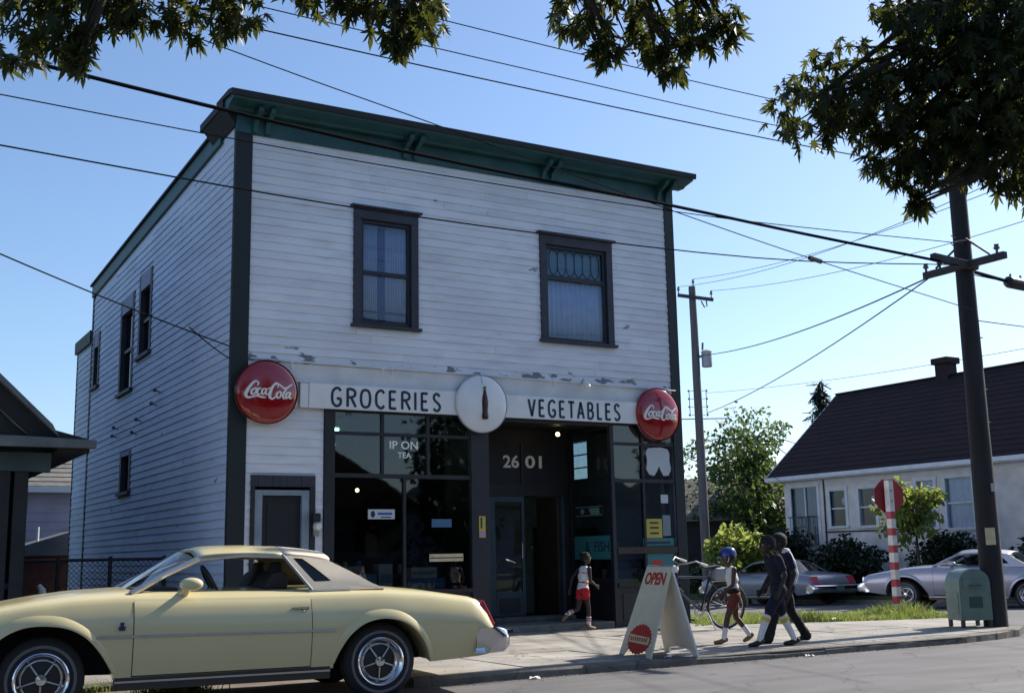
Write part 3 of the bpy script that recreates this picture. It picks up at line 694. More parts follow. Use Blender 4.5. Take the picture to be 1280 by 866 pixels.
# small fittings on the side wall: brackets and insulators where the wires come in
for (y, z) in ((19.6, 4.05), (19.8, 3.85), (20.9, 3.7), (21.2, 3.5), (22.8, 3.75), (22.9, 3.6)):
    MB().tube([(XL - 0.02, y, z), (XL - 0.10, y, z + 0.02)], 0.012, 6).ball((XL - 0.11, y, z + 0.03), 0.035, 8, 6).build('insulator', 'insulator', st)

# flat band over the shopfront with its conduit and flood lamp
Bx('sign_band', 'white_trim', st, XL + 0.22, XR - 0.168, YF - 0.03, YF - 0.001, 3.74, 3.985, bevel=0.004)
Bx('band_cap', 'white_trim', st, XL + 0.22, XR - 0.168, YF - 0.07, YF - 0.001, 3.715, 3.738, bevel=0.004)
cd = MB().tube([(XL + 0.25, YF - 0.05, 4.015), (7.0, YF - 0.05, 4.00), (9.5, YF - 0.05, 3.99), (XR - 0.1, YF - 0.05, 3.96)], 0.013, 8).build('conduit', 'white_trim', st, smooth=True)
for xx in (5.5, 6.9, 7.05, 9.9): MB().tube([(xx, YF - 0.052, 4.0), (xx, YF - 0.052, 3.90)], 0.011, 6).ball((xx, YF - 0.055, 4.0), 0.028, 8, 6).build('junction_box', 'white_trim', cd)
fl = MB().tube([(10.42, YF - 0.06, 3.99), (10.42, YF - 0.12, 4.03)], 0.02, 8).build('flood_lamp', 'galvanised', st)
MB().lathe([(0.0, 0.13), (0.055, 0.11), (0.06, 0.07), (0.035, 0.02), (0.025, -0.03), (0.0, -0.03)], 14, Matrix.Translation((10.42, YF - 0.14, 3.98)) @ Matrix.Rotation(R(150), 4, 'X') @ Matrix.Rotation(R(15), 4, 'Y')).build('bulb', 'lamp_glass', fl, smooth=True)

# house door at the left with its frame and meter
hd = MB().box(5.125, 5.685, YF + 0.03, YF + 0.07, ZS + 0.05, 2.12).build('house_door', 'door_dark', st)
Bx('panel', 'door_dark', hd, 5.20, 5.61, YF + 0.022, YF + 0.029, 1.15, 2.03, bevel=0.004); Bx('panel', 'door_dark', hd, 5.20, 5.61, YF + 0.022, YF + 0.029, 0.25, 0.95, bevel=0.004)
MB().ball((5.63, YF + 0.0, 1.05), 0.03).build('door_knob', 'chrome_dull', hd)
for d in ((5.01, 5.12, ZS, 2.20), (5.69, 5.80, ZS, 2.20)): Bx('door_frame', 'door_grey_blue', hd, d[0], d[1], YF - 0.03, YF + 0.06, d[2], d[3], bevel=0.005)
Bx('door_frame', 'door_grey_blue', hd, 5.121, 5.689, YF - 0.03, YF + 0.06, 2.125, 2.20, bevel=0.005)
for d in ((4.95, 5.008), (5.802, 5.88)): Bx('door_casing', 'store_slate', hd, d[0], d[1], YF - 0.045, YF + 0.05, ZS, 2.24)
for i in range(9):
    xa = 4.95 + i * 0.1033; Bx('head_board', 'slate_trim', hd, xa, xa + 0.100, YF - 0.046 - random.uniform(0, 0.006), YF + 0.05, 2.243, 2.40)
Bx('door_step', 'kerb_concrete', hd, 4.95, 5.88, YF - 0.25, YF + 0.1, ZS, ZS + 0.10, bevel=0.01)
em = MB().box(5.825, 5.94, YF - 0.11, YF - 0.048, 1.76, 1.88).build('electric_meter', 'black_metal', st, bevel=0.008)
MB().lathe([(0.0, 0.09), (0.045, 0.085), (0.055, 0.06), (0.055, 0.0)], 14, Matrix.Translation((5.882, YF - 0.10, 1.69)) @ Matrix.Rotation(R(90), 4, 'X')).build('meter_glass', 'lamp_glass', em, smooth=True)
Bx('meter_base', 'galvanised', em, 5.84, 5.925, YF - 0.10, YF - 0.05, 1.56, 1.755, bevel=0.006)

# shopfront: bays, posts, recess
GZ = (0.72, 3.33)
def bay(x0, x1, upper, lower, name):
    base = MB().box(x0, x1, YF + 0.0, YF + 0.06, ZS, GZ[0]).build(name, 'store_slate', st)
    Bx('sill', 'store_brown', base, x0 - 0.0, x1, YF - 0.05, YF + 0.08, GZ[0] + 0.001, GZ[0] + 0.06)
    Bx('kick_panel', 'store_slate', base, x0 + 0.10, x1 - 0.10, YF - 0.012, YF - 0.001, ZS + 0.10, GZ[0] - 0.10, bevel=0.004)
    for za, zb in ((3.005, 3.05), (2.39, 2.45)): Bx('transom_bar', 'store_slate', base, x0, x1, YF - 0.02, YF + 0.05, za, zb, bevel=0.004)
    Bx('head', 'store_brown', base, x0, x1, YF - 0.02, YF + 0.05, 3.33, 3.40)
    for xm in upper: Bx('mullion', 'store_slate', base, xm - 0.022, xm + 0.022, YF - 0.018, YF + 0.045, 2.452, 3.329)
    for xm in lower: Bx('mullion', 'store_slate', base, xm - 0.022, xm + 0.022, YF - 0.018, YF + 0.045, GZ[0] + 0.062, 2.388)
    xu = [x0] + list(upper) + [x1]; xl = [x0] + list(lower) + [x1]
    for p, q in zip(xu, xu[1:]):
        Bx('pane', 'shop_glass', base, p + 0.022, q - 0.022, YF + 0.012, YF + 0.018, 3.052, 3.328)
        Bx('pane', 'shop_glass', base, p + 0.022, q - 0.022, YF + 0.012, YF + 0.018, 2.452, 3.003)
    for p, q in zip(xl, xl[1:]):
        Bx('pane', 'shop_glass', base, p + 0.022, q - 0.022, YF + 0.012, YF + 0.018, GZ[0] + 0.062, 2.388)
    return base
bayL = bay(6.17, 8.37, (6.92, 7.66), (7.27,), 'display_window')
bayR = bay(11.03, 12.275, (11.62,), (11.62,), 'display_window')
Bx('rail', 'wood_brown', bayR, 11.05, 12.26, YF - 0.03, YF + 0.0, 1.24, 1.345)
Bx('shop_post', 'store_slate', st, 6.01, 6.168, YF - 0.04, YF + 0.10, ZS, 3.40, bevel=0.006)
Bx('shop_post', 'store_slate', st, 8.372, 8.68, YF - 0.04, YF + 0.10, ZS, 3.40, bevel=0.006)
Bx('shop_post', 'store_slate', st, 10.96, 11.028, YF - 0.03, YF + 0.06, ZS, 3.40)
Bx('recess_header', 'store_brown', st, 8.682, 10.958, YF - 0.02, YF + 0.12, 3.30, 3.40)
Bx('recess_ceiling', 'store_brown', st, 8.69, 10.95, YF + 0.121, 16.95, 3.34, 3.40)
Bx('recess_floor', 'kerb_concrete', st, 8.69, 10.95, YF - 0.02, 16.95, ZS - 0.02, ZS + 0.10, bevel=0.01)
Bx('doorstep', 'kerb_concrete', st, 9.30, 10.85, 16.55, 16.95, ZS + 0.101, ZS + 0.17, bevel=0.01)
YR = 16.85
Bx('recess_side', 'store_slate', st, 8.62, 8.69, YF + 0.101, 16.95, ZS + 0.101, 3.34)
tb = MB().box(9.30, 10.84, YR - 0.01, YR + 0.04, 2.42, 3.10).build('transom_panel', 'door_dark', st)
Bx('transom_mullion', 'store_slate', tb, 10.00, 10.045, YR - 0.03, YR - 0.011, 2.42, 3.10)
Bx('recess_back', 'store_brown', st, 8.69, 10.95, YR, YR + 0.08, 3.102, 3.34)
Bx('recess_back', 'store_brown', st, 8.69, 9.30, YR, YR + 0.08, ZS + 0.1, 3.10)
Bx('door_head', 'store_brown', st, 9.301, 10.84, YR - 0.02, YR + 0.06, 2.225, 2.418)
sd = MB().box(9.50, 10.005, YR + 0.015, YR + 0.022, 0.66, 2.13).build('shop_door', 'shop_glass', st)
for d in ((9.385, 9.50), (10.005, 10.06)): Bx('stile', 'door_blue', sd, d[0], d[1], YR - 0.005, YR + 0.04, 0.27, 2.22, bevel=0.004)
Bx('top_rail', 'door_blue', sd, 9.501, 10.004, YR - 0.005, YR + 0.04, 2.125, 2.22, bevel=0.004)
Bx('bottom_rail', 'door_blue', sd, 9.501, 10.004, YR - 0.005, YR + 0.04, 0.27, 0.66, bevel=0.004)
Bx('kick_panel', 'store_slate', sd, 9.56, 9.95, YR - 0.013, YR - 0.006, 0.33, 0.56, bevel=0.003)
MB().tube([(9.98, YR - 0.05, 1.2), (9.98, YR - 0.06, 1.25), (9.98, YR - 0.06, 1.4), (9.98, YR - 0.05, 1.45)], 0.01, 6).build('pull_handle', 'chrome_dull', sd)
# leaf swung open inside and the recess side window facing the door
Bx('open_door_leaf', 'wood_brown', st, 10.74, 10.785, YR + 0.05, YR + 0.72, 0.27, 2.22, bevel=0.004)
Bx('door_jamb', 'door_blue', st, 10.785, 10.84, YR - 0.03, YR + 0.05, 0.27, 2.22, bevel=0.003)
XSD = 10.99
rs = MB().box(XSD - 0.03, XSD + 0.03, YF + 0.061, YR, ZS, 0.80).build('recess_window', 'store_brown', st)
for za, zb in ((0.802, 0.86), (2.44, 2.50), (3.28, 3.34)): Bx('transom_bar', 'store_slate', rs, XSD - 0.035, XSD + 0.035, YF + 0.061, YR, za, zb)
Bx('stile', 'store_slate', rs, XSD - 0.034, XSD + 0.034, YR - 0.06, YR - 0.001, 0.862, 2.438); Bx('stile', 'store_slate', rs, XSD - 0.034, XSD + 0.034, YR - 0.06, YR - 0.001, 2.502, 3.278)
Bx('pane', 'car_glass', rs, XSD - 0.004, XSD + 0.003, YF + 0.062, YR - 0.061, 0.862, 2.438); Bx('pane', 'car_glass', rs, XSD - 0.004, XSD + 0.003, YF + 0.062, YR - 0.061, 2.502, 3.278)
Bx('jamb', 'store_brown', rs, 10.845, 11.0, YR + 0.001, YR + 0.08, ZS, 3.34)
# shop interior
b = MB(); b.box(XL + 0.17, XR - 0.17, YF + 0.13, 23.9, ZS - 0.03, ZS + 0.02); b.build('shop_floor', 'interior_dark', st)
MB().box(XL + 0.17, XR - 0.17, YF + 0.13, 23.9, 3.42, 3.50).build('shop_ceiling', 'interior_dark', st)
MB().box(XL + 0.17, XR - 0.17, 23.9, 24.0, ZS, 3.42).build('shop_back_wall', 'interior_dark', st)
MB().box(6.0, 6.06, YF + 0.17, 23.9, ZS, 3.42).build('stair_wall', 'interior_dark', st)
Bx('window_back_board', 'interior_dark', bayL, 6.2, 8.33, YF + 0.75, YF + 0.79, ZS + 0.02, 1.35)
Bx('window_deck', 'shelf_wood', bayL, 6.2, 8.33, YF + 0.09, YF + 0.749, 0.70, 0.74)
Bx('window_deck', 'shelf_wood', bayR, 11.06, 12.25, YF + 0.09, YF + 0.7, 0.70, 0.74)
Bx('window_back_board', 'interior_dark', bayR, 11.06, 12.25, YF + 0.70, YF + 0.74, ZS + 0.02, 1.15)
lw_ = MB().box(XR - 0.10, XR - 0.095, LIT[0], LIT[1], LIT[2], LIT[3]).build('side_light', 'house_glass', st)
for i in range(3):
    for j in range(2): pass
Bx('muntin', 'sash_dark', lw_, XR - 0.12, XR - 0.101, (LIT[0] + LIT[1]) / 2 + 0.12, (LIT[0] + LIT[1]) / 2 + 0.15, LIT[2], LIT[3])
for k in (1, 2): Bx('muntin', 'sash_dark', lw_, XR - 0.121, XR - 0.1005, LIT[0], LIT[1], LIT[2] + 0.245 * k - 0.012, LIT[2] + 0.245 * k + 0.012)

# ------------------------------------------------------------------ things inside the shop (seen through the glass)
def shelf_unit(x0, x1, y0, y1, label, seed):
    rd = random.Random(seed)
    t = MB().box(x0, x1, y1 - 0.02, y1, ZS + 0.02, 1.75).build('shelf_unit', 'shelf_wood', None)
    tag(t, label, 'shelf')
    for z in (0.45, 0.85, 1.25, 1.68): Bx('shelf_board', 'shelf_wood', t, x0, x1, y0, y1 - 0.021, z, z + 0.025)
    for x in (x0, x1 - 0.03): Bx('upright', 'shelf_wood', t, x, x + 0.03, y0 - 0.002, y0 + 0.02, ZS + 0.02, 1.75)
    return t
shelf_unit(6.3, 8.3, 18.2, 18.6, 'dim wooden shelf unit inside the shop behind the left display window', 3)
shelf_unit(11.1, 12.2, 17.9, 18.3, 'dim wooden shelf unit inside the shop behind the right display window', 4)
k = 0
for (x, y, z, w, h, mt_, lb) in ((6.45, YF + 0.25, 0.74, 0.5, 0.28, 'package_teal', 'low teal carton at the left end of the left display window'),
                            (7.0, YF + 0.3, 0.74, 0.22, 0.42, 'package_cream', 'tall cream carton standing in the left display window'),
                            (7.42, YF + 0.22, 0.74, 0.62, 0.20, 'package_blue', 'wide blue carton lying low in the left display window'),
                            (7.5, YF + 0.24, 0.94, 0.42, 0.16, 'package_cream', 'cream packet lying on the wide blue carton'),
                            (11.15, YF + 0.25, 0.74, 0.34, 0.36, 'package_blue', 'blue carton at the left end of the right display window'),
                            (11.75, YF + 0.25, 0.74, 0.42, 0.24, 'package_red', 'red carton lying in the right display window')):
    o = MB().box(x, x + w, y, y + 0.2, z + 0.001, z + h).build('carton', mt_, None, bevel=0.006)
    Bx('carton_band', 'paper_grey', o, x + 0.02, x + w - 0.02, y - 0.003, y - 0.0005, z + h * 0.35, z + h * 0.65)
    tag(o, lb, 'carton')
ORD = ('first', 'second', 'third', 'fourth', 'fifth', 'sixth', 'seventh', 'eighth', 'ninth')
for row, (z, n0) in enumerate(((0.741, 9), (1.0, 8))):
    if row: tag(Bx('display_shelf', 'shelf_wood', None, 6.25, 8.30, YF + .46, YF + .70, .965, .999), 'raised wooden shelf at the back of the left display window', 'shelf')
    for i in range(n0):
        x = 6.36 + i * .225 + random.uniform(-.02, .02); y = YF + .58; r_ = .042; h = random.choice((.12, .15, .20))
        mt_ = ('package_red', 'package_cream', 'package_blue', 'package_teal', 'paper_yellow')[(i * 3 + row) % 5]
        c = MB().lathe([(0, 0), (r_, 0), (r_, h), (r_ * .92, h + .004), (0, h + .004)], 12, Matrix.Translation((x, y, z))).build('can', 'galvanised', None, smooth=True)
        MB().lathe([(r_ + .001, .012), (r_ + .001, h - .012)], 12, Matrix.Translation((x, y, z))).build('paper_label', mt_, c, smooth=True)
        cn = {'package_red': 'red', 'package_cream': 'cream', 'package_blue': 'blue', 'package_teal': 'teal', 'paper_yellow': 'yellow'}[mt_]
        tag(c, '%s labelled can, %s from left, %s row in the left display window' % (cn, ORD[i], ('lower', 'upper')[row]), 'can', 'cans in the left display window')
for i in range(6):
    x = 11.14 + i * .18; h = .26 + .05 * (i % 3)
    c = MB().box(x, x + .13, YF + .50, YF + .58, .741, .741 + h).build('cereal_box', ('package_cream', 'package_red', 'package_teal')[i % 3], None, bevel=.004); Bx('printed_panel', ('package_blue', 'paper_yellow', 'package_cream')[i % 3], c, x + .02, x + .11, YF + .497, YF + .4995, .80, .741 + h * .7)
    tag(c, 'upright %s box, %s from the left at the back of the right display window' % (('cream', 'red', 'teal')[i % 3], ORD[i]), 'box', 'boxes at the back of the right display window')
def tube_lamp(x0, x1, y, z, lb, ang=0):
    t = MB().box(x0, x1, y - 0.06, y + 0.06, z + 0.03, z + 0.07).build('ceiling_lamp', 'white_trim', None); tag(t, lb, 'lamp')
    MB().tube([(x0 + 0.05, y, z), (x1 - 0.05, y, z)], 0.018, 10).build('fluorescent_tube', 'tube_light', t)
    for xx in (x0 + 0.03, x1 - 0.03): Bx('lamp_holder', 'white_trim', t, xx - 0.015, xx + 0.015, y - 0.02, y + 0.02, z - 0.02, z + 0.029)
tube_lamp(6.6, 7.8, 19.6, 3.25, 'lit greenish fluorescent tube on the ceiling behind the left display window')
tube_lamp(6.2, 7.0, 17.4, 3.28, 'lit greenish fluorescent tube nearest the left end of the shop ceiling')
t = MB().tube([(10.35, 16.2, 3.34), (10.35, 16.2, 3.24)], 0.012, 8).build('porch_bulb', 'black_metal', None); tag(t, 'small lit bulb hanging from the ceiling of the entrance recess', 'lamp')
MB().ball((10.35, 16.2, 3.21), 0.035, 12, 8).build('bulb', 'bulb_light', t, smooth=True)
t = MB().tube([(7.95, 19.0, 3.42), (7.95, 19.0, 2.45)], 0.006, 6).build('hanging_bulb', 'black_metal', None); tag(t, 'tiny lit bulb on a cord deep inside the shop', 'lamp')
MB().ball((7.95, 19.0, 2.42), 0.035, 12, 8).build('bulb', 'bulb_light', t, smooth=True)

# ------------------------------------------------------------------ signs on the shopfront
STROKES = {
 'G': [[(.62, .84), (.5, .97), (.3, .98), (.1, .8), (.06, .5), (.1, .2), (.3, .02), (.52, .06), (.62, .2), (.62, .42)], [(.36, .42), (.64, .42)]],
 'R': [[(.08, 0), (.08, 1)], [(.08, .97), (.35, .97), (.56, .86), (.56, .64), (.35, .53), (.08, .53)], [(.3, .53), (.62, 0)]],
 'O': [[(.36, .98), (.14, .88), (.05, .5), (.14, .12), (.36, .02), (.58, .12), (.67, .5), (.58, .88), (.36, .98)]],
 'C': [[(.6, .84), (.48, .97), (.3, .97), (.1, .8), (.06, .5), (.1, .2), (.3, .03), (.48, .03), (.6, .16)]],
 'E': [[(.08, 0), (.08, 1)], [(.08, .97), (.5, .97)], [(.08, .52), (.44, .52)], [(.08, .03), (.52, .03)]],
 'I': [[(.08, 0), (.08, 1)]],
 'S': [[(.5, .84), (.36, .97), (.18, .95), (.08, .78), (.16, .6), (.38, .44), (.52, .26), (.42, .06), (.22, .02), (.06, .14)]],
 'V': [[(.02, 1), (.3, 0)], [(.3, 0), (.58, 1)]],
 'T': [[(.28, 0), (.28, 1)], [(.0, .97), (.56, .97)]],
 'A': [[(.02, 0), (.3, 1)], [(.3, 1), (.58, 0)], [(.14, .33), (.46, .33)]],
 'B': [[(.08, 0), (.08, 1)], [(.08, .97), (.34, .97), (.48, .86), (.48, .66), (.34, .53), (.08, .53)], [(.3, .53), (.5, .43), (.53, .2), (.38, .03), (.08, .03)]],
 'L': [[(.08, 0), (.08, 1)], [(.08, .03), (.46, .03)]],
}
ADV = {'I': .16, 'O': .72, 'S': .58, 'L': .5, 'E': .56, 'T': .56, 'G': .7}
def letters(word, x0, x1, z0, h, y, parent):
    adv = [ADV.get(c, .62) for c in word]; gap = 0.30
    tot = sum(adv) + gap * (len(word) - 1); s = (x1 - x0) / tot
    x = x0
    for c, a in zip(word, adv):
        b = MB()
        for stx in STROKES[c]:
            pts = [(x + px * s, z0 + pz * h, 0.0195) for px, pz in stx]
            ribbon(b, pts, lambda u, v, d: (u, y - d - (0.0006 if len(stx) == 2 else 0), v), 5, len(pts) > 2, 0.004)
        b.build('letter', 'letter_navy', parent, fix=False)
        x += (a + gap) * s
YS = YF - 0.10
sg = MB().box(5.75, 8.16, YS, YS + 0.035, 3.355, 3.71).build('signboard', 'sign_white', None, bevel=0.004)
tag(sg, 'long white signboard lettered GROCERIES over the left display window', 'sign', 'white lettered signboards over the shopfront')
letters('GROCERIES', 6.08, 7.83, 3.395, 0.265, YS, sg)
for xa, xb, dy in ((5.42, 5.52, 0.03), (5.54, 5.60, 0.05), (5.62, 5.745, 0.01)): Bx('end_moulding', 'sign_white', sg, xa, xb, YS + dy, YS + 0.06, 3.36, 3.705, bevel=0.004)
for xx in (5.8, 8.1): Bx('mounting_batten', 'sign_white', sg, xx - 0.03, xx + 0.03, YS + 0.036, YF - 0.072 + 0.07, 3.40, 3.70)
sg = MB().box(8.90, 11.62, YS, YS + 0.035, 3.355, 3.71).build('signboard', 'sign_white', None, bevel=0.004)
tag(sg, 'long white signboard lettered VEGETABLES over the right display window', 'sign', 'white lettered signboards over the shopfront')
letters('VEGETABLES', 9.37, 11.13, 3.395, 0.265, YS, sg)
for xx in (9.0, 11.5): Bx('mounting_batten', 'sign_white', sg, xx - 0.03, xx + 0.03, YS + 0.036, YF - 0.002, 3.40, 3.70)

def dome_fn(cx, cy, cz, rad, depth):
    def h(x, z):
        r = min(1.0, math.hypot(x, z) / rad); return depth * (1 - r * r) ** 0.5 if r < 0.999 else 0
    return lambda x, z, d: (cx + x, cy - h(x, z) - d, cz + z)
def button(cx, cz, material, label, yaw=0, rad=0.445):
    cy = YS - 0.015; depth = 0.10
    prof = [(rad * 1.0, 0.03), (rad * 1.006, 0.0)] + [(rad * math.cos(a), depth * math.sin(a)) for a in [R(x) for x in (4, 10, 18, 27, 37, 48, 60, 72, 82)]] + [(0.0, depth)]
    M_ = Matrix.Translation((cx, cy, cz)) @ Matrix.Rotation(R(90), 4, 'X')
    b = MB(); b.lathe(prof, 56, M_); o = b.build('button_sign', material, None, smooth=True)
    MB().lathe([(rad * 0.99, 0), (rad * 0.99, -0.02), (0.0, -0.02)], 40, Matrix.Translation((cx, cy + 0.031, cz)) @ Matrix.Rotation(R(90), 4, 'X')).build('rim_back', 'galvanised', o)
    MB().box(cx - 0.05, cx + 0.05, cy + 0.052, YF - 0.0335, cz - 0.05, cz + 0.05).build('wall_bracket', 'galvanised', o)
    tag(o, label, 'sign', 'round convex button signs')
    return o, dome_fn(cx, cy, cz, rad, depth)
S = 0.445
COKE = [  # pen strokes of the script, x right, y up, in disc radii, with half width
 [(-.36, .22, .018), (-.33, .31, .03), (-.41, .36, .034), (-.53, .27, .045), (-.65, .09, .062), (-.71, -.06, .062), (-.66, -.15, .05), (-.53, -.14, .034), (-.38, -.10, .03), (-.22, -.13, .04), (-.08, -.135, .018)],
 [(-.44, .13, .03), (-.53, .07, .042), (-.54, -.03, .042), (-.47, -.05, .03), (-.40, .03, .036), (-.40, .12, .034), (-.45, .14, .026), (-.36, .13, .018), (-.28, .16, .018)],
 [(-.24, .12, .032), (-.29, .14, .026), (-.36, .06, .04), (-.36, -.03, .04), (-.30, -.05, .026), (-.22, .01, .018)],
 [(-.09, .12, .03), (-.16, .13, .03), (-.22, .05, .04), (-.20, -.04, .036), (-.13, .0, .03), (-.07, .13, .034), (-.10, .0, .036), (-.07, -.05, .026), (.0, .0, .018)],
 [(-.05, .13, .014), (.04, .16, .028), (.12, .15, .014)],
 [(.27, .18, .016), (.32, .27, .028), (.24, .33, .034), (.13, .22, .05), (.05, .05, .062), (.03, -.10, .058), (.10, -.17, .04), (.20, -.12, .03), (.28, -.02, .016)],
 [(.22, .27, .014), (.33, .30, .026), (.47, .20, .036), (.58, .19, .04), (.74, .30, .026), (.80, .34, .012)],
 [(.33, .06, .03), (.26, .0, .042), (.26, -.10, .042), (.33, -.13, .03), (.39, -.06, .036), (.39, .03, .034), (.34, .07, .026), (.44, .05, .016)],
 [(.66, .24, .018), (.58, .17, .034), (.48, .0, .044), (.47, -.10, .042), (.52, -.14, .028), (.58, -.08, .016)],
 [(.70, .04, .03), (.64, .06, .03), (.57, -.02, .04), (.58, -.12, .036), (.65, -.08, .03), (.73, .06, .036), (.69, -.07, .038), (.72, -.13, .028), (.79, -.08, .014)],
]
def coke(o, fn):
    for i, stx in enumerate(COKE):
        b = MB(); ribbon(b, [(p[0] * S, (p[1] - 0.06) * S, p[2] * S * 0.78) for p in stx], fn, 7, True, 0.003, 0.0003 * i)
        b.build('script_stroke', 'script_white', o, fix=False)
o, fn = button(5.12, 3.54, 'button_red', 'red round Coca-Cola button sign at the left end of the shop sign row'); coke(o, fn)
o, fn = button(11.89, 3.53, 'button_red', 'red round Coca-Cola button sign at the right corner of the store'); coke(o, fn)
o, fn = button(8.52, 3.54, 'button_white', 'white round button sign with a brown cola bottle between the signboards')
prof = [(0.0, -.245), (.040, -.245), (.052, -.23), (.056, -.20), (.052, -.16), (.047, -.12), (.050, -.07), (.056, -.01), (.056, .03), (.050, .07), (.038, .12), (.028, .16), (.022, .19), (.021, .20)]
b = MB(); b.lathe([(r, h) for r, h in prof], 18, Matrix.Translation((8.53, YS - 0.112, 3.54)) @ Matrix.Scale(0.35, 4, (0, 1, 0))); b.build('bottle', 'bottle_brown', o, smooth=True)
b = MB(); b.lathe([(.021, .20), (.019, .235), (.024, .24), (.024, .26), (0.0, .26)], 18, Matrix.Translation((8.53, YS - 0.112, 3.54)) @ Matrix.Scale(0.35, 4, (0, 1, 0))); b.build('bottle_neck', 'bottle_clear', o, smooth=True)
b = MB(); ribbon(b, [(-.02, .30, .004), (-.02, .40, .004), (-.02, .44, .004)], fn, 3, True); b.build('seam_line', 'galvanised', o, fix=False)

# numerals, painted words and papers on the glass
PF = lambda x0, z0, y: (lambda x, z, d: (x0 + x, y - d, z0 + z))
t2 = text_obj('26', 'house_number', 'digit_cream', None, PF(9.66, 2.69, YR - 0.011), 0.31, 0.215, 0.022); tag(t2, 'left pair of cream house numerals, two and six, over the shop door', 'number')
t2 = text_obj('01', 'house_number', 'digit_cream', None, PF(10.09, 2.69, YR - 0.011), 0.33, 0.215, 0.022); tag(t2, 'right pair of cream house numerals, zero and one, over the open doorway', 'number')
t2 = text_obj('IP ON', 'window_lettering', 'digit_cream', None, PF(7.04, 2.82, YF + 0.0115), 0.46, 0.12, 0.02); tag(t2, 'worn white letters IP ON on the left transom glass', 'lettering')
t2 = text_obj('TEA', 'window_lettering', 'digit_cream', None, PF(7.17, 2.69, YF + 0.0115), 0.22, 0.085, 0.015); tag(t2, 'worn white letters TEA below IP ON on the transom glass', 'lettering')
def card(name, label, x0, x1, z0, z1, y, material, cat='poster'):
    o = MB().box(x0, x1, y - 0.006, y, z0, z1).build(name, material, None); tag(o, label, cat); return o
gy = YF + 0.0115
o = card('window_card', 'small white card with blue lines in the left display window', 6.70, 7.12, 1.80, 1.94, gy, 'paper_white')
Bx('printed_line', 'ink_blue', o, 6.85, 7.08, gy - 0.008, gy - 0.0062, 1.86, 1.895); Bx('printed_line', 'ink_dark', o, 6.90, 7.06, gy - 0.008, gy - 0.0062, 1.82, 1.835)
MB().prism([(6.775 + 0.035 * math.cos(a * math.pi / 5), 1.87 + 0.05 * math.sin(a * math.pi / 5)) for a in range(10)], gy - 0.008, gy - 0.0062, 'XZ').build('printed_mark', 'ink_dark', o)
o = card('window_card', 'blue and teal cards at the right of the left display window', 7.72, 8.05, 1.68, 1.80, gy, 'package_blue')
Bx('printed_line', 'paper_teal', o, 7.76, 7.9, gy - 0.008, gy - 0.0062, 1.74, 1.78)
o = card('price_card', 'cream striped card low in the left display window', 7.68, 8.24, 1.18, 1.29, gy, 'paper_cream')
Bx('printed_line', 'ink_dark', o, 7.69, 8.23, gy - 0.008, gy - 0.0062, 1.225, 1.24)
yp = YF - 0.0405
o = card('notice', 'yellow and pink notice on the post left of the shop entrance', 8.49, 8.60, 1.52, 1.84, yp, 'paper_yellow')
Bx('printed_line', 'ink_pink', o, 8.50, 8.585, yp - 0.008, yp - 0.0062, 1.53, 1.62); Bx('printed_line', 'ink_dark', o, 8.515, 8.545, yp - 0.008, yp - 0.0062, 1.66, 1.82)
o = card('price_sign', 'yellow price sign in the right display window', 11.66, 11.98, 1.49, 1.80, gy, 'paper_yellow')
for za in (1.55, 1.64, 1.72): Bx('printed_line', 'ink_dark', o, 11.73, 11.91, gy - 0.008, gy - 0.0062, za, za + 0.03)
card('window_card', 'grey card right of the yellow price sign', 12.0, 12.16, 1.52, 1.86, gy, 'paper_grey')
o = card('poster', 'teal poster above the rail in the right display window', 11.58, 12.22, 1.355, 1.485, gy, 'paper_teal')
Bx('printed_line', 'ink_dark', o, 11.66, 12.14, gy - 0.008, gy - 0.0062, 1.39, 1.43)
o = card('poster', 'teal poster with red mark below the rail in the right display window', 11.60, 12.22, 0.98, 1.235, gy, 'paper_teal')
b = MB(); b.ball((11.85, gy - 0.007, 1.09), (0.13, 0.001, 0.045), 12, 6); b.build('printed_mark', 'ink_red', o)
o = card('window_card', 'small white card under the ham cutout in the right display window', 11.98, 12.13, 2.06, 2.20, gy, 'paper_white')
ham = [(11.70, 2.90), (11.75, 2.97), (12.0, 2.99), (12.16, 2.96), (12.20, 2.88), (12.19, 2.76), (12.22, 2.62), (12.16, 2.52), (12.06, 2.51), (12.00, 2.60), (11.97, 2.68), (11.93, 2.60), (11.86, 2.51), (11.76, 2.53), (11.70, 2.62), (11.73, 2.76)]
tag(MB().prism(ham, gy - 0.008, gy - 0.0005, 'XZ').build('paper_cutout', 'paper_white', None), 'white paper cutout in the upper right pane of the display window', 'poster')
# recess side window papers: face the door, plane X
SF = lambda y0, z0, x: (lambda a, z, d: (x - d, y0 - a, z0 + z))
xs_ = XSD - 0.0045
o = MB().box(xs_ - 0.02, xs_, 15.86, 16.68, 1.86, 2.04).build('open_sign', 'black_metal', None, bevel=0.01); tag(o, 'black hours sign with pale border in the entrance side window', 'sign')
Bx('border', 'paper_grey', o, xs_ - 0.023, xs_ - 0.0205, 15.88, 16.66, 2.015, 2.028); Bx('border', 'paper_grey', o, xs_ - 0.023, xs_ - 0.0205, 15.88, 16.66, 1.872, 1.885)
for i, za in enumerate((1.90, 1.935, 1.97)): Bx('printed_line', 'ink_green', o, xs_ - 0.023, xs_ - 0.0205, 15.95, 16.2 + 0.03 * i, za, za + 0.022)
MB().prism([(16.45 + 0.06 * math.cos(a * math.pi / 4), 1.95 + 0.045 * math.sin(a * math.pi / 4)) for a in range(8)], xs_ - 0.023, xs_ - 0.0205, 'YZ').build('printed_mark', 'paper_grey', o)
o = MB().box(xs_ - 0.008, xs_, 15.66, 16.74, 1.16, 1.54).build('fish_sign', 'paper_teal', None); tag(o, 'teal sign lettered FISH in the entrance side window', 'sign')
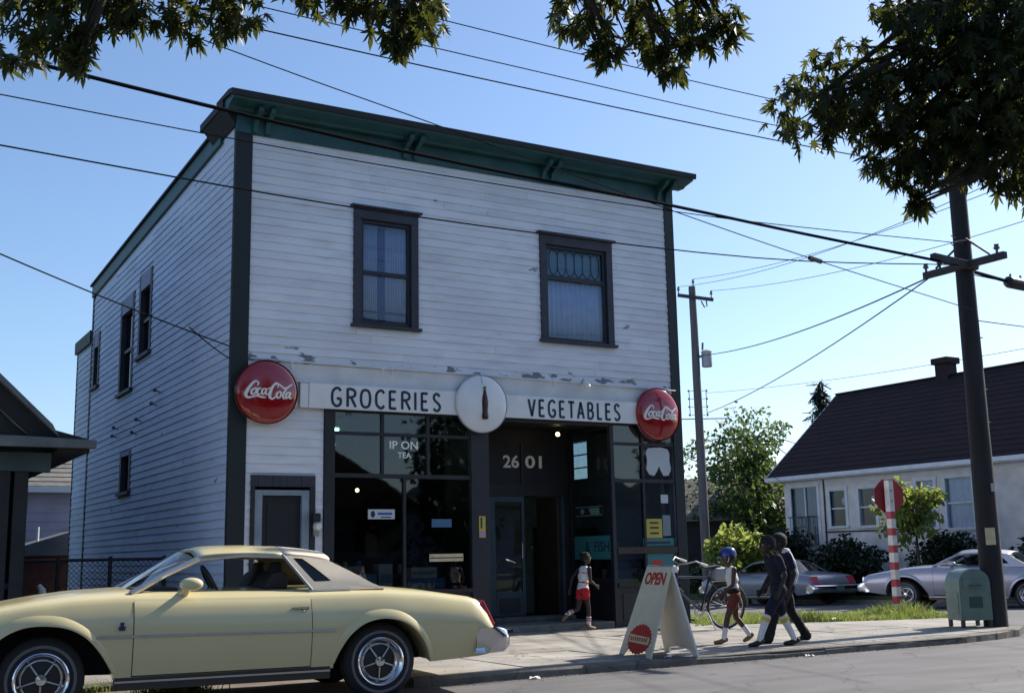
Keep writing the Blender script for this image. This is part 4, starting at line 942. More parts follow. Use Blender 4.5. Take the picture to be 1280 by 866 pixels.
text_obj('FISH', 'letters', 'ink_dark', o, SF(16.14, 1.28, xs_ - 0.008), 0.42, 0.17, 0.01)
text_obj('&', 'letters', 'ink_dark', o, SF(16.42, 1.28, xs_ - 0.008), 0.15, 0.17, 0.006)

# ------------------------------------------------------------------ cars
def interp(tab, u):
    if u <= tab[0][0]: return tab[0][1]
    for (a, va), (c, vc) in zip(tab, tab[1:]):
        if u <= c:
            t = (u - a) / (c - a); return va + (vc - va) * t
    return tab[-1][1]

def wheel(parent, u, v, side, r=0.335, rally=True):
    """side +1 is the car's left"""
    Mx = Matrix.Translation((u, v, r)) @ Matrix.Rotation(R(-90 * side), 4, 'X')      # local z points outwards
    w = MB(); w.lathe([(0.20, -0.19), (r - 0.05, -0.20), (r - 0.012, -0.18), (r, -0.15), (r, -0.06), (r - 0.012, -0.03), (r - 0.045, -0.008), (0.275, 0.0), (0.215, -0.006), (0.20, -0.03)], 40, Mx)
    t = w.build('wheel', 'rubber', parent, smooth=True)
    MB().lathe([(0.262, 0.0018), (0.272, 0.0032), (0.252, 0.0032), (0.248, 0.0008)], 40, Mx).build('whitewall', 'whitewall', t, smooth=True)
    MB().lathe([(0.213, -0.012), (0.214, 0.006), (0.205, 0.012), (0.192, 0.004), (0.178, -0.03), (0.155, -0.05), (0.148, -0.046), (0.150, -0.06)], 40, Mx).build('rim', 'chrome', t, smooth=True)
    MB().lathe([(0.150, -0.062), (0.05, -0.05), (0.0, -0.05)], 24, Mx).build('rim_disc', 'black_metal', t)
    b = MB()
    for k in range(5):
        a = 2 * math.pi * k / 5 + 0.3
        p0 = Mx @ Vector((0.045 * math.cos(a), 0.045 * math.sin(a), -0.036)); p1 = Mx @ Vector((0.150 * math.cos(a), 0.150 * math.sin(a), -0.048))
        b.tube([p0, p1], [0.010, 0.007], 8)
    b.build('spoke', 'chrome_dull', t, smooth=True)
    MB().lathe([(0.052, -0.055), (0.05, -0.02), (0.04, -0.008), (0.0, -0.004)], 20, Mx).build('hub_cap', 'chrome', t, smooth=True)
    return t

def make_car(name, paint, roofpaint, spec):
    root = empty(name)
    u0, u1 = spec['u0'], spec['u1']; WB = spec['wb']
    zb_t, zs_t, w_t = spec['zb'], spec['zs'], spec['w']
    G = [(0.0, .93), (.25, .975), (.45, .995), (.55, 1.0), (.66, .992), (.78, .970), (.88, .940), (.945, .915), (.975, .895), (1.0, .85)]
    def vz(u, t):
        """t 0 bottom edge .. 1 shoulder"""
        zb, zs, w = interp(zb_t, u), interp(zs_t, u), interp(w_t, u)
        return w * interp(G, t), zb + (zs - zb) * t
    N = 64
    us = [u0 + (u1 - u0) * i / N for i in range(N + 1)]
    ts = [0, .08, .18, .3, .42, .52, .6, .68, .76, .84, .9, .95, .98, 1.0]
    rows = []
    for u in us:
        w = interp(w_t, u); zs = interp(zs_t, u); zb = interp(zb_t, u); cr = interp(spec['crown'], u)
        L = [(u, *vz(u, t)) for t in ts]
        top = [(u, w * .80, zs + cr * .35), (u, w * .62, zs + cr * .62), (u, w * .38, zs + cr * .86), (u, 0, zs + cr)]
        half = [(u, 0.0, zb + 0.02), (u, w * .8, zb + 0.02)] + L + top
        rows.append(half + [(p[0], -p[1], p[2]) for p in reversed(half[1:-1])])
    b = MB(); k = len(rows[0])
    for r_ in rows: b.v += r_
    for i in range(N):
        for j in range(k):
            a, c = i * k + j, i * k + (j + 1) % k
            b.f.append((a, c, c + k, a + k)); b.mi.append(0)
    b.f.append(tuple(range(k))); b.mi.append(0); b.f.append(tuple(reversed(range(N * k, N * k + k)))); b.mi.append(0)
    body = b.build('body', paint, root, smooth=True, angle=50)
    # wheel openings
    cut = MB()
    for poly in (spec['arch_r'], spec['arch_f']):
        poly = [poly[0]] + [tuple(p) for p in smooth_path(poly[1:-1], 4)] + [poly[-1]]
        for s in (1, -1): cut.prism(poly, s * 0.60, s * 1.3, 'XZ')
    co = cut.build('cutter', 'car_under', None)
    md = body.modifiers.new('arch', 'BOOLEAN'); md.operation = 'DIFFERENCE'; md.object = co; md.solver = 'EXACT'
    dg = bpy.context.evaluated_depsgraph_get()
    me = bpy.data.meshes.new_from_object(body.evaluated_get(dg))
    body.modifiers.clear(); old = body.data; body.data = me; bpy.data.meshes.remove(old); bpy.data.objects.remove(co)
    me.polygons.foreach_set('use_smooth', [True] * len(me.polygons)); me.set_sharp_from_angle(angle=R(50))
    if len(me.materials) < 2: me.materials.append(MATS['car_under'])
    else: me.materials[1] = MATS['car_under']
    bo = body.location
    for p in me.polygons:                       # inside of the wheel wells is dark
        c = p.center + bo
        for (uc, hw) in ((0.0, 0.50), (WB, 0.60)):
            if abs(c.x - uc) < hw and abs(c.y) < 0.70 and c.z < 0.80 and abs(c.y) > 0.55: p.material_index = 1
    Rr = 0.335
    for s in (1, -1):
        for u in (0.0, WB): wheel(root, u, s * 0.93, s)
        # flared lip along each opening
        for poly in (spec['arch_r'], spec['arch_f']):
            pts = []
            for (u, z) in smooth_path(poly[1:-1], 4):
                t = (z - interp(zb_t, u)) / (interp(zs_t, u) - interp(zb_t, u)); pts.append((u, z, s * (vz(u, max(0, min(1, t)))[0])))
            n = len(pts); bb = MB(); rws = []
            cx = sum(p[0] for p in pts) / n; cz = 0.34
            for i, (u, z, v) in enumerate(pts):
                e = min(1, 2.6 * min(i, n - 1 - i) / n) ; d = math.hypot(u - cx, z - cz); nx, nz = (u - cx) / d, (z - cz) / d
                out = 0.045 * e
                rws.append([(u - nx * 0.004, v - s * 0.05, z - nz * 0.004), (u - nx * 0.004, v + s * (0.006 + out), z - nz * 0.004), (u + nx * 0.012, v + s * (0.008 + out), z + nz * 0.012), (u + nx * (0.03 + 0.05 * e), v + s * 0.002, z + nz * (0.03 + 0.05 * e))])
            bb.grid(rws); bb.build('wheel_arch_lip', paint, root, smooth=True, angle=60)
    # side skin pieces: door with a dark shut line round it, rocker, moulding
    d0, d1 = spec['door']
    for s in (1, -1):
        def skin(ua, ub, ta, tb, off, nu=16, nt=12):
            rws = []
            for i in range(nu + 1):
                u = ua + (ub - ua) * i / nu; rr = []
                for j in range(nt + 1):
                    t = ta + (tb - ta) * j / nt; v, z = vz(u, t); rr.append((u, s * (v + off), z))
                rws.append(rr)
            return rws
        MB().grid(skin(d0 - 0.007, d1 + 0.007, 0.03, 0.985, 0.0015)).build('shut_line', 'seam', root)
        dr = MB().grid(skin(d0, d1, 0.045, 0.995, 0.004)).build('door', paint, root, smooth=True, angle=180)
        v, z = vz(d0 + 0.10, .80)
        MB().bar((d0 + 0.02, s * (v + 0.012), z), (d0 + 0.17, s * (v + 0.012), z), 0.02, 0.018).ball((d0 + 0.07, s * (v + 0.014), z - 0.025), 0.014, 8, 6).build('door_handle', 'chrome', dr)
        if spec.get('mould'):
            ma, mb_, zm = spec['mould']; bb = MB(); pts = []
            for i in range(25):
                u = ma + (mb_ - ma) * i / 24; t = (zm + 0.012 * (u) - interp(zb_t, u)) / (interp(zs_t, u) - interp(zb_t, u)); v, z = vz(u, t); pts.append((u, s * (v + 0.006), z))
            bb.tube(pts, 0.010, 6); bb.build('side_moulding', 'chrome_dull', root, smooth=True)
        ra, rb = 0.46, WB - 0.56
        Bx('rocker', 'rocker_dark', root, ra, rb, *(sorted((s * 0.80, s * 0.905))), 0.215, interp(zb_t, 1.0) + 0.018)
        Bx('rocker_trim', 'chrome_dull', root, ra, rb, *(sorted((s * 0.9052, s * 0.912))), 0.275, 0.290)
    # greenhouse
    zbelt = lambda u: interp(zs_t, u) + 0.004
    A0, A1, R1, R0, C0 = spec['ws_base'], spec['ws_top'], spec['roof_f'], spec['roof_r'], spec['c_base']
    zr = spec['zroof']; vb, vr = spec['vbelt'], spec['vroof']
    rows = []
    for i in range(15):
        u = R0 + (A1 - R0) * i / 14
        z = interp(zr, u); rows.append([(u, vr * f, z - 0.075 * abs(f) ** 2.6) for f in (-1.0, -.97, -.9, -.78, -.6, -.35, 0, .35, .6, .78, .9, .97, 1.0)])
    ns_ = 5
    rf = MB().grid(rows[ns_:]).build('roof', paint, root, smooth=True, angle=180, solid=0.03)
    MB().grid([[(p[0], p[1] * 1.004, p[2] + .004) for p in r_] for r_ in rows[:ns_ + 1]]).build('roof_cover', roofpaint, root, smooth=True, angle=180, solid=0.03)
    zrail = lambda u: interp(zr, u) - 0.075
    MB().grid([[(p[0], p[1] * .97, p[2] - .035) for p in r_] for r_ in rows]).build('headliner', 'seat_dark', root)
    # windscreen and rear window as curved glass
    def glassband(ua, za, ub, zb2, va, vb2, bow, nm):
        rws = []
        for i in range(7):
            t = i / 6; rws.append([(ua + (ub - ua) * t + bow * (1 - f * f), (va + (vb2 - va) * t) * f, za + (zb2 - za) * t + 0.07 * t * (1 - abs(f) ** 2.6)) for f in (-1, -.8, -.5, 0, .5, .8, 1)])
        return MB().grid(rws).build(nm, 'car_glass', root, smooth=True, angle=180)
    glassband(A0, zbelt(A0), A1 + 0.0, zrail(A1), vb - 0.03, vr - 0.02, 0.10, 'windscreen')
    glassband(C0 + 0.04, zbelt(C0), R0, zrail(R0), vb - 0.12, vr - 0.02, -0.06, 'rear_window')
    for s in (1, -1):
        pz = lambda u, z: s * (vb + (vr - vb) * min(1.0, max(0.0, (z - 1.0) / (zrail(1.0) - 1.0))))
        b = MB(); b.tube([(A0 + 0.02, s * vb, zbelt(A0)), ((A0 + A1) / 2, s * (vb + vr) / 2 * 1.005, (zbelt(A0) + zrail(A1)) / 2 + 0.012), (A1 - 0.02, s * vr, zrail(A1) - 0.005)], [0.03, 0.026, 0.028], 8); b.build('windscreen_pillar', 'chrome_dull', root, smooth=True)
        b = MB(); b.tube([(A1, s * vr, zrail(A1) - 0.012), ((A1 + R1) / 2, s * vr, zrail((A1 + R1) / 2) - 0.012), (R1, s * vr, zrail(R1) - 0.012)], 0.018, 8); b.build('drip_rail', 'chrome_dull', root, smooth=True)
        # sail panel with its small window
        S_ = spec['sail']; ow = spec['opera']
        def pt(u, z, off=0.0): return (u, pz(u, z) + s * off, z)
        def frame(outer, inner, off, nm, m_):
            bb = MB(); o_ = [pt(u, z, off) for u, z in outer]; i_ = [pt(u, z, off) for u, z in inner]; n = len(o_)
            bk = [pt(u, z, off - 0.05) for u, z in outer]; bi = [pt(u, z, off - 0.05) for u, z in inner]
            bb.add(o_ + i_ + bk + bi, [(i, (i + 1) % n, n + (i + 1) % n, n + i) for i in range(n)] + [(n + i, n + (i + 1) % n, 3 * n + (i + 1) % n, 3 * n + i) for i in range(n)] + [(i, 2 * n + i, 2 * n + (i + 1) % n, (i + 1) % n) for i in range(n)])
            return bb.build(nm, m_, root, smooth=True, angle=30)
        frame(S_, ow, 0.006, 'sail_panel', roofpaint)
        b = MB(); b.add([pt(u, z, -0.012) for u, z in ow[:-0 or None]], [tuple(range(len(ow)))]); b.build('quarter_glass', 'car_glass_dark', root)
        b = MB(); b.add([pt(u, z, -0.055) for u, z in S_], [tuple(range(len(S_)))]); b.build('quarter_lining', 'seat_dark', root)
        b = MB(); b.tube([pt(S_[0][0], S_[0][1], 0.012), pt(S_[-1][0], S_[-1][1], 0.012)], 0.014, 6); b.build('pillar_trim', 'chrome_dull', root, smooth=True)
        b = MB(); b.tube([pt(S_[-1][0] + 0.03, zbelt(0.6) + 0.006, 0.012), pt(S_[-2][0], S_[-2][1] + 0.0, 0.010)], 0.010, 6); b.build('belt_trim', 'chrome_dull', root, smooth=True)
        # mirror
        if s == 1 or spec.get('mirrors2'):
            mu = A0 - 0.44; mz = zbelt(mu)
            bb = MB(); bb.ball((mu - 0.02, s * (vb + 0.13), mz + 0.085), (0.10, 0.055, 0.055), 14, 10, Matrix.Rotation(R(-8 * s), 3, 'Z')); bb.tube([(mu + 0.03, s * (vb - 0.01), mz - 0.01), (mu + 0.01, s * (vb + 0.06), mz + 0.03), (mu, s * (vb + 0.11), mz + 0.07)], [0.05, 0.034, 0.03], 10)
            bb.build('wing_mirror', paint, root, smooth=True, angle=60)
    # cabin
    cf = MB(); cf.box(C0 + 0.1, A0 - 0.12, -vb + 0.012, vb - 0.012, zbelt(1.0) - 0.03, zbelt(1.0) - 0.001 + 0.004); cf.build('cabin_floor', 'seat_dark', root)
    for v in (-0.36, 0.36):
        MB().prism([(0.78, 0.98), (1.02, 0.98), (0.93, 1.13), (0.86, 1.15), (0.78, 1.13)], v - 0.27, v + 0.27, 'XZ').build('front_seat', 'seat_dark', root, bevel=0.03)
        MB().prism([(0.80, 1.135), (0.90, 1.135), (0.87, 1.23), (0.80, 1.23)], v - 0.12, v + 0.12, 'XZ').build('headrest', 'seat_dark', root, bevel=0.02)
    MB().prism([(0.02, 0.99), (0.26, 0.99), (0.20, 1.10), (0.08, 1.10)], -0.6, 0.6, 'XZ').build('rear_seat', 'seat_dark', root, bevel=0.03)
    Bx('dashboard', 'seat_dark', root, A0 - 0.40, A0 - 0.10, -0.62, 0.62, 0.985, 1.03, bevel=0.02)
    Mw = Matrix.Translation((1.42, 0.36, 1.045)) @ Matrix.Rotation(R(-62), 4, 'Y')
    b = MB(); b.tube([Mw @ Vector((0.18 * math.cos(a * math.pi / 12), 0.18 * math.sin(a * math.pi / 12), 0)) for a in range(25)], 0.013, 6, False); b.tube([Mw @ Vector((-.17, 0, 0)), Mw @ Vector((.17, 0, 0))], 0.014, 6); b.build('steering_wheel', 'black_metal', root, smooth=True)
    # bumpers, lamps, plates
    ue = u0
    we = interp(w_t, u0 + 0.05)
    b = MB()
    def bump(ub, dirn, zc, hh, wv):
        rws = []
        sec = [(0.0, -hh), (0.10, -hh * 0.95), (0.155, -hh * 0.5), (0.16, 0.25 * hh), (0.13, 0.75 * hh), (0.06, hh), (0.0, hh)]
        path = [(-wv - 0.015, -0.24, 0.3), (-wv - 0.03, -0.10, 0.75), (-wv + 0.02, 0.0, 1.0), (-wv * 0.6, 0.03, 1.0), (0, 0.045, 1.0), (wv * 0.6, 0.03, 1.0), (wv - 0.02, 0.0, 1.0), (wv + 0.03, -0.10, 0.75), (wv + 0.015, -0.24, 0.3)]
        path = [tuple(p) for p in smooth_path(path, 3)]
        for v, du, sc in path: rws.append([(ub + dirn * (du + p * sc), v, zc + q) for p, q in sec])
        bb = MB(); bb.grid(rws); return bb.build('bumper', 'chrome', root, smooth=True, angle=50)
    rb_ = bump(u0 + 0.015, -1, 0.475, 0.115, we * 0.985); MB().box(u0 - 0.205, u0 - 0.15, -we * 0.9, we * 0.9, 0.525, 0.555).build('bumper_strip', 'rubber', rb_)
    fb_ = bump(u1 - 0.015, 1, 0.50, 0.11, interp(w_t, u1 - 0.05) * 0.97)
    Bx('number_plate', 'plate', root, u0 - 0.222, u0 - 0.212, -0.16, 0.16, 0.43, 0.56)
    for s in (1, -1):
        zt, zl = interp(zs_t, u0 + 0.03) - 0.03, 0.60
        b = MB(); wv = we * 0.90
        b.prism([(u0 + 0.105, .842), (u0 - 0.014, .612), (u0 + 0.03, .60), (u0 + 0.14, .80)], *(sorted((s * (we * .62), s * (we * 0.932)))), 'XZ'); b.build('tail_lamp', 'tail_red', root, bevel=0.01)
        MB().prism([(u1 - 0.05, 0.62), (u1 + 0.01, 0.62), (u1 - 0.0, 0.76), (u1 - 0.05, 0.76)], *(sorted((s * (wv - 0.30), s * (wv - 0.03)))), 'XZ').build('headlamp', 'chrome', root, bevel=0.01)
    Bx('grille', 'chrome_dull', root, u1 - 0.02, u1 + 0.012, -0.42, 0.42, 0.60, 0.76)
    return root

base_spec = dict(u0=-1.14, u1=3.90, wb=2.833,
    zb=[(-1.14, .36), (-1.0, .335), (-.45, .305), (0, .30), (2.2, .30), (3.3, .33), (3.9, .40)],
    zs=[(-1.14, .60), (-1.125, .64), (-1.02, .835), (-.90, .872), (-.49, .925), (-.07, .955), (.3, .96), (1.0, .962), (1.8, .972), (2.2, .985), (2.6, .97), (2.9, .94), (3.2, .895), (3.5, .85), (3.8, .80), (3.9, .70)],
    crown=[(-1.14, .0), (-1.0, .012), (-.5, .03), (-.1, .045), (2.1, .05), (2.6, .045), (3.2, .035), (3.8, .01), (3.9, 0)],
    w=[(-1.14, .925), (-1.0, .94), (-.7, .955), (-.2, .97), (.6, .965), (2.2, .965), (2.9, .97), (3.4, .95), (3.75, .90), (3.9, .84)],
    arch_r=[(-.50, .1), (-.49, .31), (-.43, .46), (-.34, .58), (-.22, .67), (-.08, .712), (.06, .712), (.19, .67), (.30, .58), (.38, .46), (.43, .34), (.435, .1)],
    arch_f=[(2.833 - .56, .1), (2.833 - .545, .36), (2.833 - .44, .53), (2.833 - .32, .66), (2.833 - .18, .735), (2.833 - .02, .762), (2.833 + .14, .755), (2.833 + .28, .70), (2.833 + .39, .60), (2.833 + .46, .46), (2.833 + .48, .33), (2.833 + .48, .1)],
    door=(0.64, 2.135), mould=(0.42, 2.42, .622), ws_base=2.14, ws_top=1.60, roof_f=0.80, roof_r=0.40, c_base=-0.10,
    zroof=[(0.38, 1.305), (.6, 1.34), (.85, 1.365), (1.1, 1.378), (1.4, 1.376), (1.55, 1.362), (1.64, 1.335)], vbelt=0.80, vroof=0.62,
    sail=[(.835, 1.287), (.62, 1.270), (.42, 1.235), (.22, 1.13), (.05, 1.03), (-.08, .972), (.25, .972), (.605, .975)],
    opera=[(.745, 1.262), (.70, 1.262), (.655, 1.255), (.56, 1.18), (.48, 1.11), (.42, 1.055), (.49, 1.05), (.575, 1.05)])
car = make_car('parked_car', 'car_cream', 'vinyl_cream', base_spec)
tag(car, 'cream yellow two door car with tan vinyl roof parked before the grocery', 'car')
MB().prism([(2.21, .70), (2.255, .70), (2.262, .73), (2.245, .735), (2.25, .765), (2.215, .765), (2.22, .735), (2.203, .73)], 0.972, 0.980, 'XZ').build('fender_emblem', 'emblem_blue', car)
car.rotation_euler = (0, 0, R(180 - 6.35))
wd = Vector((-0.99387, 0.11066, 0)); wside = Vector((-0.11066, -0.99387, 0))   # forward, left
rear_out = Vector((4.375, 9.892, 0.0))                                          # outer face of the near rear wheel
car.location = rear_out - wside * 0.93

sp2 = dict(base_spec); sp2['mould'] = None
car2 = make_car('parked_car', 'car_silver', 'car_silver_roof', sp2)
tag(car2, 'silver two door car parked in the side street behind the mailbox', 'car')
car2.rotation_euler = (0, 0, R(115)); car2.location = (24.86, 18.0, -0.205)
car3 = make_car('parked_car', 'car_tan', 'car_tan', sp2)
tag(car3, 'grey car seen from behind in the side street beyond the walking children', 'car')
car3.rotation_euler = (R(0), R(1.35), R(90)); car3.location = (25.40, 26.15, -0.373)

# ------------------------------------------------------------------ street furniture
# sandwich board, its leaves facing along the street
sb = empty('sandwich_board', (8.32, 11.05, ZS)); tag(sb, 'cream OPEN sandwich board with red round badge standing on the kerb', 'sign')
ad = Vector((-0.17, -0.985, 0)).normalized()            # along the board, towards the road
nd = Vector((0.985, -0.17, 0)).normalized()             # across, to the right
apex = Vector((8.40, 11.02, 1.085)); HW = 0.375
def leaf(run, nm, m_, sgn):
    foot = apex + nd * run - Vector((0, 0, apex.z - ZS))
    dn = (foot - apex); L = dn.length; dn.normalize(); th = ad.cross(dn).normalized() * 0.011
    def P(a, l, d): return apex + ad * a + dn * l + th * d
    w0, w1 = HW * 0.80, HW * 1.06
    out = [(-w0, 0.0), (w0, 0.0), (w1, L), (w1 - 0.10, L), (w1 - 0.16, L - 0.07), (0.0, L - 0.095), (-w1 + 0.16, L - 0.07), (-w1 + 0.10, L), (-w1, L)]
    n = len(out); b = MB(); b.add([P(a, l, -1) for a, l in out] + [P(a, l, 1) for a, l in out], [tuple(range(n)), tuple(reversed(range(n, 2 * n)))] + [(i, i + n, (i + 1) % n + n, (i + 1) % n) for i in range(n)])
    o = b.build(nm, m_, sb); return o, P, th
lf, PL, thL = leaf(-0.36, 'board', 'board_cream', -1)
lr, PR, thR = leaf(0.24, 'board', 'board_inner', 1)
sgn = 1.0 if (thL.dot(Vector((-1, 0, 0))) > 0) else -1.0
FL = lambda a0, l0: (lambda x, y, d: tuple(PL(a0 + x, l0 - y, sgn * (1.0 + 0.3 + d / 0.011))))
text_obj('OPEN', 'painted_word', 'ink_red', lf, FL(-0.25, 0.22), 0.50, 0.15, 0.03, thick=0.002)
N = 22; badge = []
for i in range(2 * N):
    r = 0.195 if i % 2 else 0.178; a = math.pi * i / N; badge.append((r * 1.5 * math.cos(a), r * .92 * math.sin(a)))
bc = (0.02, 0.86); b = MB(); F2 = FL(bc[0], bc[1])
b.add([F2(x, y, 0.001) for x, y in badge], [tuple(range(2 * N))]); b.add([F2(x, y, -0.003) for x, y in badge], [tuple(range(2 * N))])
b.build('painted_badge', 'ink_red', lf)
b = MB(); b.add([F2(x, y, 0.003) for x, y in ((-.25, -.04), (.25, -.055), (.25, .03), (-.25, .05))], [(0, 1, 2, 3)]); b.build('badge_band', 'paper_cream', lf)
for i in range(8):
    xa = -0.21 + i * 0.054; b = MB(); b.add([F2(x, y, 0.005) for x, y in ((xa, -.022), (xa + .03, -.024), (xa + .03, .02), (xa, .022))], [(0, 1, 2, 3)]); b.build('badge_letter', 'ink_red', lf)
MB().tube([apex - ad * HW * 0.8 + Vector((0, 0, .006)), apex + ad * HW * 0.8 + Vector((0, 0, .006))], 0.012, 8).build('hinge', 'galvanised', sb)

# mailbox
mb = empty('mailbox', (14.6, 11.8, ZS)); tag(mb, 'green metal street mailbox on four legs beside the dark utility pole', 'mailbox')
x0, x1, y0, y1 = -0.24, 0.24, -0.22, 0.22; zt = 0.64
MR = Matrix.Translation((14.66, 11.78, ZS)) @ Matrix.Rotation(R(-24), 4, 'Z')
prof = [(x0, 0.10), (x1, 0.10), (x1, zt)] + [(0.24 * math.cos(R(a)), zt + 0.20 * math.sin(R(a))) for a in range(15, 166, 15)] + [(x0, zt)]
b = MB(); b.prism(prof, y0, y1, 'XZ', fn=lambda q: tuple(MR @ Vector(q))); bx_ = b.build('body', 'mail_green', mb, smooth=True, angle=35, bevel=0.006)
for sx in (x0 + 0.03, x1 - 0.03):
    for sy in (y0 + 0.03, y1 - 0.03):
        b = MB(); b.bar(MR @ Vector((sx, sy, 0)), MR @ Vector((sx, sy, 0.12)), 0.045, 0.045, (1, 0, 0)); b.build('leg', 'mail_dark', mb)
b = MB(); b.prism([(x0 + 0.05, 0.56), (x1 - 0.05, 0.56), (x1 - 0.05, 0.70), (x0 + 0.05, 0.70)], y0 - 0.012, y0 - 0.001, 'XZ', fn=lambda q: tuple(MR @ Vector(q))); b.build('door', 'mail_green', mb, bevel=0.004)
b = MB(); b.tube([MR @ Vector((-0.09, y0 - 0.013, 0.60)), MR @ Vector((-0.09, y0 - 0.04, 0.60)), MR @ Vector((0.09, y0 - 0.04, 0.60)), MR @ Vector((0.09, y0 - 0.013, 0.60))], 0.008, 6); b.build('handle', 'mail_dark', mb)
b = MB(); b.prism([(-0.10, 0.28), (0.10, 0.28), (0.10, 0.44), (-0.10, 0.44)], y0 - 0.006, y0 - 0.001, 'XZ', fn=lambda q: tuple(MR @ Vector(q))); b.build('label_plate', 'mail_dark', mb)
b = MB(); b.prism([(y0 + 0.06, 0.20), (y1 - 0.06, 0.20), (y1 - 0.06, 0.50), (y0 + 0.06, 0.50)], x0 - 0.006, x0 - 0.001, 'YZ', fn=lambda q: tuple(MR @ Vector(q))); b.build('side_panel', 'mail_green', mb, bevel=0.003)

# stop sign seen from the back on its striped post
ss = empty('stop_sign', (16.3, 14.6, 0.1)); tag(ss, 'stop sign seen from behind on a red and white striped post', 'sign')
PW = 0.055; reds = [.29, .58, .875, 1.17, 1.47, 1.76]; za = 0.05
for r_ in reds:
    Bx('post_band', 'post_white', ss, 16.3 - PW, 16.3 + PW, 14.6 - PW, 14.6 + PW, za, r_ - 0.0005); Bx('post_band', 'post_red', ss, 16.3 - PW, 16.3 + PW, 14.6 - PW, 14.6 + PW, r_, r_ + 0.1295); za = r_ + 0.13
Bx('post_band', 'post_white', ss, 16.3 - PW, 16.3 + PW, 14.6 - PW, 14.6 + PW, za, 2.44)
oc = [(0.32 * math.cos(R(22.5 + 45 * k_)), 0.32 * math.sin(R(22.5 + 45 * k_))) for k_ in range(8)]
Mo = Matrix.Translation((16.3 + 0.08, 14.6 + PW + 0.025, 2.17)) @ Matrix.Rotation(R(-14), 4, 'Z')
b = MB(); b.prism(oc, 0.0, 0.012, 'XZ', fn=lambda q: tuple(Mo @ Vector(q))); b.build('octagon_plate', 'stop_red', ss)
for zz_ in (2.08, 2.26): MB().lathe([(0.0, .02), (.016, .018), (.018, 0)], 8, Matrix.Translation((16.3, 14.6 - PW, zz_)) @ Matrix.Rotation(R(90), 4, 'X')).build('bolt', 'galvanised', ss)
MB().box(16.28, 16.38, 14.6 + PW, 14.6 + PW + .03, 2.10, 2.24).build('plate_bracket', 'galvanised', ss)

# utility pole on the corner
def utility_pole(x, y, h, r0, r1, label, m_='pole_wood', lean=(0, 0)):
    p = empty('utility_pole', (x, y, 0)); tag(p, label, 'utility pole')
    n = 14; pts = []; rs_ = []
    for i in range(n + 1):
        t = i / n; pts.append((x + lean[0] * t + random.uniform(-.006, .006), y + lean[1] * t, h * t)); rs_.append((r0 + (r1 - r0) * t) * random.uniform(.985, 1.015))
    MB().tube(pts, rs_, 18).build('shaft', m_, p, smooth=True, angle=60)
    return p
up = utility_pole(14.97, 11.58, 10.2, 0.172, 0.105, 'dark wooden utility pole on the corner with a cream notice')
za = 5.52
MB().bar((14.87, 12.26, za), (14.87, 10.76, za), 0.095, 0.105).build('crossarm', 'arm_wood', up, bevel=0.008)
MB().bar((14.10, 11.45, za + 0.04), (15.05, 11.42, za - 0.02), 0.10, 0.11).build('crossarm', 'arm_wood', up, bevel=0.008)
b = MB(); b.bar((14.9, 11.45, za + 0.42), (14.83, 12.0, za + 0.06), 0.015, 0.03); b.build('brace', 'black_metal', up)
b = MB(); b.bar((14.9, 11.45, za + 0.42), (14.83, 11.0, za + 0.06), 0.015, 0.03); b.build('brace', 'black_metal', up)
for y in (12.22, 11.95, 10.9): MB().lathe([(0.02, -0.02), (0.02, 0.05), (0.045, 0.06), (0.045, 0.09), (0.03, 0.10), (0.04, 0.13), (0.0, 0.14)], 12, Matrix.Translation((14.87, y, za + 0.06))).build('insulator', 'insulator', up, smooth=True)
MB().lathe([(0.16, 0), (0.165, 0.012), (0.16, 0.024)], 18, Matrix.Translation((14.97, 11.58, 5.9))).build('pole_band', 'galvanised', up)
for k_ in range(9): MB().tube([(14.97 + 0.17 * (1 if k_ % 2 else -1), 11.55, 2.6 + k_ * 0.42), (14.97 + 0.30 * (1 if k_ % 2 else -1), 11.53, 2.62 + k_ * 0.42)], 0.009, 6).build('step_bolt', 'galvanised', up) if k_ > 6 else None
MB().tube([(15.125, 11.50, .05), (15.115, 11.51, 2.4), (15.10, 11.52, 5.4)], .011, 6).build('ground_wire', 'galvanised', up)
for zz_ in (.6, 1.1, 1.9, 2.3, 3.1, 3.6, 4.4): Bx('staple', 'galvanised', up, 15.095, 15.145, 11.485, 11.515, zz_, zz_ + .012)
Bx('number_tag', 'galvanised', up, 14.90, 14.98, 11.398, 11.408, 2.05, 2.17)
nt = MB()
rw = []
for i in range(7):
    a = R(205 + i * 7.5); rw.append([(14.97 + 0.183 * math.cos(a), 11.58 + 0.183 * math.sin(a), 1.27), (14.97 + 0.181 * math.cos(a), 11.58 + 0.181 * math.sin(a), 1.52)])
nt.grid(rw); o = nt.build('pole_notice', 'paper_cream', None, solid=0.003); tag(o, 'cream paper notice stapled round the dark utility pole', 'notice')
Bx('staple', 'galvanised', o, 14.83, 14.85, 11.385, 11.40, 1.505, 1.509)

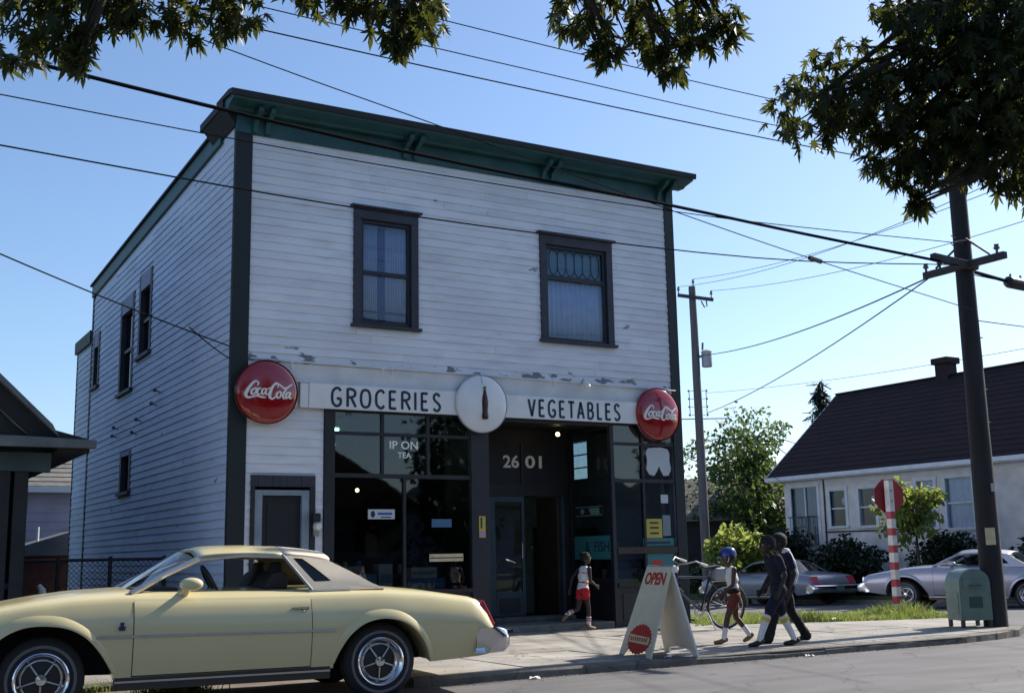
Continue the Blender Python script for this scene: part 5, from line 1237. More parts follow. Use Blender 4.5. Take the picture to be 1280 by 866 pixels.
# pole across the side street with crossarm, transformer and rack
fpx, fpy = 25.0, 30.25
fp = utility_pole(fpx, fpy, 10.15, 0.165, 0.12, 'weathered grey utility pole with transformer standing behind the store corner', 'pole_grey_wood', (-0.12, -0.05))
tx, ty = fpx - 0.73, fpy - 0.73
dv = Vector((0.86, -0.50, 0))
def fpP(a, z, out=0): 
    z = 1.25 + (z - 1.25) * 1.127; t = z / 10.15; return Vector((fpx - 0.12 * t, fpy - 0.05 * t, z)) + dv * a * 1.1 + Vector((-0.5, -0.86, 0)) * out * 1.2
MB().bar(fpP(-0.48, 8.86, .13), fpP(0.62, 8.70, .13), 0.09, 0.11).build('crossarm', 'arm_wood', fp, bevel=0.006)
for a, zz in ((-0.45, 8.93), (0.56, 8.79), (0.04, 9.18)): MB().lathe([(0.02, -0.03), (0.02, 0.08), (0.05, 0.09), (0.05, 0.13), (0.03, 0.15), (0.045, 0.2), (0.0, 0.21)], 10, Matrix.Translation(fpP(a, zz, .13 if a != 0.04 else 0))).build('insulator', 'insulator', fp, smooth=True)
MB().lathe([(0.0, -.30), (.16, -.30), (.175, -.27), (.175, .20), (.185, .205), (.185, .225), (.12, .27), (0.0, .28)], 18, Matrix.Translation(fpP(0.34, 6.95))).build('transformer', 'transformer_grey', fp, smooth=True)
MB().tube([fpP(0.22, 7.2), fpP(0.24, 7.42)], 0.035, 8).build('bushing', 'insulator', fp); MB().bar(fpP(0.05, 7.0), fpP(0.2, 7.0), 0.05, 0.08).build('transformer_bracket', 'galvanised', fp)
b = MB()
b.tube([fpP(0.26, 8.7), fpP(0.36, 8.5), fpP(0.44, 8.55), fpP(0.42, 8.7)], 0.022, 6); b.build('jumper_wire', 'wire_black', fp)
for s in (-1, 1):
    b = MB(); b.tube([fpP(0.26 * s, 5.2), fpP(0.26 * s, 6.0)], 0.014, 6)
    for k_ in range(4): b.tube([fpP(0.26 * s, 5.25 + k_ * 0.24), fpP(0.13 * s, 5.25 + k_ * 0.24)], 0.010, 6); b.ball(fpP(0.28 * s, 5.25 + k_ * 0.24), 0.035, 8, 6)
    b.build('secondary_rack', 'insulator', fp)
b = MB(); b.tube([fpP(-1.2, 5.13), fpP(0.9, 5.13), fpP(0.98, 5.11), fpP(0.99, 5.02)], 0.020, 6); b.build('lamp_arm', 'galvanised', fp)
b = MB(); b.tube([fpP(-0.9, 4.2), fpP(-0.1, 3.85)], 0.016, 6); b.build('brace', 'galvanised', fp)

def wire_pts(pts, y, r, label):
    P = [(p[0], y if len(p) < 3 else p[1], p[-1]) for p in pts]
    o = MB().tube([tuple(q) for q in smooth_path(P, 5)], r, 6).build('overhead_wire', 'wire_black', None, smooth=True); tag(o, label, 'wire', 'overhead wires'); return o
# overhead wires, each its own
def wire(a, c, r, sag, label, group='overhead wires', n=24):
    a, c = Vector(a), Vector(c); pts = []
    for i in range(n + 1):
        t = i / n; p = a.lerp(c, t); p.z -= sag * 4 * t * (1 - t); pts.append(p)
    o = MB().tube(pts, r, 6).build('overhead_wire', 'wire_black', None, smooth=True); tag(o, label, 'wire', group); return o
wire_pts([(-16, 7.6), (-6, 6.66), (1.09, 6.04), (5.27, 5.77), (9.0, 5.66), (11.4, 5.57), (14.2, 5.49)], 11.4, 0.021, 'thick black cable crossing in front of the store from the corner pole')
wire_pts([(-16, 6.5), (-6, 5.90), (1.11, 5.64), (5.0, 5.56), (9.0, 5.58), (11.4, 5.66), (14.85, 5.84)], 11.4, 0.0065, 'thin wire just below the thick cable across the upper facade')
wire_pts([(-16, 6.1), (-6, 5.45), (1.14, 5.14), (5.27, 5.02), (10.5, 5.12), (14.85, 5.50)], 11.4, 0.0085, 'lowest thin wire across the facade above the upstairs windows')
wire_pts([(-16, 8.0), (-4, 7.62), (5.84, 7.47), (11.0, 7.46), (14.97, 7.56)], 11.4, 0.0065, 'highest thin wire crossing the open sky above the cornice')
wire_pts([(-16, 7.6), (-4, 7.22), (3.8, 7.12), (6.8, 7.09), (10.9, 7.08), (14.97, 7.20)], 11.4, 0.0065, 'second highest wire crossing the sky above the cornice')
wire_pts([(-16, 7.3), (-4, 6.96), (3.6, 6.86), (6.8, 6.84), (10.9, 6.86), (14.97, 6.96)], 11.4, 0.0080, 'third highest wire crossing the sky above the cornice')
w_ = wire_pts([(-16, 10.4), (-4, 7.9), (2.94, 6.62), (5.57, 6.18), (9.25, 5.57), (11.66, 5.21), (14.85, 4.80)], 11.4, 0.0065, 'thin wire slanting down across the facade to the corner pole')
MB().tube([(11.5, 11.4, 5.235), (11.72, 11.4, 5.203)], 0.035, 8).build('splice_sleeve', 'insulator', w_)
wire((1.0, 13.0, 4.62), (XL - 0.02, YF + 0.1, 4.19), 0.0087, 0.03, 'service wire reaching the left corner of the store', n=10)
wire((3.9, 15.0, 4.27), (XL - 0.02, YF + 0.1, 4.02), 0.008, 0.02, 'short slack wire below the service wire at the store corner', n=8)
wire(fpP(-0.45, 9.12, .13), (16.5, 9.5, 7.6), 0.0074, 0.5, 'left wire from the far pole crossarm to the upper right')
wire(fpP(0.04, 9.38), (17.2, 9.0, 7.7), 0.0074, 0.45, 'middle wire from the top of the far pole to the upper right')
wire(fpP(0.56, 8.98, .13), (17.6, 9.0, 6.95), 0.0074, 0.4, 'right wire from the far pole crossarm to the upper right')
wire(fpP(0.0, 7.0, .15), (14.87, 12.25, 5.47), 0.0124, 0.25, 'upper double cable between the far pole and the corner pole')
wire(fpP(0.26, 5.3), (14.87, 12.2, 5.46), 0.0112, 0.2, 'lower cable rising from the far pole rack to the corner pole')
wire(fpP(0.26, 5.9), (19.0, 9.5, 4.9), 0.0062, 0.2, 'thin wire from the far pole rack passing behind the corner pole')
wire((15.0, 11.6, 5.50), (34, 11.6, 5.9), 0.028, 0.55, 'thick cable leaving the corner pole to the right')
wire((15.0, 11.75, 5.50), (36, 13.5, 6.6), 0.0087, 0.3, 'thin wire leaving the corner pole to the right')
wire((15.0, 11.6, 4.70), (36, 15.0, 6.4), 0.008, 0.2, 'lower thin wire leaving the corner pole to the right')
wire(fpP(0.5, 5.1), (29.0, 30.6, 3.5), 0.008, 0.15, 'thin service wire falling from the far pole towards the white house')
o = MB().tube([(15.98, 11.6, 5.41), (16.02, 11.6, 5.41), (16.06, 11.6, 5.40), (16.75, 11.6, 5.38), (16.8, 11.6, 5.38)], [0.02, 0.085, 0.095, 0.095, 0.03], 14).build('cable_terminal', 'black_metal', None, smooth=True, angle=50); tag(o, 'black cable terminal hanging on the cable right of the corner pole', 'cable box')
for xx in (16.1, 16.35, 16.6): MB().tube([(xx, 11.6, 5.48), (xx, 11.6, 5.54)], 0.02, 6).build('hanger', 'galvanised', o)

# bicycle on its stand near the store corner
def bicycle(loc, rz):
    bk = empty('bicycle'); tag(bk, 'dark blue bicycle on its kickstand beyond the sandwich board', 'bicycle')
    rw_ = 0.335; WBK = 1.04
    def wheelb(u):
        t = MB().tube([(u + (rw_ - 0.017) * math.cos(a * math.pi / 18), 0, rw_ + (rw_ - 0.017) * math.sin(a * math.pi / 18)) for a in range(37)], 0.019, 8, False).build('wheel', 'rubber', bk, smooth=True)
        MB().tube([(u + (rw_ - 0.04) * math.cos(a * math.pi / 18), 0, rw_ + (rw_ - 0.04) * math.sin(a * math.pi / 18)) for a in range(37)], 0.010, 6, False).build('rim', 'chrome_dull', t, smooth=True)
        b = MB()
        for k_ in range(18):
            a = 2 * math.pi * k_ / 18; s = 0.03 * (1 if k_ % 2 else -1); b.tube([(u, s, rw_), (u + 0.29 * math.cos(a), 0, rw_ + 0.29 * math.sin(a))], 0.0016, 4)
        b.build('spoke', 'chrome_dull', t); MB().tube([(u, -0.05, rw_), (u, 0.05, rw_)], 0.022, 10).build('hub', 'chrome_dull', t)
        MB().tube([(u + (rw_ + 0.03) * math.cos(R(a)), 0, rw_ + (rw_ + 0.03) * math.sin(R(a))) for a in range(20 if u == 0 else 40, 190 if u == 0 else 150, 10)], 0.022, 6).build('mudguard', 'black_metal', bk, smooth=True)
    wheelb(0.0); wheelb(WBK)
    seat_t, bb_, head_t, head_b = (0.30, 0, 0.78), (0.44, 0, 0.29), (0.86, 0, 0.80), (0.90, 0, 0.64)
    b = MB()
    for p, q, r_ in ((bb_, seat_t, .017), (bb_, head_b, .018), (seat_t, head_t, .016), (head_b, (0.855, 0, 0.84), .019)): b.tube([p, q], r_, 8)
    for s in (-.05, .05): b.tube([(0, s, rw_), (0.44, s * .5, 0.29)], .009, 6); b.tube([(0, s, rw_), (0.30, s * .3, 0.76)], .008, 6)
    for s in (-.045, .045): b.tube([(0.90, s * .6, 0.64), (0.94, s, 0.50), (WBK, s, rw_)], .011, 6)
    b.build('frame', 'bike_blue', bk, smooth=True)
    MB().tube([seat_t, (0.27, 0, 0.90)], .013, 8).build('seat_post', 'chrome', bk)
    MB().prism([(0.10, 0.90), (0.16, 0.965), (0.28, 0.95), (0.42, 0.94), (0.42, 0.92), (0.25, 0.905)], -0.06, 0.06, 'XZ').build('saddle', 'black_metal', bk, bevel=0.02)
    MB().tube([(0.86, 0, 0.86), (0.84, 0, 0.98)], .014, 8).tube([(0.62, .30, 1.02), (0.72, .30, 1.06), (0.82, .20, 1.02), (0.85, 0, 0.99), (0.82, -.20, 1.02), (0.72, -.30, 1.06), (0.62, -.30, 1.02)], .012, 8).build('handlebar', 'chrome_dull', bk, smooth=True)
    for s in (-1, 1): MB().tube([(0.64, s * .30, 1.028), (0.52, s * .30, 0.99)], .017, 8).build('grip', 'reflector_white', bk)
    MB().lathe([(0.0, 0), (.05, 0), (.055, .05), (.03, .08), (0, .085)], 14, Matrix.Translation((0.93, 0, 0.92)) @ Matrix.Rotation(R(-90), 4, 'Y')).build('headlamp', 'reflector_white', bk, smooth=True)
    MB().lathe([(0.0, 0), (.04, 0), (.04, .02), (0, .025)], 14, Matrix.Translation((0.96, 0.05, 0.62)) @ Matrix.Rotation(R(90), 4, 'Y')).build('reflector', 'reflector', bk)
    MB().lathe([(.095, -.004), (.10, 0), (.095, .004), (.06, .004), (.06, -.004), (.095, -.004)], 24, Matrix.Translation((0.44, -.045, 0.29)) @ Matrix.Rotation(R(90), 4, 'X')).build('chainring', 'chrome_dull', bk)
    b = MB(); b.tube([(0.44, -.06, 0.29), (0.50, -.065, 0.14)], .009, 6); b.tube([(0.44, .06, 0.29), (0.38, .065, 0.44)], .009, 6); b.build('crank', 'chrome', bk)
    for (x_, y_, z_) in ((0.50, -.11, 0.14), (0.38, .11, 0.44)): MB().box(x_ - .035, x_ + .035, y_ - .04, y_ + .04, z_ - .012, z_ + .012).build('pedal', 'black_metal', bk)
    MB().tube([(0.36, .05, 0.27), (0.30, .22, 0.01)], .009, 6).build('kickstand', 'chrome_dull', bk)
    MB().box(-.06, .30, -.07, .07, 0.72, 0.735).build('rear_carrier', 'chrome_dull', bk)
    MB().prism([(-.02, 0.74), (0.27, 0.74), (0.25, 0.93), (0.0, 0.93)], -.12, .12, 'XZ').build('carrier_bag', 'bike_grey', bk, bevel=0.04)
    bk.location = loc; bk.rotation_euler = (R(-6), 0, R(rz)); return bk
bicycle((11.88, 14.0, ZS), 172)

# ------------------------------------------------------------------ people
from mathutils import noise
V = Vector
def blob(name, segs, balls, voxel, material, parent, smooth_n=6):
    fold = 0.0075 if material.startswith('cloth') else (0.004 if material == 'hair_black' else 0)
    """union of tapered limbs and ellipsoids grown into one continuous skin"""
    b = MB()
    for pts, rs_ in segs:
        b.tube(pts, rs_, 12)
        for p, r_ in ((pts[0], rs_[0]), (pts[-1], rs_[-1])): b.ball(p, r_ * 0.99, 12, 8)
    for c, r_, mt_ in balls: b.ball(c, r_, 14, 10, mt_)
    o = b.build(name, material, parent)
    md = o.modifiers.new('r', 'REMESH'); md.mode = 'VOXEL'; md.voxel_size = voxel
    ms = o.modifiers.new('s', 'SMOOTH'); ms.factor = 0.5; ms.iterations = smooth_n
    dg = bpy.context.evaluated_depsgraph_get(); me = bpy.data.meshes.new_from_object(o.evaluated_get(dg))
    o.modifiers.clear(); old = o.data; o.data = me; bpy.data.meshes.remove(old)
    if fold:
        ns = [v.normal.copy() for v in me.vertices]
        for v, nv in zip(me.vertices, ns):
            p = v.co; q = V((p.x * 16 + p.z * 9, p.y * 14, p.z * 11 - p.x * 6)) if material.startswith('cloth') else p * 60
            v.co += nv * fold * (noise.noise(q) + 0.5 * noise.noise(q * 2.3))
    if not me.materials: me.materials.append(MATS[material])
    me.polygons.foreach_set('use_smooth', [True] * len(me.polygons))
    return o
def person(label, k, J, skin, top, legs, sock, shoe, hair='afro', loc=(0, 0, 0), rz=0, long=False, extra=None):
    """J joints in metres for a child of 1.40 m, x forward, y left; k scales the figure"""
    root = empty('person'); tag(root, label, 'person')
    j = {n: V(p) * k for n, p in J.items()}
    def mid(a, c, t): return j[a].lerp(j[c], t)
    hip = (j['hl'] + j['hr']) / 2; sh = (j['sl'] + j['sr']) / 2
    sp = sh - hip; spn = sp.normalized()
    tilt = V((0, 0, 1)).rotation_difference(spn).to_matrix()
    segs, balls = [], []
    # torso
    def torso(g):
        return [(hip + sp * -0.02, (0.075 * k + g, 0.112 * k + g, 0.10 * k + g), tilt), (hip + sp * 0.33, (0.070 * k + g, 0.098 * k + g, 0.12 * k + g), tilt), (hip + sp * 0.68, (0.080 * k + g, 0.112 * k + g, 0.13 * k + g), tilt), (hip + sp * 0.94, (0.055 * k + g, 0.118 * k + g, 0.06 * k + g), tilt)]
    balls += torso(0)
    hd_ = j['head']
    segs.append(([sh + spn * 0.0, hd_ + V((-0.012 * k, 0, -0.07 * k))], [0.042 * k, 0.036 * k]))
    hrot = Matrix.Rotation(J.get('yaw', (0, 0, 0))[0], 3, 'Z') if 'yaw' in J else Matrix.Identity(3)
    HB = lambda x, y, z: hd_ + hrot @ V((x * k, y * k, z * k))
    balls += [(HB(-0.008, 0, 0.018), (0.092 * k, 0.073 * k, 0.088 * k), None), (HB(0.022, 0, -0.045), (0.060 * k, 0.055 * k, 0.060 * k), None), (HB(0.055, 0, -0.082), (0.024 * k, 0.026 * k, 0.018 * k), None),
              (HB(0.086, 0, -0.018), (0.018 * k, 0.015 * k, 0.020 * k), None), (HB(0.078, 0, -0.050), (0.014 * k, 0.024 * k, 0.011 * k), None), (HB(0.074, 0, 0.018), (0.014 * k, 0.05 * k, 0.010 * k), None)]
    for s in (1, -1): balls.append((HB(-0.008, s * 0.074, -0.012), (0.018 * k, 0.009 * k, 0.027 * k), None))
    arm = {}
    for s, S_, E_, W_ in ((1, 'sl', 'el', 'wl'), (-1, 'sr', 'er', 'wr')):
        segs.append(([j[S_], mid(S_, E_, .3), j[E_]], [0.040 * k, 0.037 * k, 0.029 * k])); segs.append(([j[E_], mid(E_, W_, .35), j[W_]], [0.029 * k, 0.029 * k, 0.020 * k]))
        fd = (j[W_] - j[E_]).normalized(); sd_ = V((0, s, 0)); sd_ = (sd_ - fd * sd_.dot(fd)).normalized(); pn = fd.cross(sd_).normalized()   # pn across the palm
        pc = j[W_] + fd * 0.038 * k
        rot = Matrix((pn, sd_, fd)).transposed()
        balls.append((pc, (0.034 * k, 0.014 * k, 0.042 * k), rot))
        curl = -sd_ * 1.0
        for q, ln in zip((-1.5, -0.5, 0.5, 1.5), (0.048, 0.058, 0.056, 0.044)):
            a0 = pc + fd * 0.030 * k + pn * q * 0.0165 * k; a1 = a0 + (fd * 0.9 + curl * 0.25).normalized() * ln * 0.5 * k; a2 = a1 + (fd * 0.6 + curl * 0.8).normalized() * ln * 0.5 * k
            segs.append(([a0, a1, a2], [0.0078 * k, 0.0072 * k, 0.006 * k]))
        th = 1 if pn.x > 0 else -1
        t0 = pc - fd * 0.015 * k + pn * th * 0.026 * k; segs.append(([t0, t0 + (fd * 0.5 + pn * th * 0.7).normalized() * 0.026 * k, t0 + (fd * 0.95 + pn * th * 0.5).normalized() * 0.05 * k], [0.011 * k, 0.009 * k, 0.0072 * k]))
    foot = {}
    for s, H_, K_, A_, T_ in ((1, 'hl', 'kl', 'al', 'tl'), (-1, 'hr', 'kr', 'ar', 'tr')):
        segs.append(([j[H_], mid(H_, K_, .35), j[K_]], [0.070 * k, 0.064 * k, 0.044 * k])); segs.append(([j[K_], mid(K_, A_, .3), mid(K_, A_, .7), j[A_]], [0.044 * k, 0.046 * k, 0.034 * k, 0.027 * k]))
        fd = (j[T_] - j[A_]).normalized(); segs.append(([j[A_] - fd * 0.02 * k + V((0, 0, -.012 * k)), j[T_]], [0.028 * k, 0.020 * k])); foot[A_] = fd
    body = blob('body', segs, balls, 0.0065 * k, skin, root, 5)
    for s in (1, -1):
        MB().ball(HB(0.068, s * 0.030, 0.004), (0.010 * k, 0.014 * k, 0.010 * k), 10, 7).build('eye', 'eye_white', body, smooth=True); MB().ball(HB(0.0765, s * 0.030, 0.004), (0.0035 * k, 0.007 * k, 0.007 * k), 8, 6).build('pupil', 'hair_black', body)
    if hair == 'afro':
        hb = [(HB(-0.022, 0, 0.045), (0.105 * k, 0.092 * k, 0.088 * k), None), (HB(-0.050, 0, 0.005), (0.075 * k, 0.086 * k, 0.075 * k), None)]
        blob('hair', [], hb, 0.007 * k, 'hair_black', root, 2)
    elif hair == 'helmet':
        blob('hair', [], [(HB(-0.025, 0, 0.0), (0.088 * k, 0.078 * k, 0.075 * k), None)], 0.007 * k, 'hair_black', root, 2)
        prof = [(0.0, 0.110), (0.045, 0.104), (0.082, 0.082), (0.104, 0.045), (0.112, 0.0), (0.113, -0.03), (0.104, -0.034)]
        Mh = Matrix.Translation(HB(-0.010, 0, 0.050)) @ hrot.to_4x4() @ Matrix.Rotation(R(6), 4, 'Y') @ Matrix.Diagonal((1.18 * k, 0.98 * k, 1.0 * k, 1))
        h_ = MB().lathe(prof, 28, Mh).build('helmet', 'helmet_blue', root, smooth=True, solid=0.006)
        MB().prism([(0.06, 0.085), (0.135, 0.06), (0.178, 0.025), (0.185, -0.0), (0.178, -0.025), (0.135, -0.06), (0.06, -0.085)], -0.028, -0.020, 'XY', fn=lambda q: tuple(Mh @ V((q[0] * .95, q[1], q[2])))).build('peak', 'helmet_blue', h_)
        b = MB()
        for s in (1, -1): b.tube([HB(0.0, s * 0.082, 0.03), HB(0.015, s * 0.070, -0.05), HB(0.035, 0, -0.098)], 0.006 * k, 6)
        b.build('chin_strap', 'cloth_white', h_)
    if hair == 'braids':
        blob('hair', [([HB(-.03, .05, .09), HB(-.06, .09, .10), HB(-.08, .10, .05)], [.024 * k, .022 * k, .014 * k]), ([HB(-.03, -.05, .09), HB(-.06, -.09, .10), HB(-.08, -.10, .05)], [.024 * k, .022 * k, .014 * k])], [(HB(-0.022, 0, 0.035), (0.096 * k, 0.084 * k, 0.085 * k), None)], 0.007 * k, 'hair_black', root, 2)
    # clothes
    def tors_shirt(g, low=True):
        t = torso(g); return t[1:] + ([(hip + sp * 0.10, (0.080 * k + g, 0.115 * k + g, 0.07 * k + g), tilt)] if low else [])
    sl = []
    if top[1] == 'sleeves':
        for S_, E_ in (('sl', 'el'), ('sr', 'er')): sl.append(([j[S_], mid(S_, E_, .62)], [0.054 * k, 0.050 * k]))
    elif top[1] == 'long':
        for S_, E_, W_ in (('sl', 'el', 'wl'), ('sr', 'er', 'wr')): sl += [([j[S_], j[E_]], [0.055 * k, 0.043 * k]), ([j[E_], mid(E_, W_, .9)], [0.043 * k, 0.035 * k])]
    shirt = blob('shirt', sl, tors_shirt(0.013 * k), 0.008 * k, top[0], root, 3)
    ls = []
    for H_, K_, A_ in (('hl', 'kl', 'al'), ('hr', 'kr', 'ar')):
        if long: ls += [([j[H_], j[K_]], [0.086 * k, 0.064 * k]), ([j[K_], mid(K_, A_, .5), j[A_] + V((0, 0, -.02 * k))], [0.064 * k, 0.060 * k, 0.066 * k])]
        else: ls.append(([j[H_], mid(H_, K_, legs[1])], [0.084 * k, 0.074 * k]))
    blob('trousers' if long else 'shorts', ls, [(hip + sp * 0.0, (0.090 * k, 0.126 * k, 0.09 * k), tilt)], 0.008 * k, legs[0], root, 3)
    for H_, K_, A_, T_ in (('hl', 'kl', 'al', 'tl'), ('hr', 'kr', 'ar', 'tr')):
        if sock and not long:
            s0 = sock[0]
            so = blob('sock', [([mid(K_, A_, s0), mid(K_, A_, .7), j[A_] + V((0, 0, -.01 * k))], [(0.055 if s0 < .4 else 0.045) * k, 0.042 * k, 0.036 * k])], [], 0.007 * k, 'sock_white', root, 2)
            if sock[1]:
                for (ta, tb_, mt2) in sock[1]:
                    a_, c_ = mid(K_, A_, ta), mid(K_, A_, tb_); MB().tube([a_, c_], [(0.0575 - 0.012 * ta) * k, (0.0575 - 0.012 * tb_) * k], 16, False).build('sock_stripe', mt2, so, smooth=True)
        fd = foot[A_]; up_ = V((0, 0, 1)); 
        blob('shoe', [([j[A_] - fd * 0.035 * k + V((0, 0, -.018 * k)), j[A_] + fd * 0.05 * k + V((0, 0, -.022 * k)), j[T_]], [0.038 * k, 0.036 * k, 0.027 * k])], [], 0.007 * k, shoe, root, 2)
    if extra: extra(root, j, hip, sp, tilt, k, shirt, HB)
    root.location = loc; root.rotation_euler = (0, 0, R(rz)); return root

def walk(lean=0.04, fl=0.17, bl=-0.20, arm=0.10, head_x=0.06, bent=0.0):
    """side-on stride, left leg forward"""
    return dict(hl=(0, .065, .70), hr=(0, -.065, .70), sl=(lean, .15, 1.10), sr=(lean, -.15, 1.10), head=(lean + head_x, 0, 1.275),
                el=(lean - .07, .185, .89), wl=(lean + 0.03, .19, .69), er=(lean + .05, -.185, .88), wr=(lean + .17, -.185, .70),
                kl=(fl * .72, .065, .395), al=(fl, .065, .075), tl=(fl + .14, .075, .03), kr=(bl * .22 + .02, -.065, .39), ar=(bl, -.065, .10), tr=(bl + .11, -.07, .03))
# child with helmet, walking left
J1 = walk(0.03, 0.22, -0.24, head_x=0.04); J1.update(el=(0.07, .17, .87), wl=(0.24, .15, .74), er=(-.03, -.18, .87), wr=(0.10, -.17, .71), kl=(.14, .065, .40), kr=(-.04, -.065, .385), ar=(-.25, -.06, .115), tr=(-.155, -.065, .035))
def vest(root, j, hip, sp, tilt, k, shirt, HB):
    blob('waist_band', [], [(hip + sp * 0.18, (0.096 * k, 0.126 * k, 0.09 * k), tilt)], 0.008 * k, 'cloth_black', root, 2)
person('small child in a blue helmet and white vest walking beside the sandwich board', 0.845, J1, 'skin_brown', ('cloth_white', 'none'), ('cloth_rust', .55), (.55, None), 'shoe_tan', 'helmet', (10.13, 11.75, ZS), 160, extra=vest)
# two older children
J2 = walk(0.05, 0.20, -0.17, head_x=0.09); J2.update(head=(0.13, 0, 1.27), er=(0.02, -.19, .88), wr=(0.15, -.18, .70), kr=(-.06, -.065, .385), ar=(-.22, -.065, .075), tr=(-.085, -.07, .03), al=(.33, .065, .085), kl=(.20, .065, .40), tl=(.46, .075, .035))
person('child in navy shirt and shorts with white knee socks banded yellow', 0.965, J2, 'skin_dark', ('cloth_navy', 'sleeves'), ('cloth_navy', .80), (.10, [(.12, .26, 'cloth_yellow')]), 'shoe_black', 'afro', (10.22, 11.02, ZS), 162)
J3 = walk(0.03, 0.32, -0.26, head_x=0.06); J3.update(el=(-.03, .19, .87), wl=(.05, .18, .67), kl=(.20, .065, .40), kr=(-.07, -.065, .385), ar=(-.26, -.065, .09), tr=(-.14, -.07, .03))
def towel(root, j, hip, sp, tilt, k, shirt, HB):
    sh_ = hip + sp
    blob('shirt_back', [([sh_ + V((-.03, .02, .04)), hip + sp * 0.8 + V((-.085, .02, 0)), hip + sp * 0.40 + V((-.10, .02, 0)), hip + sp * 0.16 + V((-.085, .02, 0))], [.065 * k, .075 * k, .07 * k, .05 * k])], [(hip + sp * 1.0 + V((-.02, 0, 0)), (.06 * k, .10 * k, .05 * k), None)], 0.008 * k, 'cloth_white', root, 3)
person('child in dark open vest over white shirt and long dark trousers', 0.985, J3, 'skin_dark', ('cloth_navy', 'sleeves'), ('cloth_black', 1), None, 'shoe_black', 'afro', (10.74, 11.42, ZS), 160, long=True, extra=towel)
# running girl
J4 = dict(hl=(0, .06, .70), hr=(0, -.06, .70), sl=(.05, .145, 1.09), sr=(.05, -.145, 1.09), head=(.10, 0, 1.265), el=(-.10, .18, .92), wl=(-.16, .17, .73), er=(.04, -.18, .87), wr=(.19, -.15, .78),
          kr=(.07, -.06, .40), ar=(.07, -.06, .085), tr=(.20, -.065, .035), kl=(-.08, .06, .38), al=(-.33, .06, .30), tl=(-.42, .06, .20))
def stripes(root, j, hip, sp, tilt, k, shirt, HB):
    for t in (.36, .78): blob('shirt_stripe', [], [(hip + sp * t, (0.0895 * k, 0.1275 * k, 0.024 * k), tilt)], 0.007 * k, 'cloth_red', root, 1)
person('girl in striped tank top and red shorts running past the shop entrance', 0.86, J4, 'skin_dark', ('cloth_white', 'none'), ('cloth_red', .35), (.55, [(.56, .62, 'cloth_red'), (.68, .74, 'cloth_red')]), 'shoe_tan', 'braids', (10.16, 15.30, ZS), 4, extra=stripes)

# ------------------------------------------------------------------ white house across the side street
wh = empty('white_house', (32, 23, -0.5)); tag(wh, 'long white one storey house with dark maroon roof across the side street', 'house')
HX = 29.4; HY0, HY1 = 13.0, 31.1; ZE = 3.70; ZB = -0.6
wins = [(29.5, 30.75, 1.2, 3.38, 'big'), (28.22, 28.90, 2.02, 3.18, 'w'), (26.92, 27.6, 2.0, 3.18, 'w'), (24.55, 25.2, 1.86, 3.28, 'w'), (23.15, 24.1, 1.82, 3.30, 'w'), (19.6, 20.5, 1.82, 3.25, 'w')]
b = MB(); wall_boxes(b, 'YZ', HY0, HY1, ZB, ZE, HX, HX + 0.2, [w[:4] for w in wins]); b.box(HX + 0.2, 36.0, HY1 - 0.2, HY1, ZB, ZE)
b.prism([(HX + 0.2, ZE), (36.0, ZE), (32.7, 6.7)], HY1 - 0.2, HY1, 'XZ'); hw = b.build('wall', 'house_white', wh)
clapboards(hw, 'house_white', 'YZ', HX, -1, HY0, HY1, -.25, ZE - 0.16, 0.22, [(w[0] - .1, w[1] + .1, w[2] - .1, w[3] + .1) for w in wins], thick=0.016)
RX0, RX1, RZ0, RZ1 = 28.92, 32.7, 3.76, 6.98
rf_ = MB().prism([(RX0, RZ0), (RX1, RZ1), (36.5, RZ0), (36.5, RZ0 - .08), (RX1, RZ1 - .1), (RX0, RZ0 - .08)], HY0 - 0.3, HY1 + 0.35, 'XZ').build('roof', 'shingle_maroon', wh)
nrow = 18
for i in range(nrow):
    t0, t1 = i / nrow, (i + 1) / nrow
    dX, dZ = RX1 - RX0, RZ1 - RZ0
    xa, za_ = RX0 - .02 + dX * t0, RZ0 + .006 + dZ * t0; xb, zb_ = RX0 - .02 + dX * t1 + 0.04, RZ0 + .006 + dZ * t1 + 0.034
    nx, nz = -0.647 * 0.022, 0.762 * 0.022
    MB().prism([(xa, za_), (xa + nx, za_ + nz), (xb, zb_ + 0.004), (xb, zb_)], HY0 - 0.32, HY1 + 0.37, 'XZ').build('shingle_course', 'shingle_maroon', rf_)
MB().bar((RX1, HY0 - .32, RZ1 + .04), (RX1, HY1 + .37, RZ1 + .04), 0.2, 0.05).build('ridge_cap', 'shingle_maroon', rf_)
b = MB(); b.box(RX0 - .1, RX0, HY0 - 0.3, HY1 + 0.38, RZ0 - .12, RZ0 + .02); b.build('gutter', 'house_trim', rf_, bevel=0.015)
Bx('eave_soffit', 'house_trim', rf_, RX0 + .01, HX + 0.0, HY0 - 0.3, HY1 + 0.35, RZ0 - .15, RZ0 - .10)
Bx('frieze', 'house_trim', wh, HX - 0.03, HX - 0.001, HY0, HY1, 3.46, RZ0 - .151)
MB().prism([(RX0 - .02, RZ0 - .14), (RX1, RZ1 - .14), (RX1, RZ1 + .04), (RX0 - .02, RZ0 + .04)], HY1 + 0.351, HY1 + 0.39, 'XZ').build('barge_board', 'house_trim', rf_)
ch = MB().box(32.45, 32.95, 26.15, 26.65, 6.4, 7.40).build('chimney', 'chimney_brick', rf_)
Bx('chimney_cap', 'chimney_brick', ch, 32.36, 33.04, 26.06, 26.74, 7.401, 7.62, bevel=0.02)
Bx('belt_board', 'slate_trim', wh, HX - 0.045, HX - 0.017, 25.6, 29.2, 1.80, 1.85)
Bx('skirt_board', 'house_trim', wh, HX - 0.04, HX - 0.001, HY0, HY1, ZB, -.26)
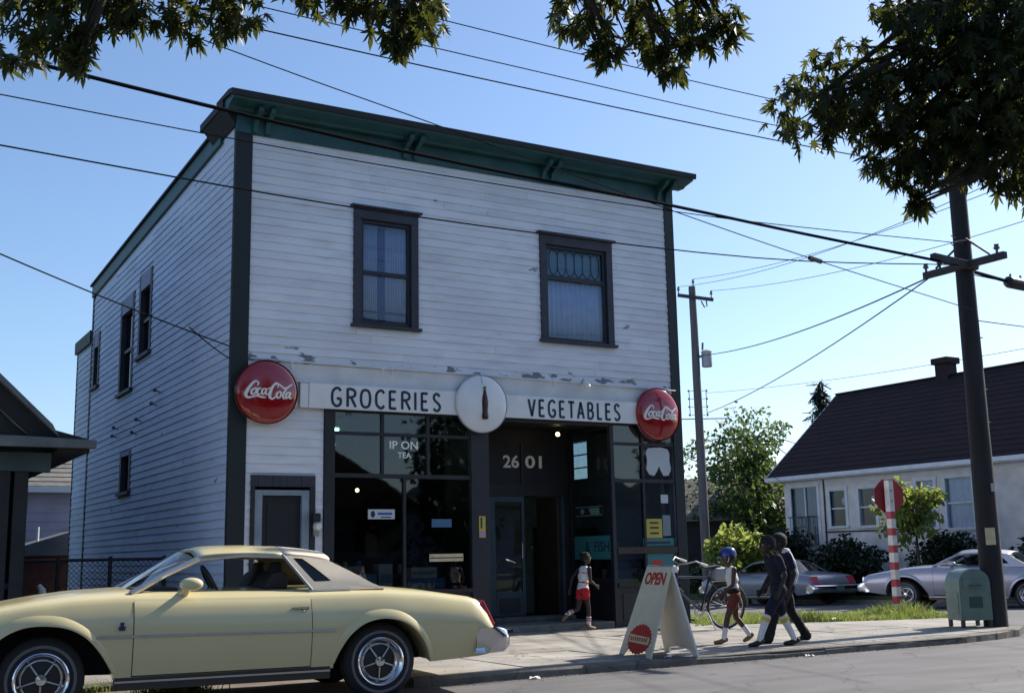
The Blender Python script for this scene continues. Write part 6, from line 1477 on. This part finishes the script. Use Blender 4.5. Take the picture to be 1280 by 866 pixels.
for (y0, y1, z0, z1, kd) in wins:
    g = MB().box(HX + 0.06, HX + 0.07, y0, y1, z0, z1).build('window', 'house_glass', wh)
    for d in ((y0 - .12, y0), (y1, y1 + .12)): Bx('casing', 'house_trim', g, HX - 0.045, HX + 0.08, d[0], d[1], z0 - .02, z1 + .02)
    Bx('head_casing', 'house_trim', g, HX - 0.05, HX + 0.08, y0 - .14, y1 + .14, z1 + .021, z1 + .14); Bx('sill', 'house_trim', g, HX - 0.09, HX + 0.08, y0 - .14, y1 + .14, z0 - .08, z0 - .021)
    if kd == 'w': Bx('meeting_rail', 'house_trim', g, HX + 0.02, HX + 0.055, y0, y1, (z0 + z1) / 2 - .025, (z0 + z1) / 2 + .025)
    else:
        Bx('mullion', 'house_trim', g, HX + 0.02, HX + 0.055, 30.1, 30.15, z0, z1)
        for i in range(7): Bx('balcony_bar', 'black_metal', g, HX - 0.2, HX - 0.185, y0 + i * .195, y0 + i * .195 + .018, 1.3, 2.35)
        Bx('balcony_rail', 'black_metal', g, HX - 0.205, HX - 0.18, y0 - .05, y1 + .05, 2.35, 2.39)
    if y0 < 25.5 or kd == 'big':
        rows = [[(HX + 0.13, y0 + (y1 - y0) * i / 40, z) if False else (HX + 0.13 + 0.015 * math.sin(i * .9), y0 + (y1 - y0) * i / 40, z) for i in range(41)] for z in (z0, z1)]
        MB().grid(rows).build('curtain', 'curtain' if y0 < 25.5 else 'paper_grey', g, smooth=True)
    else: MB().ball((HX + 0.16, (y0 + y1) / 2 - .1, z1 - .35), (.02, .09, .12), 8, 6).build('window_ornament', 'paper_white', g)
Bx('room_partition', 'interior_dark', wh, HX + 0.9, HX + 1.0, HY0, HY1 - 0.21, ZB, ZE)
MB().tube([(HX - 0.03, 29.15, 3.6), (HX - 0.05, 29.15, 1.2)], 0.03, 8).build('downpipe', 'slate_trim', wh)
b = MB(); b.box(HX - 0.9, HX - 0.25, 25.9, 28.9, -.6, 0.35); b.build('porch_step', 'kerb_concrete', wh)

# garage beyond
gg = empty('garage', (27, 34, 0.1)); tag(gg, 'dark open sided shed with low grey shingle roof behind the far pole', 'shed')
GR = Matrix.Translation((30.6, 38.0, -0.45)) @ Matrix.Scale(1.12, 4) @ Matrix.Rotation(R(-32), 4, 'Z')
gf = lambda q: tuple(GR @ Vector(q))
b = MB(); b.prism([(-4.2, 0.1), (3.6, 0.1), (3.6, 2.75), (-4.2, 2.75)], 0.3, 4.5, 'XZ', fn=gf); b.build('wall', 'garage_dark', gg)
b = MB(); b.prism([(-0.1, 2.72), (2.4, 4.25), (4.9, 2.72), (4.9, 2.62), (-0.1, 2.62)], -4.5, 3.9, 'YZ', fn=gf); gr_ = b.build('roof', 'shingle_grey', gg)
for i in range(10):
    t = i / 10; b = MB(); b.prism([(-0.12 + 2.5 * t, 2.745 + 1.53 * t), (-0.12 + 2.5 * t, 2.77 + 1.53 * t), (-0.12 + 2.5 * (t + .1), 2.76 + 1.53 * (t + .1)), (-0.12 + 2.5 * (t + .1), 2.73 + 1.53 * (t + .1))], -4.52, 3.92, 'YZ', fn=gf); b.build('shingle_course', 'shingle_grey', gr_)
for xx in (-3.5, -0.9, 1.9):
    b = MB(); b.prism([(xx, 0.1), (xx + .14, 0.1), (xx + .14, 2.62), (xx, 2.62)], 0.0, 0.14, 'XZ', fn=gf); b.build('post', 'house_trim', gg)

# ------------------------------------------------------------------ neighbours at the left
lh = empty('porch_house', (0, 18, ZS)); tag(lh, 'dark porch house with white edged gable left of the store', 'house')
LY = 16.0
MB().box(-6, 1.7, LY + 1.6, 27, ZS, 3.0).build('wall', 'porch_dark', lh)
Bx('porch_beam', 'porch_teal', lh, -6, 2.42, LY - 0.08, LY + 0.1, 2.42, 2.66)
rp = MB().prism([(2.86, 2.74), (2.80, 2.83), (2.40, 2.93), (-1.9, 7.0), (-6.6, 2.93), (-6.6, 2.74)], LY - 0.35, 27.2, 'XZ').build('roof', 'porch_dark', lh)
MB().prism([(2.90, 2.70), (2.90, 2.80), (2.0, 2.83), (-6.7, 2.80), (-6.7, 2.70)], LY - 0.48, LY - 0.352, 'XZ').build('fascia', 'porch_fascia', rp)
MB().prism([(2.44, 2.84), (2.36, 2.99), (-1.93, 7.06), (-1.93, 6.90)], LY - 0.46, LY - 0.353, 'XZ').build('barge_board', 'porch_fascia', rp)
MB().prism([(2.10, 2.835), (1.93, 2.97), (-1.93, 6.66), (-1.93, 6.50)], LY - 0.42, LY - 0.352, 'XZ').build('barge_moulding', 'porch_fascia', rp)
MB().prism([(1.78, 2.84), (-1.93, 6.3), (-1.93, 2.84)], LY - 0.38, LY - 0.3515, 'XZ').build('gable_panel', 'porch_teal', rp)
MB().box(2.45, 2.85, LY - 0.3, 27, 2.66, 2.735).build('eave_soffit', 'porch_dark', rp)
for (xa, xb) in ((1.70, 1.95), (2.0, 2.16)): Bx('porch_post', 'porch_dark', lh, xa, xb, LY - 0.05, LY + 0.18, ZS, 2.418)
Bx('porch_rail', 'porch_dark', lh, -2, 2.16, LY - 0.02, LY + 0.02, 0.95, 1.02)
Bx('porch_side_wall', 'porch_dark', lh, 1.95, 2.2, LY + 0.2, LY + 1.6, ZS, 2.42)
b2 = empty('lilac_house', (3.5, 31, ZS)); tag(b2, 'lilac clapboard house with brown shingle roof between porch house and store', 'house')
w2_ = MB().box(2.0, 9.0, 31.0, 38, ZS, 3.12).build('wall', 'lilac_siding', b2)
clapboards(w2_, 'lilac_siding', 'XZ', 31.0, -1, 4.0, 9.0, ZS, 3.12, 0.22, [])
r2_ = MB().prism([(30.7, 3.12), (32.4, 3.92), (38.3, 3.12), (38.3, 3.02), (30.7, 3.02)], 3.6, 9.3, 'YZ').build('roof', 'shingle_grey', b2)
Bx('gutter', 'house_trim', r2_, 3.6, 9.3, 30.6, 30.699, 2.99, 3.14)
Bx('corner_board', 'house_trim', b2, 3.98, 4.12, 30.96, 30.977, ZS, 3.0)
for i in range(6):
    t = i / 6; MB().prism([(30.68 + 1.7 * t, 3.125 + .8 * t), (30.66 + 1.7 * t, 3.155 + .8 * t), (30.68 + 1.7 * (t + .167), 3.14 + .8 * (t + .167)), (30.68 + 1.7 * (t + .167), 3.11 + .8 * (t + .167))], 3.6, 9.3, 'YZ').build('shingle_course', 'shingle_grey', r2_)
s2 = empty('small_shed', (3.8, 27, ZS)); tag(s2, 'small brick shed with pale roof and vent behind the fence', 'shed')
MB().box(3.55, 5.2, 28.4, 30.0, ZS, 1.50).build('wall', 'brick_red', s2); MB().prism([(3.4, 1.54), (4.9, 2.0), (5.6, 1.54), (5.6, 1.44), (3.4, 1.44)], 28.1, 30.2, 'XZ').build('roof', 'porch_fascia', s2)
MB().tube([(4.1, 28.3, 1.66), (4.1, 28.3, 2.08)], .03, 8).build('vent_pipe', 'house_trim', s2)
# chain link fence
cf_ = empty('chain_link_fence', (3.4, 19, ZS)); tag(cf_, 'black chain link fence between the porch house and the store', 'fence')
FY = 18.6; fx0, fx1, fh = 2.25, 4.60, 1.30
MB().tube([(fx0, FY, fh), (fx1, FY, fh)], 0.024, 8).build('top_rail', 'fence_wire', cf_)
for xx in (fx0 + .03, 3.0, 3.75, fx1 - .04): MB().tube([(xx, FY, ZS - .05), (xx, FY, fh + .05)], 0.03, 8).build('post', 'fence_wire', cf_)
b = MB(); s_ = 0.075; n_ = int((fx1 - fx0 + fh) / s_)
for i in range(-int(fh / s_), int((fx1 - fx0) / s_) + 1):
    for dr in (1, -1):
        xa = fx0 + i * s_; pts = [(xa, ZS), (xa + fh - ZS, fh)] if dr == 1 else [(xa + fh - ZS, ZS), (xa, fh)]
        (ax, az), (bx2, bz) = pts
        def clip(p, q):
            t0, t1 = 0.0, 1.0; dx = q[0] - p[0]
            for lim, sg_ in ((fx0, 1), (fx1, -1)):
                d0_ = (p[0] - lim) * sg_; d1_ = (q[0] - lim) * sg_
                if d0_ < 0 and d1_ < 0: return None
                if d0_ < 0: t0 = max(t0, d0_ / (d0_ - d1_))
                elif d1_ < 0: t1 = min(t1, d0_ / (d0_ - d1_))
            if t1 - t0 < 0.02: return None
            L_ = lambda t: (p[0] + dx * t, p[1] + (q[1] - p[1]) * t)
            return L_(t0), L_(t1)
        c_ = clip((ax, az), (bx2, bz))
        if c_: b.tube([(c_[0][0], FY + .002 * dr, c_[0][1]), (c_[1][0], FY + .002 * dr, c_[1][1])], 0.0035, 4)
b.build('wire_mesh', 'fence_wire', cf_)
yp_ = empty('yard_post', (2.62, 17.3, ZS)); tag(yp_, 'small white forked post standing at the end of the fence', 'post')
MB().tube([(2.62, 17.3, ZS), (2.62, 17.3, 0.45), (2.62, 17.3, 0.72)], [.10, .10, .085], 12).build('stem', 'litter_white', yp_, smooth=True); MB().tube([(2.62, 17.3, .69), (2.60, 17.3, .90), (2.55, 17.3, .97)], [.06, .05, .03], 10).build('prong', 'litter_white', yp_, smooth=True)
MB().tube([(2.60, 17.3, .62), (2.50, 17.3, .72), (2.46, 17.3, .80)], [.04, .04, .025], 10).build('prong', 'litter_white', yp_, smooth=True)

# ------------------------------------------------------------------ trees, shrubs, grass
def maple_leaf():
    pts = [(0, 0), (.07, .10), (.30, .00), (.15, .17), (.48, .34), (.28, .36), (.13, .33), (.34, .74), (.20, .64), (.09, .46), (.11, .72), (.0, 1.08), (-.11, .72), (-.09, .46), (-.20, .64), (-.34, .74), (-.13, .33), (-.28, .36), (-.48, .34), (-.15, .17), (-.30, .00), (-.07, .10)]
    v = [(x, y, -0.3 * abs(x) - 0.2 * y * y) for x, y in pts] + [(0, .28, 0)]
    n = len(pts); f = [(i, (i + 1) % n, n) for i in range(n)]
    return np.array(v), f
def oval_leaf():
    v = [(0, 0, 0), (.28, .35, -.06), (.22, .75, -.1), (0, 1.0, -.16), (-.22, .75, -.1), (-.28, .35, -.06)]
    return np.array(v), [(0, 1, 2, 3), (0, 3, 4, 5)]
def needle_leaf():
    return np.array([(-.08, 0, 0), (.08, 0, 0), (.05, 1, -.2), (-.05, 1, -.2)]), [(0, 1, 2, 3)]
def rotmats(n, droop=0.5):
    yaw = rng.uniform(0, 2 * np.pi, n); pit = rng.normal(-droop, 0.55, n); rol = rng.normal(0, 0.6, n)
    cy, sy, cp, sp_, cr, sr = np.cos(yaw), np.sin(yaw), np.cos(pit), np.sin(pit), np.cos(rol), np.sin(rol)
    Z = np.zeros(n); O = np.ones(n)
    Rz = np.stack([np.stack([cy, -sy, Z], -1), np.stack([sy, cy, Z], -1), np.stack([Z, Z, O], -1)], -2)
    Rx = np.stack([np.stack([O, Z, Z], -1), np.stack([Z, cp, -sp_], -1), np.stack([Z, sp_, cp], -1)], -2)
    Ry = np.stack([np.stack([cr, Z, sr], -1), np.stack([Z, O, Z], -1), np.stack([-sr, Z, cr], -1)], -2)
    return Rz @ Rx @ Ry
def leaf_mesh(name, pts, size, tmpl, material, droop=0.5):
    tv, tf = tmpl; n = len(pts); k = len(tv)
    M_ = rotmats(n, droop); sc = size * rng.uniform(0.65, 1.2, n)
    P = np.einsum('nij,kj->nki', M_, tv) * sc[:, None, None] + np.asarray(pts)[:, None, :]
    lens = np.array([len(f) for f in tf]); idx = np.concatenate([np.array(f) for f in tf])
    me = bpy.data.meshes.new(name)
    me.vertices.add(n * k); me.vertices.foreach_set('co', P.reshape(-1))
    li = (idx[None, :] + (np.arange(n) * k)[:, None]).reshape(-1)
    me.loops.add(len(li)); me.loops.foreach_set('vertex_index', li)
    tot = np.tile(lens, n); st_ = np.concatenate([[0], np.cumsum(tot)[:-1]])
    me.polygons.add(len(tot)); me.polygons.foreach_set('loop_start', st_); me.polygons.foreach_set('loop_total', tot)
    me.materials.append(MATS[material]); me.update(calc_edges=True); me.validate()
    return me
def in_clump(c, r, n, shell=0.45):
    d = rng.normal(size=(n, 3)); d /= np.linalg.norm(d, axis=1)[:, None]
    rad = rng.uniform(shell, 1.0, n) ** (1 / 2.2)
    lump = 1 + 0.25 * np.sin(3 * d[:, 0] + c[0] * 7) * np.sin(4 * d[:, 2] + c[1] * 5)
    r = np.array(r if isinstance(r, (tuple, list)) else (r, r, r))
    return np.array(c)[None] + d * (rad * lump)[:, None] * r[None]
def tree(name, label, base, trunk, r0, clumps, leaf, size, material, dens=1.0, cat='tree', group=None, limbs=True, bark='bark', droop=0.5, stuff=True, singles=None):
    t = empty(name, base); tag(t, label, cat, group)
    b = MB(); n = len(trunk)
    b.tube(trunk, [r0 * (1 - 0.65 * i / max(1, n - 1)) for i in range(n)], 10)
    b.build('trunk', bark, t, smooth=True)
    if limbs:
        b = MB(); T = [Vector(p) for p in trunk]
        for c in clumps:
            e = Vector(c[:3]); r_ = c[3] if not isinstance(c[3], (tuple, list)) else c[3][0]
            s = min(T[max(0, n // 2):], key=lambda p: (p - e).length); mdp = s.lerp(e, .5) + Vector((0, 0, .12 * (e - s).length))
            L = (e - s).length; w = min(r0 * .38, .012 + .012 * L)
            b.tube(smooth_path([s, mdp, e], 4), [w * (1 - .8 * i / 8) for i in range(9)], 6)
            for q in range(5):
                d = Vector(rng.normal(size=3)); d.normalize(); b.tube([e.lerp(s, .12), e + d * r_ * .8], [w * .3, .004], 4)
        b.build('limbs', bark, t, smooth=True)
    pts = np.concatenate([in_clump(c[:3], c[3], max(8, int(c[4] * dens))) for c in clumps])
    o = bpy.data.objects.new('crown', leaf_mesh('crown', pts - np.array(base), size, leaf, material, droop)); COL.objects.link(o); o.parent = t
    if stuff: o['kind'] = 'stuff'
    if singles:
        me = leaf_mesh('leaf', np.zeros((1, 3)), size * 1.1, leaf, material, droop)
        for p in singles:
            l_ = bpy.data.objects.new('leaf', me); COL.objects.link(l_); l_.parent = t; l_.location = Vector(p) - Vector(base)
            l_.rotation_euler = (random.uniform(-.9, .5), random.uniform(-.8, .8), random.uniform(0, 6.28))
    return t
ML, OL, NL = maple_leaf(), oval_leaf(), needle_leaf()

# street maples whose low branches hang into the view
MR_ = [(6.34, 6.42, 4.6, 0.42), (6.61, 6.24, 4.72, 0.5), (6.89, 6.1, 4.59, 0.5), (7.22, 6.08, 4.92, 0.55), (7.05, 5.67, 5.06, 0.55), (7.29, 5.61, 4.69, 0.6), (7.54, 5.41, 4.93, 0.6), (7.3, 5.48, 5.3, 0.6), (6.71, 5.59, 5.25, 0.45), (7.68, 5.43, 4.44, 0.5), (7.48, 5.79, 4.39, 0.5), (7.23, 6.06, 4.37, 0.45), (6.94, 6.25, 4.28, 0.3), (7.14, 6.17, 4.09, 0.2), (7.55, 5.58, 4.11, 0.35), (7.73, 5.51, 3.92, 0.25), (7.33, 5.93, 4.18, 0.3), (7.13, 6.12, 3.84, 0.1), (7.34, 5.03, 4.49, 0.6), (7.77, 5.7, 4.61, 0.5)]
MR_ = [(c[0] + .13, c[1] - .14, c[2] + .13, c[3] * .78) for c in MR_]
cl = [(*c[:3], c[3], 900 * c[3] ** 1.9 + 25) for c in MR_]
for (x, y, z, r_) in ((8.6, 4.2, 5.6, 1.1), (9.6, 3.0, 6.6, 1.4), (8.2, 4.6, 6.8, 1.1), (10.4, 1.6, 7.6, 1.6), (10.8, 3.4, 6.2, 1.3), (9.2, 1.6, 8.2, 1.5), (11.5, 0.6, 6.6, 1.4), (9.0, -0.4, 6.8, 1.5)): cl.append((x, y, z, r_, 520))
def fringe(cs, n):
    out = []
    for i in range(n):
        c = cs[i % len(cs)]; d = rng.normal(size=3); d /= np.linalg.norm(d); d[2] = -abs(d[2]) * .8 - .1; out.append(tuple(np.array(c[:3]) + d * c[3] * rng.uniform(.9, 1.15)))
    return out
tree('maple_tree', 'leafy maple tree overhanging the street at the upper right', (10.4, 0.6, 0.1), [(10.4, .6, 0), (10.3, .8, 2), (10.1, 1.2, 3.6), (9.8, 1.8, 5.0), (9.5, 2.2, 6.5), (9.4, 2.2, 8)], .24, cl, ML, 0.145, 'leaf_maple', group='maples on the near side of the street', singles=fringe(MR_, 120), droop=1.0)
ML_ = [(0.82, 7.74, 4.79, 0.42), (1.07, 7.59, 4.75, 0.36), (1.22, 7.49, 4.85, 0.3), (1.16, 7.47, 4.53, 0.14), (1.62, 7.46, 4.97, 0.3), (1.9, 7.3, 4.93, 0.3), (2.16, 7.26, 4.98, 0.25), (1.49, 7.56, 4.89, 0.16), (2.65, 7.05, 5.18, 0.3), (3.14, 6.8, 5.0, 0.3), (3.29, 6.72, 4.97, 0.25), (3.14, 6.85, 4.79, 0.13), (2.85, 6.95, 5.06, 0.15), (4.4, 6.5, 5.17, 0.25), (4.66, 6.36, 5.11, 0.36), (4.96, 6.19, 5.04, 0.42), (5.21, 6.04, 5.06, 0.32), (5.03, 6.21, 4.78, 0.2), (4.62, 6.43, 4.88, 0.15), (5.34, 5.98, 5.0, 0.15)]
ML_ = [(*c[:3], c[3] * .74) for c in ML_]
cl = [(*c[:3], c[3], 900 * c[3] ** 1.9 + 18) for c in ML_]
for (x, y, z, r_) in ((0.5, 6.4, 5.9, 1.0), (2.4, 6.0, 6.2, .9), (4.2, 5.2, 6.5, .9), (1.5, 4.4, 7.0, 1.3), (3.6, 3.4, 7.6, 1.4), (0, 2.6, 7.6, 1.5), (-2, 3.6, 6.6, 1.4), (2.0, 1.6, 8.4, 1.6), (-1.8, .6, 7.2, 1.6), (1.0, -1.4, 7.6, 1.6)): cl.append((x, y, z, r_, 460))
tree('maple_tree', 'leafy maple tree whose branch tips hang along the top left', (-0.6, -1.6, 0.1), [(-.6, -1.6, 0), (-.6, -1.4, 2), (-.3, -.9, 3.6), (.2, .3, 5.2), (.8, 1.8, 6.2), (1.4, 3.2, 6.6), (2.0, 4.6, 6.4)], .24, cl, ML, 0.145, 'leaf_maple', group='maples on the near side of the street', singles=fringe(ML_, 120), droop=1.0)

# side street plants
def sprays(c, rx, ry, rz, m_, n):
    '''loose outline: many small leaf sprays reaching out unevenly'''
    out = []
    for i in range(m_):
        d = rng.normal(size=3); d /= np.linalg.norm(d); q = np.array(c) + d * np.array((rx, ry, rz)) * (rng.uniform(.15, 1.05) ** .7); r_ = min(rx, ry, rz) * rng.uniform(.12, .26)
        out.append((*q, (r_ * 1.5, r_ * 1.5, r_), n))
    return out
def lumps(c, rx, ry, rz, m_, n):
    out = []
    for i in range(m_):
        d = rng.normal(size=3); d /= np.linalg.norm(d); q = np.array(c) + d * np.array((rx, ry, rz)) * rng.uniform(.35, .72); out.append((*q, min(rx, ry, rz) * rng.uniform(.32, .5), n))
    return out
tree('street_tree', 'mid green leafy tree beside the left end of the white house', (33.4, 36.8, -.5), [(33.4, 36.8, -.5), (33.4, 36.8, 1.2), (33.2, 36.7, 2.6), (33.0, 36.6, 4.0), (32.9, 36.5, 5.6)], .22, sprays((32.7, 36.5, 4.5), 2.7, 2.5, 2.35, 85, 75) + lumps((32.9, 36.4, 4.3), 1.3, 1.3, 1.3, 8, 90) + lumps((33.6, 36.2, 2.2), 1.5, 1.5, 1.4, 12, 150), OL, 0.20, 'leaf_mid')
tree('conifer', 'dark conifer tip rising behind the white house roof', (40.9, 40.4, -.5), [(40.9, 40.4, -.5), (40.9, 40.4, 4), (40.9, 40.4, 8.4)], .18, [(40.9 + rng.normal(0, .14), 40.4 + rng.normal(0, .14), z, (max(.15, (9.3 - z) * .30), max(.15, (9.3 - z) * .30), .42), 130) for z in np.arange(4.0, 9.2, .4)], NL, 0.48, 'leaf_conifer', limbs=False)
tree('young_tree', 'small bright yellow green tree behind the stop sign', (26.6, 22.9, -.35), [(26.6, 22.9, -.35), (26.55, 22.88, .8), (26.5, 22.87, 1.6), (26.42, 22.86, 2.6)], .05, sprays((26.4, 22.85, 2.3), .90, .90, .98, 60, 34), OL, 0.16, 'leaf_bright')
tree('shrub', 'bright green shrub below the far pole', (25.4, 28.7, -.4), [(25.4, 28.7, -.4), (25.3, 28.7, .8), (25.1, 28.7, 1.4)], .05, sprays((25.1, 28.7, 1.05), 1.15, 1.15, .98, 60, 46), OL, 0.20, 'leaf_bright', cat='shrub')
tree('shrub', 'large round dark clipped bush under the house windows', (27.8, 26.7, -.4), [(27.8, 26.7, -.4), (27.8, 26.7, .8)], .06, lumps((27.8, 26.7, .62), 1.2, 1.6, 1.15, 40, 170), OL, 0.14, 'leaf_dark', cat='shrub', limbs=False)
tree('shrub', 'dark bush under the curtained house windows beside the young tree', (27.8, 23.0, -.4), [(27.8, 23.0, -.4), (27.8, 23, .8)], .06, lumps((27.8, 22.9, .65), 1.0, 1.8, 1.15, 40, 170), OL, 0.14, 'leaf_dark', cat='shrub', limbs=False)
tree('shrub', 'dark bush right of the utility pole at the house wall', (28.0, 19.5, -.3), [(28.0, 19.5, -.3), (28, 19.5, .8)], .06, lumps((28.0, 19.5, .75), 1.0, 1.8, 1.2, 30, 120), OL, 0.14, 'leaf_dark', cat='shrub', limbs=False)
tree('shrub', 'tall dark bush at the left end of the white house', (28.4, 30.0, -.45), [(28.4, 30, -.45), (28.4, 30, 1.2)], .06, lumps((28.5, 30.0, .9), .8, 1.1, 1.5, 28, 120), OL, 0.16, 'leaf_dark', cat='shrub', limbs=False)
tree('shrub', 'low dark hedge along the verge behind the grey car', (27.6, 33.0, -.5), [(27.6, 33, -.5), (27.6, 33, .3)], .05, lumps((27.6, 32.6, .2), .8, 3.0, .8, 30, 120), OL, 0.16, 'leaf_dark', cat='shrub', limbs=False)
# grass patch on the corner, and weeds
gp = [(11.9, 14.82), (12.46, 14.86), (13.7, 14.42), (15.6, 13.66), (16.6, 13.55), (16.6, 14.7), (15.1, 16.4), (13.9, 17.2), (12.5, 17.6), (12.5, 15.2)]
tag(MB().prism(gp, -0.02, 0.07, 'XY').build('verge', 'dirt', None), kind='structure')
def inside(p, poly):
    c = False; n = len(poly)
    for i in range(n):
        (x1, y1), (x2, y2) = poly[i], poly[(i + 1) % n]
        if (y1 > p[1]) != (y2 > p[1]) and p[0] < (x2 - x1) * (p[1] - y1) / (y2 - y1) + x1: c = not c
    return c
gpts, gh = [], []
while len(gpts) < 9000:
    p = (rng.uniform(11.9, 16.7), rng.uniform(13.5, 17.6))
    if inside(p, gp):
        d = math.hypot(p[0] - 16.3, p[1] - 14.5); gpts.append(p); gh.append((.055 + .06 * rng.random()) * (1 + 2.2 * math.exp(-(d / .55) ** 2) + 1.4 * math.exp(-(((p[0] - 14.0) / .5) ** 2 + ((p[1] - 14.6) / .4) ** 2))))
def blades(name, pts, hs, base_z, label):
    b = MB(); vs, fs = [], []
    for (x, y), h in zip(pts, hs):
        a = rng.uniform(0, 6.28); w = .006 + .004 * rng.random(); lx, ly = rng.normal(0, .4, 2) * h; o = len(vs)
        dx, dy = math.cos(a) * w, math.sin(a) * w
        vs += [(x - dx, y - dy, base_z), (x + dx, y + dy, base_z), (x + dx * .7 + lx * .4, y + dy * .7 + ly * .4, base_z + h * .6), (x - dx * .7 + lx * .4, y - dy * .7 + ly * .4, base_z + h * .6), (x + lx, y + ly, base_z + h)]
        fs += [(o, o + 1, o + 2, o + 3), (o + 3, o + 2, o + 4)]
    b.add(vs, fs); o = b.build(name, 'grass_blade', None, fix=False); tag(o, label, 'grass', kind='stuff')
blades('grass', gpts, gh, 0.065, 'short green grass and weeds on the corner verge')
wp = [(rng.uniform(1.9, 4.9), 12.3 + rng.normal(0, .05)) for _ in range(700)] + [(3.0 + rng.normal(0, .16), 11.6 + rng.normal(0, .12)) for _ in range(500)] + [(rng.uniform(-4, 2), 12.3 + rng.normal(0, .05)) for _ in range(500)]
blades('weeds', wp, [.05 + .09 * rng.random() for _ in wp], 0.0, 'weeds growing along the dirt strip beside the cream car')
# grit and dead leaves in the gutter
gv, gf2 = [], []
for i in range(900):
    x = rng.uniform(5.1, 14.0); y = 10.6 - abs(rng.normal(0, .10)) - .01 if rng.random() < .75 else 10.6 + rng.uniform(.2, 1.8); z = .004 if y < 10.6 else ZS + .004; a = rng.uniform(0, 6.28); w = rng.uniform(.006, .022); o = len(gv)
    if y < 10.6 and x > 12.9: continue
    gv += [(x + w * math.cos(a + k2 * 1.57) * (1 if k2 % 2 else .5), y + w * math.sin(a + k2 * 1.57) * (1 if k2 % 2 else .5), z + rng.uniform(0, .008)) for k2 in range(4)]; gf2.append((o, o + 1, o + 2, o + 3))
b = MB(); b.add(gv, gf2); tag(b.build('gutter_debris', 'dirt', None, fix=False), 'grit and dead leaves scattered along the gutter and kerb', 'debris', kind='stuff')
# litter
for (x, y, z, lb) in ((8.25, 10.70, ZS + .004, 'white scrap of paper at the kerb under the sandwich board'), (10.2, 10.52, .004, 'white scrap of paper in the gutter below the walking children'), (6.35, 10.5, .004, 'white scrap of paper in the gutter behind the cream car'), (14.35, 14.2, .12, 'white scrap of paper in the grass left of the stop sign'), (15.0, 14.0, .12, 'white scrap of paper in the grass nearest the stop sign')):
    b = MB(); rows = [[(x + (i - 2) * .03 + random.uniform(-.006, .006), y + (k_ - 1) * .025, z + random.uniform(0, .03)) for i in range(5)] for k_ in range(3)]
    b.grid(rows); tag(b.build('paper_scrap', 'litter_white', None, solid=.002), lb, 'litter')

# ------------------------------------------------------------------ the other side of the street (mirrored in the shop windows)
oh = empty('street_house', (4, -15, .1)); tag(oh, 'gabled house on the near side of the street behind the viewer', 'house')
MB().box(-3, 7, -24, -14, .1, 4.2).build('wall', 'lilac_siding', oh); ro = MB().prism([(-3.6, 4.1), (2, 8.2), (7.6, 4.1)], -24.4, -13.5, 'XZ').build('roof', 'shingle_grey', oh); Bx('chimney', 'chimney_brick', ro, 4.0, 4.7, -18, -17.3, 6.0, 8.6)
for xx in (-1.5, 1.6, 4.6): Bx('window', 'car_glass_dark', oh, xx, xx + 1.1, -14.0 + .002, -13.95, 1.4, 3.1)
def back_house(x0, x1, y, zw, zr, wallm, roofm, label):
    h = empty('street_house', ((x0 + x1) / 2, y, .1)); tag(h, label, 'house', 'houses on the near side of the street')
    MB().box(x0, x1, y - 9, y, .1, zw).build('wall', wallm, h); r = MB().prism([(x0 - .5, zw - .1), ((x0 + x1) / 2, zr), (x1 + .5, zw - .1)], y - 9.4, y + .5, 'XZ').build('roof', roofm, h)
    Bx('chimney', 'chimney_brick', r, x0 + 1.5, x0 + 2.2, y - 4, y - 3.3, zw, zr + .4)
    for k_ in range(3): Bx('window', 'car_glass_dark', h, x0 + 1 + k_ * (x1 - x0 - 2) / 2.6, x0 + 2 + k_ * (x1 - x0 - 2) / 2.6, y + .002, y + .05, 1.3, 2.9)
    return h
back_house(13, 21, -13.5, 3.4, 5.9, 'porch_dark', 'shingle_maroon', 'dark gabled house with maroon roof behind the viewer')
back_house(24, 33, -13.5, 3.6, 6.3, 'lilac_siding', 'shingle_grey', 'lilac gabled house with grey roof behind the viewer')
back_house(37, 46, -13.5, 3.5, 6.0, 'porch_teal', 'shingle_maroon', 'teal gabled house behind the viewer')
back_house(-22, -13, -13.5, 3.5, 6.2, 'porch_dark', 'shingle_grey', 'dark gabled house with grey roof behind the viewer')
k_ = 0
for (x, y, h, lb) in ((10, -12, 8, 'broad leafy tree between two houses behind the viewer'), (-8, -12, 8.5, 'leafy tree left of the first gabled house behind the viewer'), (22.5, -11, 6.5, 'leafy tree before the lilac house behind the viewer'), (35, -12, 8, 'leafy tree right of the lilac house behind the viewer'), (29, -24, 11, 'tall leafy tree rising over the lilac house behind the viewer'), (48, -12, 9, 'leafy tree right of the teal house behind the viewer'), (54, -14, 9, 'outermost leafy tree at the right end behind the viewer'), (-28, -14, 10, 'outermost leafy tree at the left end behind the viewer')):
    tree('street_tree', lb, (x, y, 0), [(x, y, 0), (x, y, h * .3), (x + .2, y, h * .6)], .3, lumps((x, y, h * .55), h * .36, h * .36, h * .40, 24, 130), OL, .42, 'leaf_dark', group='trees on the near side of the street')
for (xa, xb, lb) in ((21.2, 23.8, 'dark hedge between the dark house and the lilac house'), (33.2, 36.8, 'dark hedge between the lilac house and the teal house'), (46.2, 60, 'long dark hedge beyond the teal house'), (7.2, 12.8, 'dark hedge right of the first gabled house')):
    tree('hedge', lb, ((xa + xb) / 2, -13, 0), [((xa + xb) / 2, -13, 0), ((xa + xb) / 2, -13, .6)], .05, [(x, -13, 1.2, (.8, .7, 1.2), 160) for x in np.arange(xa, xb, .8)], OL, .25, 'leaf_dark', cat='hedge', limbs=False)
